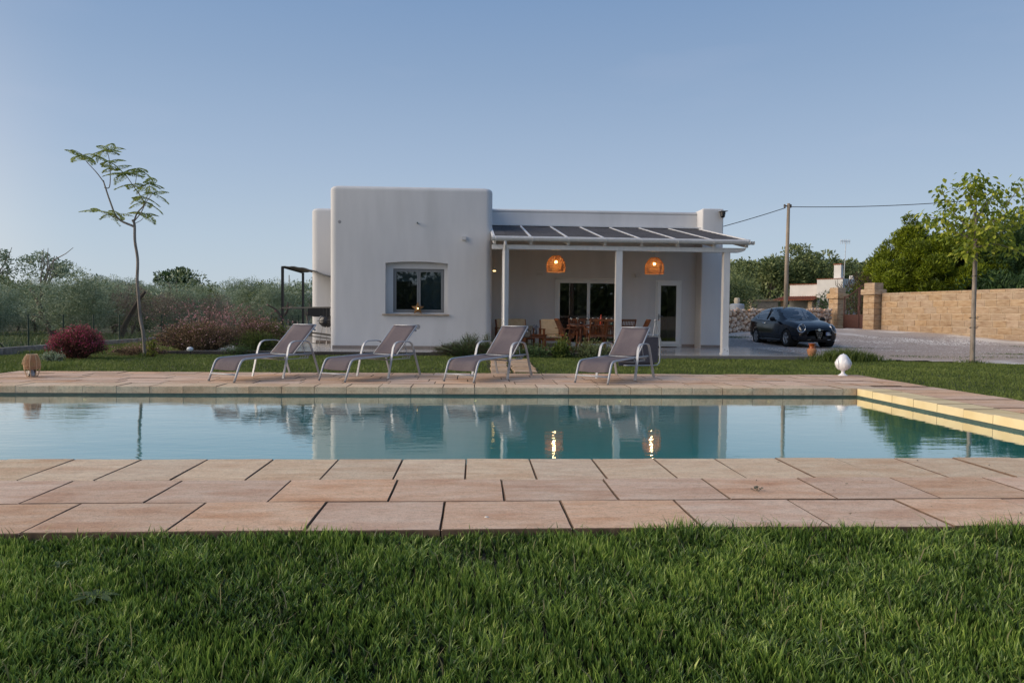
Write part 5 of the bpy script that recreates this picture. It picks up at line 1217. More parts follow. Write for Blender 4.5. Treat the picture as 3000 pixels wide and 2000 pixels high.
for k in range(6): q.tube([(-.35+.17*k, 0, 4.7), (-.35+.17*k, 0, 5.15)], .02, 4)
q.build('aerial_head', alu, t2)
# play tower with red slide, small pale hut
t = thing('play_tower', 'grey toy castle tower with a red slide behind the rubble wall', 'play tower', (16.4, 42, th(16.4, 42)))
gp_ = mat('grey_plastic', rgb(150, 158, 168), rough=.5); zb = 1.05-(1.05-.95)
q = MB(); q.lathe([(.52, -.2), (.42, .9), (.44, 1.0), (.46, 1.35), (.40, 1.42), (.22, 1.44)], 12); q.build('tower', gp_, t, autosmooth=30)
q = MB(); q.lathe([(.17, 1.44), (.17, 1.75), (.14, 1.8)], 12); q.lathe([(.2, 1.58), (.2, 1.64)], 12); q.build('turret', mat('beige_plastic', rgb(190, 180, 160)), t)
q = MB(); q.bar((.3, -.1, 1.0), (1.3, -.25, -.05), .4, .06); q.build('slide', mat('red_plastic', rgb(176, 30, 44), rough=.4), t)
q = MB(); q.lathe([(.24, .7), (.26, .85), (.2, 1.0), (.05, 1.08)], 12, (-.18, -.32, 0)); q.build('door_arch', mat('red_plastic', rgb(176, 30, 44)), t)
q = MB(); q.box(-.38, -.02, -.55, -.45, .3, .72, ch=.04); q.build('door_panel', mat('yellow_plastic', rgb(196, 140, 50), rough=.5), t)
t = thing('stone_hut', 'small pale block hut left of the neighbouring house', 'hut', (25.0, 60, th(25, 60))); q = MB(); q.box(-.2, 2.2, 0, 2, -1, 1.6); q.build('walls', mat('hut_wall', rgb(176, 160, 140), rgb(140, 126, 112), scale=4, rough=.9), t); q = MB(); q.box(-.3, 2.3, -.1, 2.1, 1.6, 1.7); q.build('roof', tuf, t)
t = thing('white_van', 'small pale van parked among the trees left of the neighbouring house', 'van', (21.6, 62, th(21.6, 62)), .2)
vp = mat('van_paint', (.5, .54, .58), rough=.3)
q = MB(); pr_ = [(0, .35), (0, 1.0), (.5, 1.15), (1.1, 1.75), (3.8, 1.8), (4.0, 1.6), (4.0, .35)]; v = [(x, -.8, z) for x, z in pr_]+[(x, .8, z) for x, z in pr_]; n_ = len(pr_); q.add(v, [tuple(range(n_)), tuple(range(2*n_-1, n_-1, -1))]+[(i, i+n_, (i+1) % n_+n_, (i+1) % n_) for i in range(n_)]); q.build('body', vp, t)
q = MB(); q.box(1.1, 3.6, -.82, -.805, 1.15, 1.6); q.build('side_window', mat('dark_pane', (.02, .025, .03)), t)
for x in (.8, 3.2):
    q = MB(); q.lathe([(.33, -.1), (.33, .1)], 18); q.xform(Matrix.Translation((x, -.75, .33)) @ Matrix.Rotation(pi/2, 4, 'X')); q.build('wheel', tyre_m, t)
# far white greenhouse
q = MB(); gh_z = th(-60, 150)
t = thing('greenhouse', 'long low white greenhouse far off among the olive trees', 'greenhouse', (-52, 128, th(-52, 128)+1.0)); 
for k in range(4):
    q = MB(); q.tube([(-9+k*5, 0, .6), (-4.2+k*5, 0, .6)], 1.25, 10); q.build('bay', mat('white_plastic', (.75, .77, .80), rough=.5), t)

# ------------------------------------------------------------------ vegetation
G_ol = leafmat('olive_leaves', [(0.087, 0.1267, 0.0634), (0.1978, 0.2615, 0.1504), (0.3484, 0.4158, 0.2773), (0.5939, 0.6536, 0.495)], .15)
G_dk = leafmat('dark_leaves', [(0.018, 0.033, 0.012), (0.039, 0.063, 0.021), (0.072, 0.105, 0.033), (0.12, 0.15, 0.0525)], .18)
G_pn = leafmat('pine_needles', [(0.0246, 0.0436, 0.0019), (0.0798, 0.1159, 0.0038), (0.172, 0.225, 0.0076), (0.2704, 0.3273, 0.0159)], .12)
G_pd = leafmat('dark_pine_needles', [(0.014, 0.0374, 0.014), (0.0281, 0.0655, 0.021), (0.0562, 0.1076, 0.0281), (0.0983, 0.1638, 0.0421)], .12)
G_br = leafmat('brown_twigs', [(0.119, 0.0952, 0.0714), (0.1904, 0.1476, 0.1142), (0.2499, 0.2023, 0.1571), (0.2856, 0.238, 0.1904)], .08)
G_mx = leafmat('macchia_leaves', [(0.0575, 0.092, 0.0345), (0.1294, 0.1725, 0.0691), (0.2156, 0.2645, 0.1034), (0.3163, 0.345, 0.1725)], .18)
def shade_rnd(C, c0, R, rng, amt=.5):
    """per-leaf tone: natural variation of leaf age, outer shoots paler than old inner leaves"""
    r = rng.random(len(C)); return np.clip(r*.9+.05, 0, 1)
def crown_mesh(name, m, clumps, n_per, leaf, seed, aspect=.4, flat=.8, up=.35, shoot=.0, fill=.55):
    rng = np.random.default_rng(seed); Vs = []; rs = []
    for (cx0, cy0, cz0, r) in clumps:
        n = int(n_per*(r**2)); d = unit(rng.normal(size=(n, 3))); rad = r*(fill+(1-fill)*rng.random((n, 1))**.5)*(1+.22*np.sin(d[:, :1]*7+d[:, 1:2]*5+cx0)*np.cos(d[:, 2:]*6+cy0))
        C = d*rad*np.array([1, 1, flat])+np.array([cx0, cy0, cz0]); dirs = d+np.array([0, 0, up])
        L_ = leaves(C, leaf, aspect, unit(dirs), .8, rng); Vs.append(L_); base = rng.random()*.35
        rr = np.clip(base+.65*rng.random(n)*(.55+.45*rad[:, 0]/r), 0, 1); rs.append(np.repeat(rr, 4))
    V = np.concatenate(Vs); me_o = npmesh(name, V, 4, m, rnd=np.concatenate(rs)); me = me_o.data; bpy.data.objects.remove(me_o); return me
def branchy(name, base_r, h, nlimb, spread, seed, m=bark, lean=.3, depth=2):
    rd = random.Random(seed); q = MB()
    def limb(p, d, L, r, lev):
        pts = [p]; n = 5
        for k in range(n):
            d = (d+Vector((rd.uniform(-1, 1), rd.uniform(-1, 1), rd.uniform(-.5, .8)))*.22).normalized(); pts.append(pts[-1]+d*L/n)
        q.tube(pts, [r*(1-.6*i/n) for i in range(n+1)], 7 if lev == 0 else 5)
        if lev < depth:
            for k in range(nlimb if lev == 0 else 3):
                a = rd.uniform(0, 2*pi); i = rd.randint(3, n) if lev == 0 else rd.randint(2, n)
                limb(pts[i], (d*.5+Vector((cos(a)*spread, sin(a)*spread, rd.uniform(.2, .8)))).normalized(), L*rd.uniform(.55, .85), r*.5, lev+1)
    limb(Vector((0, 0, -.2)), Vector((rd.uniform(-lean, lean), rd.uniform(-lean, lean), 1)).normalized(), h, base_r, 0)
    me = q.mesh(name); me.materials.append(m); me.polygons.foreach_set('use_smooth', [True]*len(me.polygons)); return me
def blob(n, R, H, zc, seed, rmin=.35, rmax=.6, low=-.8):
    rd = random.Random(seed); out = []
    for _ in range(n):
        a = rd.uniform(0, 2*pi); u = rd.random()**.5; z = rd.uniform(low, 1); w = sqrt(max(0, 1-z*z*.85)); r = rd.uniform(rmin, rmax)
        out.append((cos(a)*u*R*w, sin(a)*u*R*w, zc+z*H, r))
    return out
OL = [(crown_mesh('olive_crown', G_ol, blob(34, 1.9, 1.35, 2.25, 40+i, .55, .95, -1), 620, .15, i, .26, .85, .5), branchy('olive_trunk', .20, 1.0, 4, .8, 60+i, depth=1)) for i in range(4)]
OB = [(crown_mesh('olive_crown', G_br, blob(22, 1.6, 1.1, 2.4, 140+i, .5, .9), 420, .15, 20+i, .22, .85, .6), branchy('olive_trunk', .20, 1.0, 4, .8, 160+i, depth=1)) for i in range(2)]
MXc = [(crown_mesh('bush_crown', G_mx, blob(26, 1.7, 1.0, 1.7, 240+i, .5, .95), 260, .16, 30+i, .42, .85, .3), branchy('bush_trunk', .12, .7, 4, .8, 260+i, depth=1)) for i in range(3)]
DKc = [(crown_mesh('bush_crown', G_dk, blob(26, 1.6, 1.2, 1.9, 340+i, .5, .9), 260, .17, 50+i, .45, .9, .3), branchy('bush_trunk', .12, .8, 4, .8, 360+i, depth=1)) for i in range(3)]
def plant(name, protos, x, y, s, label, cat, group, k=None, dz=0, sz=None):
    cr_, tr_ = protos[random.randrange(len(protos)) if k is None else k]
    o = thing(name, label, cat, (x, y, th(x, y)-.05+dz), random.uniform(0, 2*pi), group); o.scale = (s, s, s*(sz or random.uniform(.9, 1.1)))
    child('trunk', tr_, o); child('crown', cr_, o); return o
gol = 'olive trees beyond the wire fence'
PLC = ['at the far left', 'left of the bare trunks', 'behind the crimson shrub', 'behind the slender tree', 'behind the pink shrub', 'left of the awning frame', 'behind the awning frame']
lol = 'silvery green olive tree in the grove beyond the wire fence'
# first rows of the grove (left of the house)
spots = []
for row, (yy, n_) in enumerate(((31, 7), (36, 8), (42, 9), (50, 10), (60, 11), (72, 12), (86, 13))):
    xl = -.70*yy-2; xr = -.20*yy-3.0; xr = min(xr, -13.6)
    for i in range(n_):
        x = xl+(xr-xl)*(i+.5)/n_+random.uniform(-1, 1); spots.append((x, yy+random.uniform(-2, 2), row))
for x, y, row in spots:
    s = (1.05+.0475*y-(float(terr(x, y))+.1))/4.2*random.uniform(.84, 1.03)
    r = random.random()
    u_ = (x/y+.72)/.5*7; pl_n = PLC[min(6, max(0, int(u_)))]; rw_ = ['first', 'second', 'third', 'fourth', 'fifth', 'sixth', 'last'][row]
    lol = 'silvery green olive tree in the %s row beyond the fence, %s' % (rw_, pl_n)
    if r < .68: plant('olive_tree', OL, x, y, s, lol, 'tree', gol)
    elif r < .82: plant('olive_tree', OB, x, y, s*.95, 'brownish withered olive tree in the %s row beyond the fence, %s' % (rw_, pl_n), 'tree', 'withered olive trees in the grove')
    else: plant('bush', MXc, x, y, s*1.15, 'rounded green bush among the olives of the %s row, %s' % (rw_, pl_n), 'bush', 'bushes between the olive trees')
plant('olive_tree', OL, -16.2, 20.5, .74, 'low bluish olive tree at the very left edge, in front of the fence line', 'tree', None, 0, sz=.8)
plant('olive_tree', OL, -15.6, 27.5, .74, 'small olive tree right behind the fence at the left', 'tree', None, 1)
# bare dark trunks that show in front
def dead_trunk(x, y, pts_list, label):
    t = thing('dead_olive_tree', label, 'tree', (x, y, th(x, y)))
    for i, (pts, r) in enumerate(pts_list):
        q = MB(); sp_ = smooth_path(pts, 4); q.tube(sp_, [r*(1-.55*k/(len(sp_)-1)) for k in range(len(sp_))], 8); q.build('trunk' if i == 0 else 'branch', bark, t, smooth=True)
    t.scale = (.82, .82, .82); o = child('twigs', crown_tw, t, (0, 0, -.9)); o.scale = (.8, .8, .8); o['kind'] = 'stuff'; return t
crown_tw = crown_mesh('twigs', G_br, blob(10, 1.3, .9, 2.2, 77, .4, .7), 90, .12, 99, .15, .8, .6)
dead_trunk(-17.3, 29.0, [([(0, 0, -.1), (-.1, 0, .5), (-.45, 0, 1.1), (-.75, .1, 1.9), (-1.1, .1, 2.5)], .17), ([(-.15, 0, .8), (-.5, -.1, 1.05), (-.9, -.1, 1.1)], .09), ([(-.75, .1, 1.9), (-.6, .2, 2.2), (-.7, .2, 2.6)], .07)], 'pruned dark olive trunk leaning left, behind the left part of the fence')
dead_trunk(-15.7, 28.6, [([(0, 0, -.1), (.02, 0, .8), (.05, 0, 1.35)], .15), ([(.05, 0, 1.3), (.25, 0, 1.55), (.4, 0, 2.0), (.42, 0, 2.5)], .11), ([(.05, 0, 1.3), (-.3, 0, 1.45), (-.6, 0, 1.3)], .10)], 'pruned dark olive trunk forking in a Y behind the red shrub')
dead_trunk(-14.6, 29.0, [([(0, 0, -.1), (.2, 0, .6), (.55, 0, 1.3), (.95, 0, 2.0), (1.25, 0, 2.4)], .16), ([(.2, 0, .5), (-.2, .1, .7), (-.5, .1, .55)], .09)], 'pruned dark olive trunk leaning right, left of the slender tree')
dead_trunk(-12.9+.0, 46.5, [([(0, 0, -.1), (.05, 0, 1.1)], .16), ([(.05, 0, 1.0), (-.5, 0, 1.7), (-1.2, 0, 2.1)], .11), ([(.05, 0, 1.0), (.45, 0, 1.6), (.5, 0, 2.3)], .11)], 'small bare olive trunk forking wide behind the pink shrub')
# far wooded band: one mass
def mass(name, label, n, xf, yf, rf, m, seed, leaf, per=70, hf=None):
    rng = np.random.default_rng(seed); X = xf(rng.random(n)); Y = yf(rng.random(n), X); Z = terr(X, Y); R = rf(rng.random(n)); Vs = []; rs = []
    for x, y, z, r in zip(X, Y, Z, R):
        d = unit(rng.normal(size=(per, 3))); d[:, 2] = np.abs(d[:, 2])*1.0-.12; C = d*r*(.8+.3*rng.random((per, 1)))*np.array([1, 1, .85])+np.array([x, y, z+r*.25])
        Vs.append(leaves(C, leaf*(abs(y)/120)**.5, .6, unit(d+np.array([0, 0, .3])), .9, rng)); rs.append(np.repeat(np.clip(rng.random()*.5+.5*rng.random(per), 0, 1), 4))
    o = npmesh(name, np.concatenate(Vs), 4, m, rnd=np.concatenate(rs)); return tag(o, label, 'woodland', None, 'stuff')
mass('distant_wood', 'distant band of scrub and olive woods on the left horizon', 520, lambda u: -190+180*u, lambda u, X: 95+190*u+np.maximum(0, -X-60)*.4, lambda u: 1.8+1.8*u, G_mx, 5, .75, 60)
mass('hill_wood', 'wooded hillside of mixed scrub behind the neighbouring house', 620, lambda u: 12+115*u, lambda u, X: 78+95*u**.8, lambda u: 1.5+2.0*u, G_mx, 6, .62, 64)
mass('hill_scrub', 'darker scrub scattered over the hillside on the right', 80, lambda u: 14+105*u, lambda u, X: 70+80*u, lambda u: 1.2+1.5*u, G_dk, 8, .55, 64)
# land behind the camera: a rubble boundary wall and a dark wood, seen in the window glass
mass('rear_wood', 'dark wood behind the front lawn', 420, lambda u: -60+120*u, lambda u, X: -24-26*u, lambda u: 3.2+3.2*u, G_dk, 9, 1.5, 90)
q = MB(); q.box(-40, 40, -16.4, -16, -.3, 1.1); tag(q.build('boundary_wall', rubm), 'rubble boundary wall behind the front lawn', 'wall')
# individual far trees
def fartree(name, label, x, y, crowns, m, leaf, n_per, trunk_h, tr=.2, seed=1, **k):
    t = thing(name, label, 'tree', (x, y, th(x, y)-.1)); me = crown_mesh('crown', m, crowns, n_per, leaf, seed, **k); child('crown', me, t)
    child('trunk', branchy('trunk', tr, trunk_h*.58, 5, .55, seed, bark_l if tr < .3 else bark), t); return t
fartree('round_pine', 'round dark pine standing alone on the left horizon', -33.6, 80, blob(18, 1.9, 1.1, 4.6, 3, .7, 1.1), G_pd, .42, 150, 4.4, .2, 3)
fartree('eucalyptus_tree', 'tall airy eucalyptus at the far left, nearest the picture edge', -51.8, 75, blob(24, 2.7, 1.7, 5.9, 11, .5, 1.0), G_ol, .34, 110, 6.5, .25, 11)
fartree('eucalyptus_tree', 'tall airy eucalyptus whose crown leans right, at the far left', -45.6, 75, blob(22, 2.3, 1.4, 6.1, 12, .5, 1.0)+[(2.6, 0, 5.4, .7), (3.0, 0, 4.8, .5)], G_ol, .34, 110, 6.8, .25, 12)
fartree('umbrella_pine', 'broad yellow-green pine under the two eucalyptus trees', -46.5, 68, blob(18, 3.0, .7, 3.4, 13, .7, 1.1), G_mx, .36, 170, 3.6, .25, 13)
fartree('eucalyptus_tree', 'smaller grey tree to the right of the two eucalyptus trees', -40.3, 74, blob(12, 1.6, .8, 3.6, 14, .4, .8), G_ol, .34, 110, 4.5, .2, 14)
for i, (x, y, h_) in enumerate(((-19.6, 46, 3.7), (-17.4, 44, 3.6), (-22.9, 62, 3.4), (-14.4, 50, 3.5), (-12.6, 52, 3.6))):
    fartree('grey_tree', ['feathery grey-green tree topping the grove behind the slender tree', 'rounded grey tree right of the slender tree, above the grove', 'grey-green tree poking above the left part of the grove', 'brown-green tree left of the awning post', 'brown-green tree seen through the awning frame'][i], x, y, blob(14, 1.4, 1.0, h_-1.2, 30+i, .4, .8), G_mx if i % 2 else G_ol, .2, 160, h_-1, .14, 30+i)
t = thing('cypress_tree', 'thin dark cypress on the horizon left of the awning', 'tree', (-27.5, 118, th(-27.5, 118))); child('crown', crown_mesh('crown', G_pd, [(0, 0, 2.5+k*.6, .75-.07*k) for k in range(8)], 200, .4, 71), t); child('trunk', branchy('trunk', .12, 3, 0, .2, 5), t)
t = thing('cypress_tree', 'tiny dark cypress right of the taller one on the horizon', 'tree', (-23.8, 122, th(-23.8, 122))); child('crown', crown_mesh('crown', G_pd, [(0, 0, 2.2+k*.5, .5-.06*k) for k in range(6)], 200, .35, 72), t)
for x, y, h_, lab in ((-22.0, 110, 8.2, 'thin utility pole on the horizon between cypress and awning'), (-32, 120, 7.2, 'short utility pole on the horizon left of the cypress'), (-13.2, 100, 8.2, 'utility pole on the horizon seen through the awning frame')):
    q = MB(); q.tube([(0, 0, 0), (0, 0, h_)], [.11, .07], 6); o = q.build('utility_pole', mat('concrete_pole', (.3, .3, .3))); o.location = (x, y, th(x, y)); tag(o, lab, 'pole')
# yellow-green pine and dark pines behind the block wall
def pine(name, label, x, y, R, H, zc, m, seed, n=70, per=260, leaf=.24, rr=(.6, 1.05), extra=()):
    t = thing(name, label, 'tree', (x, y, th(x, y)-.1)); cl = blob(n, R, H, zc, seed, *rr)+list(extra)
    child('crown', crown_mesh('crown', m, cl, per, leaf, seed, .24, .8, .8, fill=.62), t); child('trunk', branchy('trunk', .22, zc*.62, 6, .8, seed), t); return t
pine('pine_tree', 'bright yellow-green pine bulging over the block wall beside the gate', 28.1, 41, 4.1, 2.7, 2.7, G_pn, 21, 210, 1500, .23, (.40, .76), extra=[(-1.0+.6*cos(a), .4*sin(a), 5.2+.5*a/3, .75) for a in (0, 1, 2, 3, 4)]+[(-1.0, 0, 6.3, .55), (-1.35, 0, 6.8, .42), (-.7, .2, 6.0, .6), (.6, .2, 5.6, .5), (1.5, 0, 4.9, .7), (-2.4, 0, 4.4, .6)])
pine('pine_tree', 'dark pine in shade directly behind the tree with the stake', 32.6, 40, 3.4, 2.7, 3.2, G_pd, 22, 100, 420, .30)
pine('pine_tree', 'tall dark pine at the right picture edge', 37.2, 41, 3.8, 3.4, 4.9, G_pd, 23, 110, 420, .30)
pine('pine_tree', 'low dark pine between the two bigger ones behind the wall', 29.8, 37.2, 2.2, 1.2, 1.8, G_pd, 24, 34, 260, .28)
pine('pine_tree', 'dark pine close to the right porch post, behind the rubble wall', 12.9, 44, 1.8, 2.3, 2.6, G_pd, 25, 44, 300, .28)
t = thing('cedar_tree', 'cedar with tiered bare-looking branches beside the right porch post', 'tree', (15.6, 47, th(15.6, 47)))
q = MB(); q.tube([(0, 0, 0), (0, 0, 5.9)], [.16, .03], 6); cl = []
for k in range(13):
    z = 2.4+k*.27; n_ = 6
    for j in range(n_):
        a = j*2*pi/n_+k*.7; L = (2.0-.13*k)*random.uniform(.8, 1.15); q.tube([(0, 0, z), (cos(a)*L*.5, sin(a)*L*.5, z+.02), (cos(a)*L, sin(a)*L, z+.24)], .02, 4)
        for u in (.5, .7, .85, 1.0): cl.append((cos(a)*L*u, sin(a)*L*u, z+.22*u*u, .17))
q.build('trunk', bark, t); child('crown', crown_mesh('crown', G_pd, cl, 900, .13, 88, .25, .5, .3), t)
for i, (x, y, s, lab) in enumerate(((17.6, 50, 1.0, 'rounded dark green bush right of the cedar'), (19.6, 52, 1.1, 'mid green bush behind the play tower'), (22.0, 57, 1.2, 'bush in front of the pale van'), (24.0, 66, 1.5, 'tall green bush left of the neighbouring house roof'), (14.2, 48, 1.1, 'dark bush behind the play tower, left side'))):
    plant('bush', DKc if i in (0, 4) else MXc, x, y, s, lab, 'bush', None)
fartree('hill_pine', 'airy pine left of the utility pole on the hill', 27.0, 88, blob(12, 2.2, 1.2, 5.2, 51, .6, 1.0), G_mx, .4, 110, 5, .2, 51)
fartree('hill_pine', 'broad green pine on the hill above the neighbouring house, left one', 40.0, 92, blob(26, 4.0, 2.3, 3.8, 52, 1.0, 1.6), G_mx, .5, 110, 4, .2, 52)
fartree('hill_pine', 'highest rounded green pine on the hill above the chimney', 45.5, 92, blob(30, 4.2, 3.2, 4.4, 53, 1.0, 1.7), G_mx, .5, 110, 4, .2, 53)
fartree('hill_pine', 'green pine on the hill between antenna and gate', 53.0, 92, blob(20, 3.2, 2.0, 3.4, 54, .8, 1.3), G_mx, .5, 110, 4, .2, 54)
fartree('hill_pine', 'dark pine at the right of the utility pole top on the hill', 31.0, 86, blob(12, 1.6, 1.5, 4.4, 55, .5, .9), G_dk, .4, 130, 5, .2, 55)
t = thing('withered_tree', 'withered brown tree with bare branches left of the bright pine', 'tree', (24.7, 42.5, th(24.7, 42.5))); child('trunk', branchy('trunk', .14, 1.9, 8, .7, 66, depth=3), t); child('crown', crown_mesh('crown', leafmat('dead_leaves', [(.05, .03, .02), (.09, .05, .035), (.07, .06, .03), (.04, .05, .02)], .1), blob(16, 1.8, 1.2, 1.9, 67, .4, .8), 220, .2, 68, .2, .8, .5), t)
pine('pine_tree', 'small dark pine right behind the gate', 22.6, 41.5, 1.3, .8, 1.2, G_pd, 26, 16, 260, .22)

# slender feathery tree on the lawn (left) ----------------------------------------
t = thing('jacaranda_sapling', 'tall slender young tree with feathery leaves on the left lawn', 'tree', (-8.17, 17.4, GROUNDZ)); T0 = Vector((-8.17, 17.4, GROUNDZ))
def limb(pts, r0, r1, name='branch'):
    sp_ = smooth_path([Vector(p)-T0 for p in pts], 5); q = MB(); n_ = len(sp_)-1; q.tube(sp_, [r0+(r1-r0)*k/n_ for k in range(n_+1)], 8); return q.build(name, bark_l, t, smooth=True)
limb([(-8.17, 17.4, -.1), (-8.20, 17.4, .5), (-8.28, 17.42, .9), (-8.31, 17.4, 1.45), (-8.335, 17.4, 1.85), (-8.32, 17.4, 2.35), (-8.37, 17.38, 2.8), (-8.385, 17.4, 3.2), (-8.43, 17.4, 3.32)], .043, .03, 'trunk')
tips = []
def br(pts, r0, r1, fol): limb(pts, r0, r1); tips.extend(fol)
br([(-8.38, 17.4, 3.15), (-8.78, 17.4, 3.35), (-8.97, 17.42, 3.76), (-9.12, 17.4, 4.27)], .028, .016, [])
br([(-9.10, 17.4, 4.22), (-9.25, 17.35, 4.45), (-9.44, 17.3, 4.68), (-9.55, 17.3, 4.85)], .013, .006, [(-9.55, 17.3, 4.85, 7)])
br([(-9.10, 17.4, 4.10), (-9.0, 17.45, 4.12), (-9.0, 17.5, 4.5), (-9.03, 17.5, 4.85), (-9.05, 17.45, 5.0)], .013, .006, [(-9.05, 17.45, 5.02, 9), (-9.03, 17.5, 4.75, 5)])
br([(-8.40, 17.4, 3.28), (-8.34, 17.45, 3.5), (-8.20, 17.5, 3.72), (-8.30, 17.5, 3.95), (-8.42, 17.5, 4.12), (-8.62, 17.45, 4.45)], .02, .008, [(-8.62, 17.45, 4.45, 7), (-8.45, 17.5, 4.2, 3)])
br([(-8.38, 17.4, 3.3), (-8.2, 17.35, 3.5), (-8.05, 17.3, 3.75), (-7.9, 17.3, 3.95)], .014, .006, [(-7.9, 17.3, 3.95, 6), (-8.1, 17.3, 3.75, 4)])
br([(-8.2, 17.5, 3.72), (-8.12, 17.55, 4.0), (-8.1, 17.6, 4.22)], .01, .005, [(-8.1, 17.6, 4.25, 6), (-8.2, 17.5, 3.9, 3)])
br([(-8.78, 17.4, 3.36), (-8.95, 17.3, 3.42), (-9.1, 17.25, 3.5)], .008, .004, [(-9.12, 17.25, 3.5, 5), (-8.8, 17.35, 3.45, 4)])
br([(-8.40, 17.4, 3.22), (-8.25, 17.5, 3.35), (-8.2, 17.55, 3.55)], .008, .004, [(-8.2, 17.55, 3.5, 5)])
br([(-8.42, 17.5, 4.12), (-8.4, 17.55, 4.4), (-8.42, 17.6, 4.6)], .008, .004, [(-8.42, 17.6, 4.62, 6), (-8.9, 17.45, 4.6, 4)])
fl = []; rd = random.Random(5); rach = MB()
for (x, y, z, n_) in tips:
    for k in range(n_):
        a = 2*pi*k/n_+rd.uniform(-.3, .3); L = rd.uniform(.34, .50); p = Vector((x, y, z))-T0; el_ = rd.uniform(-.25, .75); kv = rd.uniform(.25, .75); L *= rd.uniform(.7, 1.1); pts = []
        for j in range(8):
            u = j/7; pts.append(p+Vector((cos(a)*L*u, sin(a)*L*u, L*(el_*u-kv*u*u))))
        rach.tube(pts, .0035, 4); sd = Vector((-sin(a), cos(a), 0))
        for j in range(2, 20):
            u = j/20; c = p+Vector((cos(a)*L*u, sin(a)*L*u, L*(el_*u-kv*u*u))); w = .11*sin(pi*min(1, u*1.1)**.8)*.9+.02
            for s in (-1, 1):
                for v_ in range(3): fl.append((c+sd*s*w*(v_+1)/3+Vector((cos(a)*.012*v_, sin(a)*.012*v_, -.012*(v_+1)*w*10)), sd*s+Vector((cos(a), sin(a), -.3))*.5))
rach.build('leaf_stalks', mat('leaf_stalk', (.10, .11, .04)), t)['kind'] = 'stuff'
Cc = np.array([tuple(c) for c, d in fl]); Dd = np.array([tuple(d) for c, d in fl]); rg = np.random.default_rng(3)
V = leaves(Cc, .050, .42, unit(Dd), .25, rg, pointy=True)
jl = npmesh('leaflets', V, 4, leafmat('feather_leaves', [(0.1449, 0.193, 0.0579), (0.2415, 0.3218, 0.0805), (0.3861, 0.4666, 0.1126), (0.6435, 0.6757, 0.193)], .35), t, rnd=np.repeat(rg.random(len(Cc)), 4)); jl['kind'] = 'stuff'

# broad-leaved tree with a stake (right) --------------------------------------------
t = thing('staked_tree', 'young broad-leaved tree tied to a stake at the right lawn edge', 'tree', (12.67, 16.7, GROUNDZ)); T0 = Vector((12.67, 16.7, GROUNDZ))
limb([(12.67, 16.7, -.1), (12.66, 16.7, 1.0), (12.65, 16.7, 2.0), (12.64, 16.7, 3.05), (12.63, 16.7, 3.7), (12.6, 16.7, 4.2)], .062, .02, 'trunk')
q = MB(); q.tube([Vector((12.735, 16.76, -.1))-T0, Vector((12.73, 16.76, 3.0))-T0], .028, 8); q.build('stake', bark_l, t)
for z in (.9, 1.15, 2.2):
    q = MB(); q.tube([(.03+.1*cos(a), .03+.09*sin(a), z+.02*a/3) for a in [k*2*pi/16 for k in range(17)]], .008, 5); q.build('tie', black, t)
tips2 = []; rd = random.Random(8)
BR = [((12.64, 16.7, 3.0), (11.9, 16.6, 3.5), (11.1, 16.5, 3.62)), ((12.64, 16.7, 3.2), (12.1, 16.8, 3.8), (11.75, 16.8, 4.35)), ((12.63, 16.7, 3.6), (12.4, 16.6, 4.2), (12.3, 16.5, 4.6)), ((12.6, 16.7, 3.9), (12.65, 16.7, 4.4), (12.8, 16.8, 4.55)),
      ((12.64, 16.7, 3.1), (13.2, 16.7, 3.7), (13.9, 16.7, 4.6)), ((12.64, 16.7, 2.95), (13.3, 16.6, 3.3), (14.0, 16.5, 3.75)), ((12.64, 16.7, 2.9), (13.1, 16.5, 2.95), (13.55, 16.4, 2.75)), ((12.65, 16.7, 2.85), (12.3, 16.5, 2.75), (12.2, 16.4, 2.6)), ((12.64, 16.7, 3.1), (12.9, 17.2, 3.5), (13.2, 17.6, 3.8)), ((12.64, 16.7, 3.05), (12.3, 17.2, 3.4), (12.0, 17.6, 3.6)),
      ((12.64, 16.7, 3.3), (13.0, 16.3, 3.6), (13.4, 15.9, 3.7)), ((12.64, 16.7, 3.0), (12.5, 16.3, 3.2), (12.45, 15.9, 3.3)), ((12.64, 16.7, 3.5), (13.1, 16.9, 4.1), (13.5, 17.0, 4.35))]
Lc = []; Ld = []
for b3 in BR:
    limb(b3, .02, .005); sp_ = smooth_path([Vector(p)-T0 for p in b3], 8)
    for k in range(120):
        p = sp_[rd.randint(4, len(sp_)-1)]; off = Vector((rd.gauss(0, .15), rd.gauss(0, .15), rd.gauss(-.02, .11))); Lc.append(tuple(p+off)); Ld.append((off.x*2+rd.gauss(0, .3), off.y*2+rd.gauss(0, .3), -.55))
for k in range(240):
    a = rd.uniform(0, 2*pi); r = rd.random()**.6*.85; z = 3.4+rd.gauss(0, .40); Lc.append((r*cos(a), r*sin(a), z-T0.z)); Ld.append((cos(a)*.6, sin(a)*.6, -.5))
Lc = np.array(Lc); Ld = unit(np.array(Ld)); rg = np.random.default_rng(9); n_ = len(Lc)
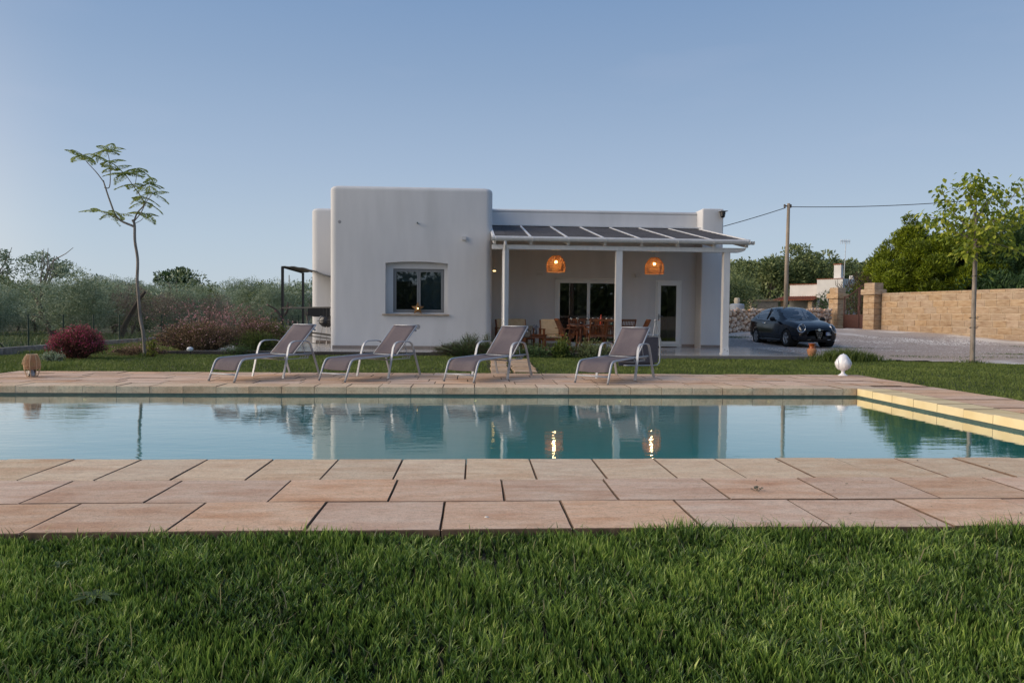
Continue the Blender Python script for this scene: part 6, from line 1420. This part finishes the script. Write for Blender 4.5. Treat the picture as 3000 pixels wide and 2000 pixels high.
# folded leaf: six corners, two halves
q_ = unit(np.cross(Ld, rg.normal(size=(n_, 3))*.3+np.array([0, 0, 1.]))); nn = unit(np.cross(q_, Ld)); s_ = (.135*(.6+.7*rg.random((n_, 1))))
a_ = Lc-Ld*s_*.5; b_ = Lc+Ld*s_*.5; wv = q_*s_*.30; up_ = nn*s_*.10
half1 = np.stack([a_, Lc-Ld*s_*.12+wv+up_, Lc+Ld*s_*.18+wv*.85+up_, b_], 1); half2 = np.stack([a_, b_, Lc+Ld*s_*.18-wv*.85+up_, Lc-Ld*s_*.12-wv+up_], 1)
V = np.stack([half1, half2], 1).reshape(-1, 3); rr = np.repeat(rg.random(n_)**1.2, 8)
o = npmesh('leaves', V, 4, leafmat('broad_leaves', [(0.123, 0.1814, 0.0257), (0.2234, 0.2986, 0.0365), (0.3798, 0.4478, 0.0549), (0.6034, 0.6184, 0.0914)], .42, .45, .4), t, rnd=rr); o['kind'] = 'stuff'

# ------------------------------------------------------------------ shrubs by the lawn
def shrub(name, label, loc, shape, n, leaf, m, seed, stem_m=None, aspect=.3, up=1.0, nst=60, spread=.5, flowers=None):
    """dome of thin upright shoots carrying small leaves; optional blossom at the tips"""
    t = thing(name, label, 'shrub', loc); rg = np.random.default_rng(seed); sx, sy, sz = shape; q = MB(); C = []; D = []; F = []
    for k in range(nst):
        a = rg.random()*2*pi; r = rg.random()**.5; ex, ey = cos(a)*r*sx, sin(a)*r*sy; ez = sz*sqrt(max(.02, 1-r*r*.9))*(.8+.35*rg.random())
        b0 = Vector((ex*.25, ey*.25, 0)); tip = Vector((ex, ey, ez)); mid = Vector((ex*.5, ey*.5, ez*.62)); pts = smooth_path([b0, mid, tip], 3); q.tube(pts, .005, 4)
        for j in range(int(n/nst)):
            u = rg.random()**.6; i = min(len(pts)-2, int(u*(len(pts)-1))); p = pts[i].lerp(pts[i+1], rg.random()); C.append(p+Vector(rg.normal(0, .045*spread*2, 3))); D.append((ex*.4, ey*.4, up))
        if flowers:
            for j in range(flowers[0]):
                p = tip+Vector(rg.normal(0, flowers[2], 3))+Vector((0, 0, .02)); F.append(p)
    q.build('stems', stem_m or mat('stem_brown', (.07, .045, .03), rough=.9), t)['kind'] = 'stuff'
    C = np.array([tuple(c) for c in C]); C[:, 2] = np.maximum(C[:, 2], .02); D = unit(np.array(D, float)); V = leaves(C, leaf, aspect, D, .7, rg)
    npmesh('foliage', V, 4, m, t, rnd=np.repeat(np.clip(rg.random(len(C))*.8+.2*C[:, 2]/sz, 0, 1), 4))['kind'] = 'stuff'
    if flowers:
        F = np.array([tuple(f) for f in F]); V = leaves(F, flowers[1], .8, None, 1, rg, pointy=True)
        npmesh('blossom', V, 4, flowers[3], t, rnd=np.repeat(rg.random(len(F)), 4))['kind'] = 'stuff'
    return t
G_red = leafmat('red_shrub_leaves', [(0.0728, 0.0582, 0.025), (0.1664, 0.0728, 0.0458), (0.2912, 0.0728, 0.0728), (0.208, 0.156, 0.0624)], .25)
Fl_red = leafmat('crimson_blossom', [(0.3375, 0.027, 0.081), (0.513, 0.054, 0.135), (0.648, 0.1215, 0.2295), (0.405, 0.0405, 0.0945)], .3)
Fl_pk = leafmat('pink_blossom', [(.55, .25, .28), (.70, .42, .42), (.42, .12, .17), (.78, .60, .58)], .3)
G_pk = leafmat('gaura_foliage', [(0.117, 0.1054, 0.0421), (0.234, 0.1638, 0.082), (0.3276, 0.199, 0.1288), (0.234, 0.234, 0.082)], .25)
G_gr = leafmat('fresh_green', [(.035, .06, .012), (.07, .11, .02), (.12, .17, .03), (.18, .22, .05)], .3)
G_ros = leafmat('rosemary', [(0.027, 0.0588, 0.018), (0.054, 0.1008, 0.0315), (0.0878, 0.1512, 0.0473), (0.135, 0.21, 0.0788)], .2)
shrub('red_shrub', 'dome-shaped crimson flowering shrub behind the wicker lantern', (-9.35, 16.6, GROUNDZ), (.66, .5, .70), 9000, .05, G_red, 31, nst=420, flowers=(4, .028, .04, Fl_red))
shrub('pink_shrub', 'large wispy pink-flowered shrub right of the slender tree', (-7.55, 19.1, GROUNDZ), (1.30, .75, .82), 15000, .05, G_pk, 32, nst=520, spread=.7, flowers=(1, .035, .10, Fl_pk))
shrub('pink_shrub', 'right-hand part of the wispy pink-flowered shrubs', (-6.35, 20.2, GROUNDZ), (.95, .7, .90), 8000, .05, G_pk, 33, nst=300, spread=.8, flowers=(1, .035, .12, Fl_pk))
# arching wands with scattered flowers over the pink shrub
t = thing('gaura_plant', 'loose arching flower wands with pink blossoms above the pink shrub', 'plant', (-7.4, 19.6, GROUNDZ)); q = MB(); F = []; rg = np.random.default_rng(35)
for k in range(190):
    a = rg.random()*2*pi; L = .5+rg.random()*1.0; bx = rg.normal(.3, .7); by = rg.normal(0, .3); h_ = .7+rg.random()*.75; p0 = Vector((bx*.6, by, .3)); p2 = Vector((bx+cos(a)*L*.7, by+sin(a)*L*.4, h_)); p1 = p0.lerp(p2, .5)+Vector((0, 0, .22)); pts = smooth_path([p0, p1, p2], 5); q.tube(pts, .003, 3)
    for j in range(rg.integers(2, 6)): F.append(tuple(pts[-1-rg.integers(0, 5)]+Vector(rg.normal(0, .02, 3))))
q.build('wands', mat('wand_red', (.16, .07, .06), (.10, .07, .045), scale=5), t)['kind'] = 'stuff'
F = np.array(F); npmesh('blossom', leaves(F, .04, .8, None, 1, rg, pointy=True), 4, Fl_pk, t, rnd=np.repeat(rg.random(len(F)), 4))['kind'] = 'stuff'
shrub('green_shrub', 'fresh green shrub at the right foot of the pink shrub', (-5.95, 19.0, GROUNDZ+.05), (.70, .5, .50), 8000, .045, G_gr, 36, nst=240, spread=.9)
shrub('lantana_shrub', 'spreading yellow-green shrub reaching towards the awning post', (-6.1, 20.6, GROUNDZ), (.85, .5, .75), 5000, .06, G_gr, 37, nst=120, spread=1.3, aspect=.5)
shrub('rosemary_bush', 'dark green rosemary bush against the right corner of the front block', (-.25, 18.15, GROUNDZ), (.95, .38, .40), 11000, .04, G_ros, 38, nst=300, spread=.7, aspect=.16)
shrub('rosemary_bush', 'taller rosemary shoots beside the end of the front block', (-.15, 18.3, GROUNDZ), (.55, .3, .58), 5000, .04, G_ros, 39, nst=60, spread=.5, aspect=.16)
shrub('rosemary_bush', 'rosemary sprig left of the third lounger backrest', (.33, 18.2, GROUNDZ), (.25, .2, .56), 2600, .04, G_ros, 40, nst=34, spread=.5, aspect=.16)
shrub('flower_plant', 'bright yellow-green plant in the bed in front of the armchair', (2.28, 17.9, GROUNDZ), (.24, .2, .40), 1500, .07, G_gr, 41, nst=40, spread=1.0, aspect=.5)
shrub('bed_plants', 'low green plants in the bed before the dining table', (1.6, 18.0, GROUNDZ), (.75, .25, .22), 4500, .05, G_ros, 42, nst=120, spread=1.0, aspect=.35)
shrub('bed_plants', 'taller weedy green plants in the bed below the table', (3.1, 17.95, GROUNDZ), (.75, .25, .34), 4500, .05, G_mx, 43, nst=110, spread=1.2, aspect=.3)
shrub('kerb_plant', 'small grey plant hanging over the dark kerb behind the first lounger', (-6.2, 18.35, GROUNDZ), (.55, .18, .16), 2500, .035, G_ros, 44, nst=70, spread=1.0)
shrub('grey_plant', 'small silvery plant at the left foot of the crimson shrub', (-9.35, 15.7, GROUNDZ), (.30, .2, .16), 900, .045, G_ol, 45, nst=30)
shrub('rose_plant', 'leafy shoot at the foot of the slender tree', (-7.95, 17.3, GROUNDZ), (.22, .15, .45), 160, .07, leafmat('yellow_green', [(.10, .13, .02), (.18, .2, .03), (.25, .26, .05), (.12, .15, .03)], .4), 46, nst=12, aspect=.5)
shrub('pink_groundcover', 'low pink-flowered ground cover between crimson and pink shrubs', (-8.6, 18.0, GROUNDZ), (.75, .4, .22), 3200, .04, G_pk, 47, nst=120, spread=.9, flowers=(1, .03, .06, Fl_pk))
# weed in the near paving joint
t = thing('joint_weed', 'tiny weed growing from a joint of the second slab row', 'weed', (1.72, 4.02, 0)); q = MB()
for k in range(9):
    a = rd.uniform(0, 2*pi); r = rd.uniform(.01, .035); z = rd.uniform(.008, .03); q.add([(r*cos(a)-.01, r*sin(a)-.006, z), (r*cos(a)+.008, r*sin(a)-.008, z+.004), (r*cos(a)+.01, r*sin(a)+.008, z), (r*cos(a)-.008, r*sin(a)+.008, z+.004)], [(0, 1, 2, 3)])
    q.tube([(0, 0, 0), (r*cos(a), r*sin(a), z)], .001, 3)
q.build('leaves', mat('weed_green', (.05, .08, .03)), t)

# ------------------------------------------------------------------ wire fence
t = thing('wire_fence', 'green wire mesh fence with thin posts along the olive grove', 'fence', (-12.35, 17.0, GROUNDZ)); fg = mat('fence_green', (.012, .045, .03), rough=.5)
for k in range(20):
    q = MB(); y = 1.0+k*1.62; q.tube([(0, y, -.1), (0, y, 1.02)], .024, 8); q.build('fence_post', fg, t)
for y0, s in ((1.0, 1), (1.0, -1)):
    q = MB(); q.tube([(0, y0, .60), (.02, y0+s*.75, .05)], .016, 6); q.build('brace', fg, t)
q = MB()
for k in range(14): z = .06+k*.072; q.tube([(0, -2, z), (0, 32, z)], .0022 if k not in (0, 6, 13) else .004, 3)
for k in range(420): y = -2+k*.081; q.tube([(0, y, .04), (0, y, 1.0)], .0016, 3)
q.build('wire_mesh', fg, t)['kind'] = 'stuff'
cst = mat('grey_kerb', rgb(150, 146, 138), rgb(110, 106, 100), scale=7, rough=.95, bump=.01, bscale=30, rand=.1)
t = thing('fence_kerb', 'low grey weathered stone kerb under the wire fence', 'kerb', (-12.2, 16.0, GROUNDZ)); y = 0
while y < 30:
    w = random.uniform(.9, 1.3); q = MB(); q.box(-.12, .05, y, y+w-.02, -.1, .16, ch=.012); q.build('kerb_stone', cst, t); y += w
t = thing('low_stone_wall', 'low grey stone wall with pale top beside the awning posts', 'wall', (-9.2, 33.2, GROUNDZ))
for i in range(7):
    for j in range(2):
        q = MB(); q.box(-.3+i*.42+(.1 if j else 0), .1+i*.42+(.1 if j else 0), 0, .4, j*.27-.02, j*.27+.24, ch=.02); q.build('stone', cst, t)
t = thing('gravel_border', None, None, kind='structure'); q = MB(); q.box(-11.6, -7.8, 24.5, 27.2, -.2, GROUNDZ+.006); q.build('gravel_path', grav, t)
q = MB(); q.box(-9.3, -8.2, 28.3, 29.6, -.2, .035, ch=.01); q.build('white_slab', mat('white_slab', rgb(200, 194, 180), rough=.8), t)

# ------------------------------------------------------------------ grass
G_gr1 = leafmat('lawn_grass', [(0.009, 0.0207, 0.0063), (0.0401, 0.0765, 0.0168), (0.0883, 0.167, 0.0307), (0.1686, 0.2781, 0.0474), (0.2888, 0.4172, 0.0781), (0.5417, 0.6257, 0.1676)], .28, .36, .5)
G_gr2 = leafmat('back_lawn_grass', [(0.0668, 0.1025, 0.0243), (0.1114, 0.1639, 0.0364), (0.1738, 0.2295, 0.0507), (0.234, 0.2869, 0.0729), (0.3119, 0.3382, 0.1215)], .30, .55, .3)
def patch(X, Y, s, seed):     # smooth pseudo-noise for length, lean and colour patches
    return (np.sin(X*s+seed)*np.cos(Y*s*1.3+seed*2)+np.sin(X*s*2.3+Y*s*1.7+seed)*.5+np.sin(X*s*4.1-Y*s*3.3+seed*3)*.3)/1.8
rg = np.random.default_rng(21)
n_ = 250000; Y = 1.45+rg.random(n_)*1.90; X = (rg.random(n_)*2-1)*(Y*.80+.45)+.1
keep = Y < 3.335; X, Y = X[keep], Y[keep]
# tufts: pull blades towards random centres
tx_ = rg.random(5200)*7.2-3.6; ty_ = 1.4+rg.random(5200)*1.95
key = (np.floor(X/.05).astype(int)*73856093 ^ np.floor(Y/.05).astype(int)*19349663) % len(tx_)
jx = (rg.random(len(tx_))-.5)*.05; X = X+(np.floor(X/.05)*.05+.025+jx[key]-X)*.30; Y = np.minimum(3.33, Y+(np.floor(Y/.05)*.05+.025+jx[(key*7) % len(tx_)]-Y)*.25)
P1 = patch(X, Y, 3.1, 1.3); P2 = patch(X, Y, 7.3, 4.2); n_ = len(X)
h = (.046+.015*P1+.013*P2)*(.45+1.0*rg.random(n_)**1.2); h = np.maximum(.012, h); h[rg.random(n_) < .03] *= 1.45
nearedge = Y > 3.22; h[nearedge] *= 1.15
h[(Y > 3.15) & (X > .8)] *= 1.25
w = .0036+.0046*rg.random(n_)
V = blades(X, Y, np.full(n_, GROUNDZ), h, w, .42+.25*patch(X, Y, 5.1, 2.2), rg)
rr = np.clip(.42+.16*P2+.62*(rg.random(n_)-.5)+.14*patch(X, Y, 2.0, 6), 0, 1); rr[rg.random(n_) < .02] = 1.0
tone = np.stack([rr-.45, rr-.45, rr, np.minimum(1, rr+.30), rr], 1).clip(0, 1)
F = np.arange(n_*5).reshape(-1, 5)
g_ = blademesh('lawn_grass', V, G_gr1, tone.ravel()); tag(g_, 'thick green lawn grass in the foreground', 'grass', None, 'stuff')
# stray long and dry blades
n_ = 700; Y = 1.6+rg.random(n_)*1.7; X = (rg.random(n_)*2-1)*(Y*.8+.3); V = blades(X, Y, np.full(n_, GROUNDZ+.01), .06+.06*rg.random(n_), .003+.003*rg.random(n_), .7+.2*rg.random(n_), rg)
tag(blademesh('dry_blades', V, leafmat('dry_grass', [(.20, .19, .09), (.28, .25, .13), (.14, .17, .06), (.10, .14, .04)], .25), rnd=np.repeat(rg.random(n_), 5)), 'scattered dry straw-coloured blades in the front lawn', 'grass', None, 'stuff')
# tall edge blades against the slabs
n_ = 2600; X = rg.random(n_)*8.4-4.1; X = X[np.sin(X*5.3)+np.sin(X*13.1+1)*.8 > rg.random(n_)*2.2-1.3]; n_ = len(X); Y = 3.24+rg.random(n_)*.085; h = (.05+.075*rg.random(n_)**2)*np.where(X > .9, 1.25, .9); V = blades(X, Y, np.full(n_, GROUNDZ), h, .0035+.003*rg.random(n_), .55+.6*rg.random(n_), rg)
tag(blademesh('edge_grass', V, G_gr1, rnd=np.repeat(.35+.5*rg.random(n_), 5)), 'longer grass blades standing against the first slab row', 'grass', None, 'stuff')
# broad-leaved weeds in the lawn
def weed(x, y, n_, L, label):
    t = thing('broadleaf_weed', label, 'weed', (x, y, GROUNDZ)); q = MB()
    for k in range(n_):
        a = 2*pi*k/n_+rd.uniform(-.3, .3); l_ = L*rd.uniform(.7, 1.2); w_ = l_*.16; d_ = Vector((cos(a), sin(a), 0)); s2 = Vector((-sin(a), cos(a), 0)); vs = []
        for j in range(6):
            u = j/5; c = d_*l_*u+Vector((0, 0, .035+l_*(.38*u-.35*u*u))); ww = w_*sin(pi*(.06+.9*u))**.7; vs += [c-s2*ww+Vector((0, 0, .004)), c, c+s2*ww+Vector((0, 0, .004))]
        q.add(vs, [(3*j+i, 3*j+i+1, 3*j+i+4, 3*j+i+3) for j in range(5) for i in range(2)])
    q.build('leaves', mat('weed_leaf', (.045, .085, .02), (.07, .12, .03), scale=40, rough=.6, trans=.3), t, smooth=True)
weed(-1.42, 2.62, 9, .085, 'broad-leaved weed spreading in the front lawn at the left')
weed(-1.75, 2.95, 5, .05, 'tiny flat weed near the left slab corner')
# back lawns
def lawnpatch(n, fx, seed, hm, wm_, mat_, name, label, lean=.7, boost=None):
    rg = np.random.default_rng(seed); X, Y = fx(rg, n); n = len(X); P = patch(X, Y, 1.1, seed); h = hm*(.6+.7*rg.random(n))*(1+.25*P)
    V = blades(X, Y, np.full(n, GROUNDZ-.004), h, wm_*(.7+.6*rg.random(n)), np.full(n, lean), rg); rr = np.clip(.45+.18*P+.45*(rg.random(n)-.5), 0, 1)
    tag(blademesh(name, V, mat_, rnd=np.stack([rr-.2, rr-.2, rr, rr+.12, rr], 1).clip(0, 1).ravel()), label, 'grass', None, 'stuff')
def reg(x0, x1, y0, y1, cut=None):
    def f(rg, n):
        Y = y0+(y1-y0)*rg.random(n)**1.0; X = x0+(x1-x0)*rg.random(n)
        if cut is not None: k = cut(X, Y); X, Y = X[k], Y[k]
        return X, Y
    return f
lawnpatch(150000, reg(-11.7, 15, 12.47, 18.42, lambda X, Y: ~((Y > 17.7) & (X > 3.85)) & ~((Y > 16.4) & (X > 9.2) & (Y > 17.65-.42*np.maximum(0, X-10.5))) & ~((X > .28) & (X < 1.32) & (Y < 17.0) & (np.abs((Y-12.62) % .40-.15) < .16)) & (np.abs(X) < Y*.95)), 51, .045, .011, G_gr2, 'back_lawn_grass', 'mown green lawn between the deck and the terrace')
lawnpatch(60000, reg(7.22, 15, 6.0, 12.47, lambda X, Y: (X < Y*.9+1)), 52, .045, .009, G_gr2, 'side_lawn_grass', 'mown green lawn right of the pool deck')
lawnpatch(14000, reg(-11.9, -8.0, 9, 14.5, lambda X, Y: (X < -8.02) | (Y > 12.46)), 53, .11, .010, G_gr2, 'rough_grass', 'longer rough grass left of the wicker lantern')
lawnpatch(22000, reg(-12.0, -7.75, 18.4, 34), 54, .09, .016, G_gr2, 'rough_grass', 'rough grass strip between shrubs and wire fence')
lawnpatch(9000, reg(-30, -12.4, 18, 34), 55, .22, .035, G_mx, 'grove_grass', 'tall grass under the olive trees')
def clump(x, y, rx, ry, n, h_, seed, label, m=None):
    rg = np.random.default_rng(seed); X = x+rg.normal(0, rx, n); Y = y+rg.normal(0, ry, n); V = blades(X, Y, terr(X, Y)-.03+.0*X, h_*(.5+.8*rg.random(n))*np.exp(-((X-x)/rx/2.2)**2), .012+.006*rg.random(n), np.full(n, .7), rg)
    tag(blademesh('grass_tuft', V, m or G_gr2, rnd=np.repeat(rg.random(n)*.6, 5)), label, 'grass', None, 'stuff')
clump(9.65, 17.25, .55, .18, 1500, .36, 61, 'dark tall grass tuft on the gravel edge right of the white ornament')
clump(12.67, 16.7, .22, .15, 260, .14, 62, 'grass ring round the foot of the staked tree')
for i, (x, y, rx, n_) in enumerate(((13.6, 23.2, .9, 900), (16.2, 19.8, 1.2, 1300), (12.1, 18.4, 1.1, 900), (14.5, 18.2, 1.3, 900), (10.9, 28.7, 1.2, 1500), (20.9, 25.2, .5, 300), (17.5, 26.5, .15, 60), (11.2, 20.8, .15, 60))):
    clump(x, y, rx, .22, n_, .09, 70+i, ['green weed strip on the gravel beyond the car', 'green weed strip on the gravel near the staked tree, right side', 'sparse weeds along the gravel edge left of the staked tree', 'sparse weeds along the gravel edge at the right', 'green weeds along the foot of the rubble wall', 'weed tuft at the foot of the block wall', 'single weed in the middle of the gravel', 'single weed on the gravel in front of the car'][i], G_mx)
clump(-8.2, 17.4, .12, .1, 160, .16, 81, 'grass tuft round the foot of the slender tree')
clump(5.9, 17.62, 1.2, .06, 500, .10, 82, 'ragged grass edge along the right terrace')
# loose pebbles on the gravel yard
rg = np.random.default_rng(90); n_ = 26000; Y = 17.7+rg.random(n_)**1.6*12; X = 9.35+rg.random(n_)*12; k = (X < Y*.85+1) & (Y > 17.75-.42*np.maximum(0, X-10.5)); X, Y = X[k], Y[k]; n_ = len(X); s_ = .012+.03*rg.random(n_)**2
oct_ = np.array([(1, 0, 0), (0, 1, 0), (-1, 0, 0), (0, -1, 0), (0, 0, .7)], float); ang_ = rg.random(n_)*6.28
rotx = oct_[None, :, 0]*np.cos(ang_)[:, None]-oct_[None, :, 1]*np.sin(ang_)[:, None]; roty = oct_[None, :, 0]*np.sin(ang_)[:, None]+oct_[None, :, 1]*np.cos(ang_)[:, None]
Zg = terr(X, Y)+.015+.012*np.sin(X*2.1+Y)*np.sin(Y*1.7)
V = np.stack([X[:, None]+rotx*s_[:, None]*1.2, Y[:, None]+roty*s_[:, None], Zg[:, None]+oct_[None, :, 2]*s_[:, None]], -1)
b0 = np.arange(n_)[:, None]*5; F = np.concatenate([np.stack([b0[:, 0]+i, b0[:, 0]+(i+1) % 4, b0[:, 0]+4], 1) for i in range(4)])
tag(npmesh('pebbles', V.reshape(-1, 3), 3, mat('pebble', rgb(200, 186, 176), rgb(132, 116, 106), scale=60, rough=.9), faces=F), 'loose pale pebbles over the gravel yard', 'pebbles', None, 'stuff')

# fallen scraps on the paving
rg = np.random.default_rng(95); n_ = 70; X = np.where(rg.random(n_) < .5, rg.random(n_)*9-4.5, rg.random(n_)*5+1.5); Y = np.where(rg.random(n_) < .4, 3.4+1.5*rg.random(n_), 10.1+2.2*rg.random(n_)); C_ = np.stack([X, Y, np.full(n_, .006)], 1)
L4 = leaves(C_, .022, .5, unit(np.stack([rg.normal(size=n_), rg.normal(size=n_), np.zeros(n_)], 1)), .05, rg); L4[..., 2] = .004+.006*rg.random((n_, 4))
tag(npmesh('fallen_leaves', L4, 4, leafmat('dry_leaf', [(.05, .035, .02), (.12, .08, .045), (.08, .09, .04)], .1), rnd=np.repeat(rg.random(n_), 4)), 'scattered tiny dry leaf scraps on the paving', 'leaves', None, 'stuff')
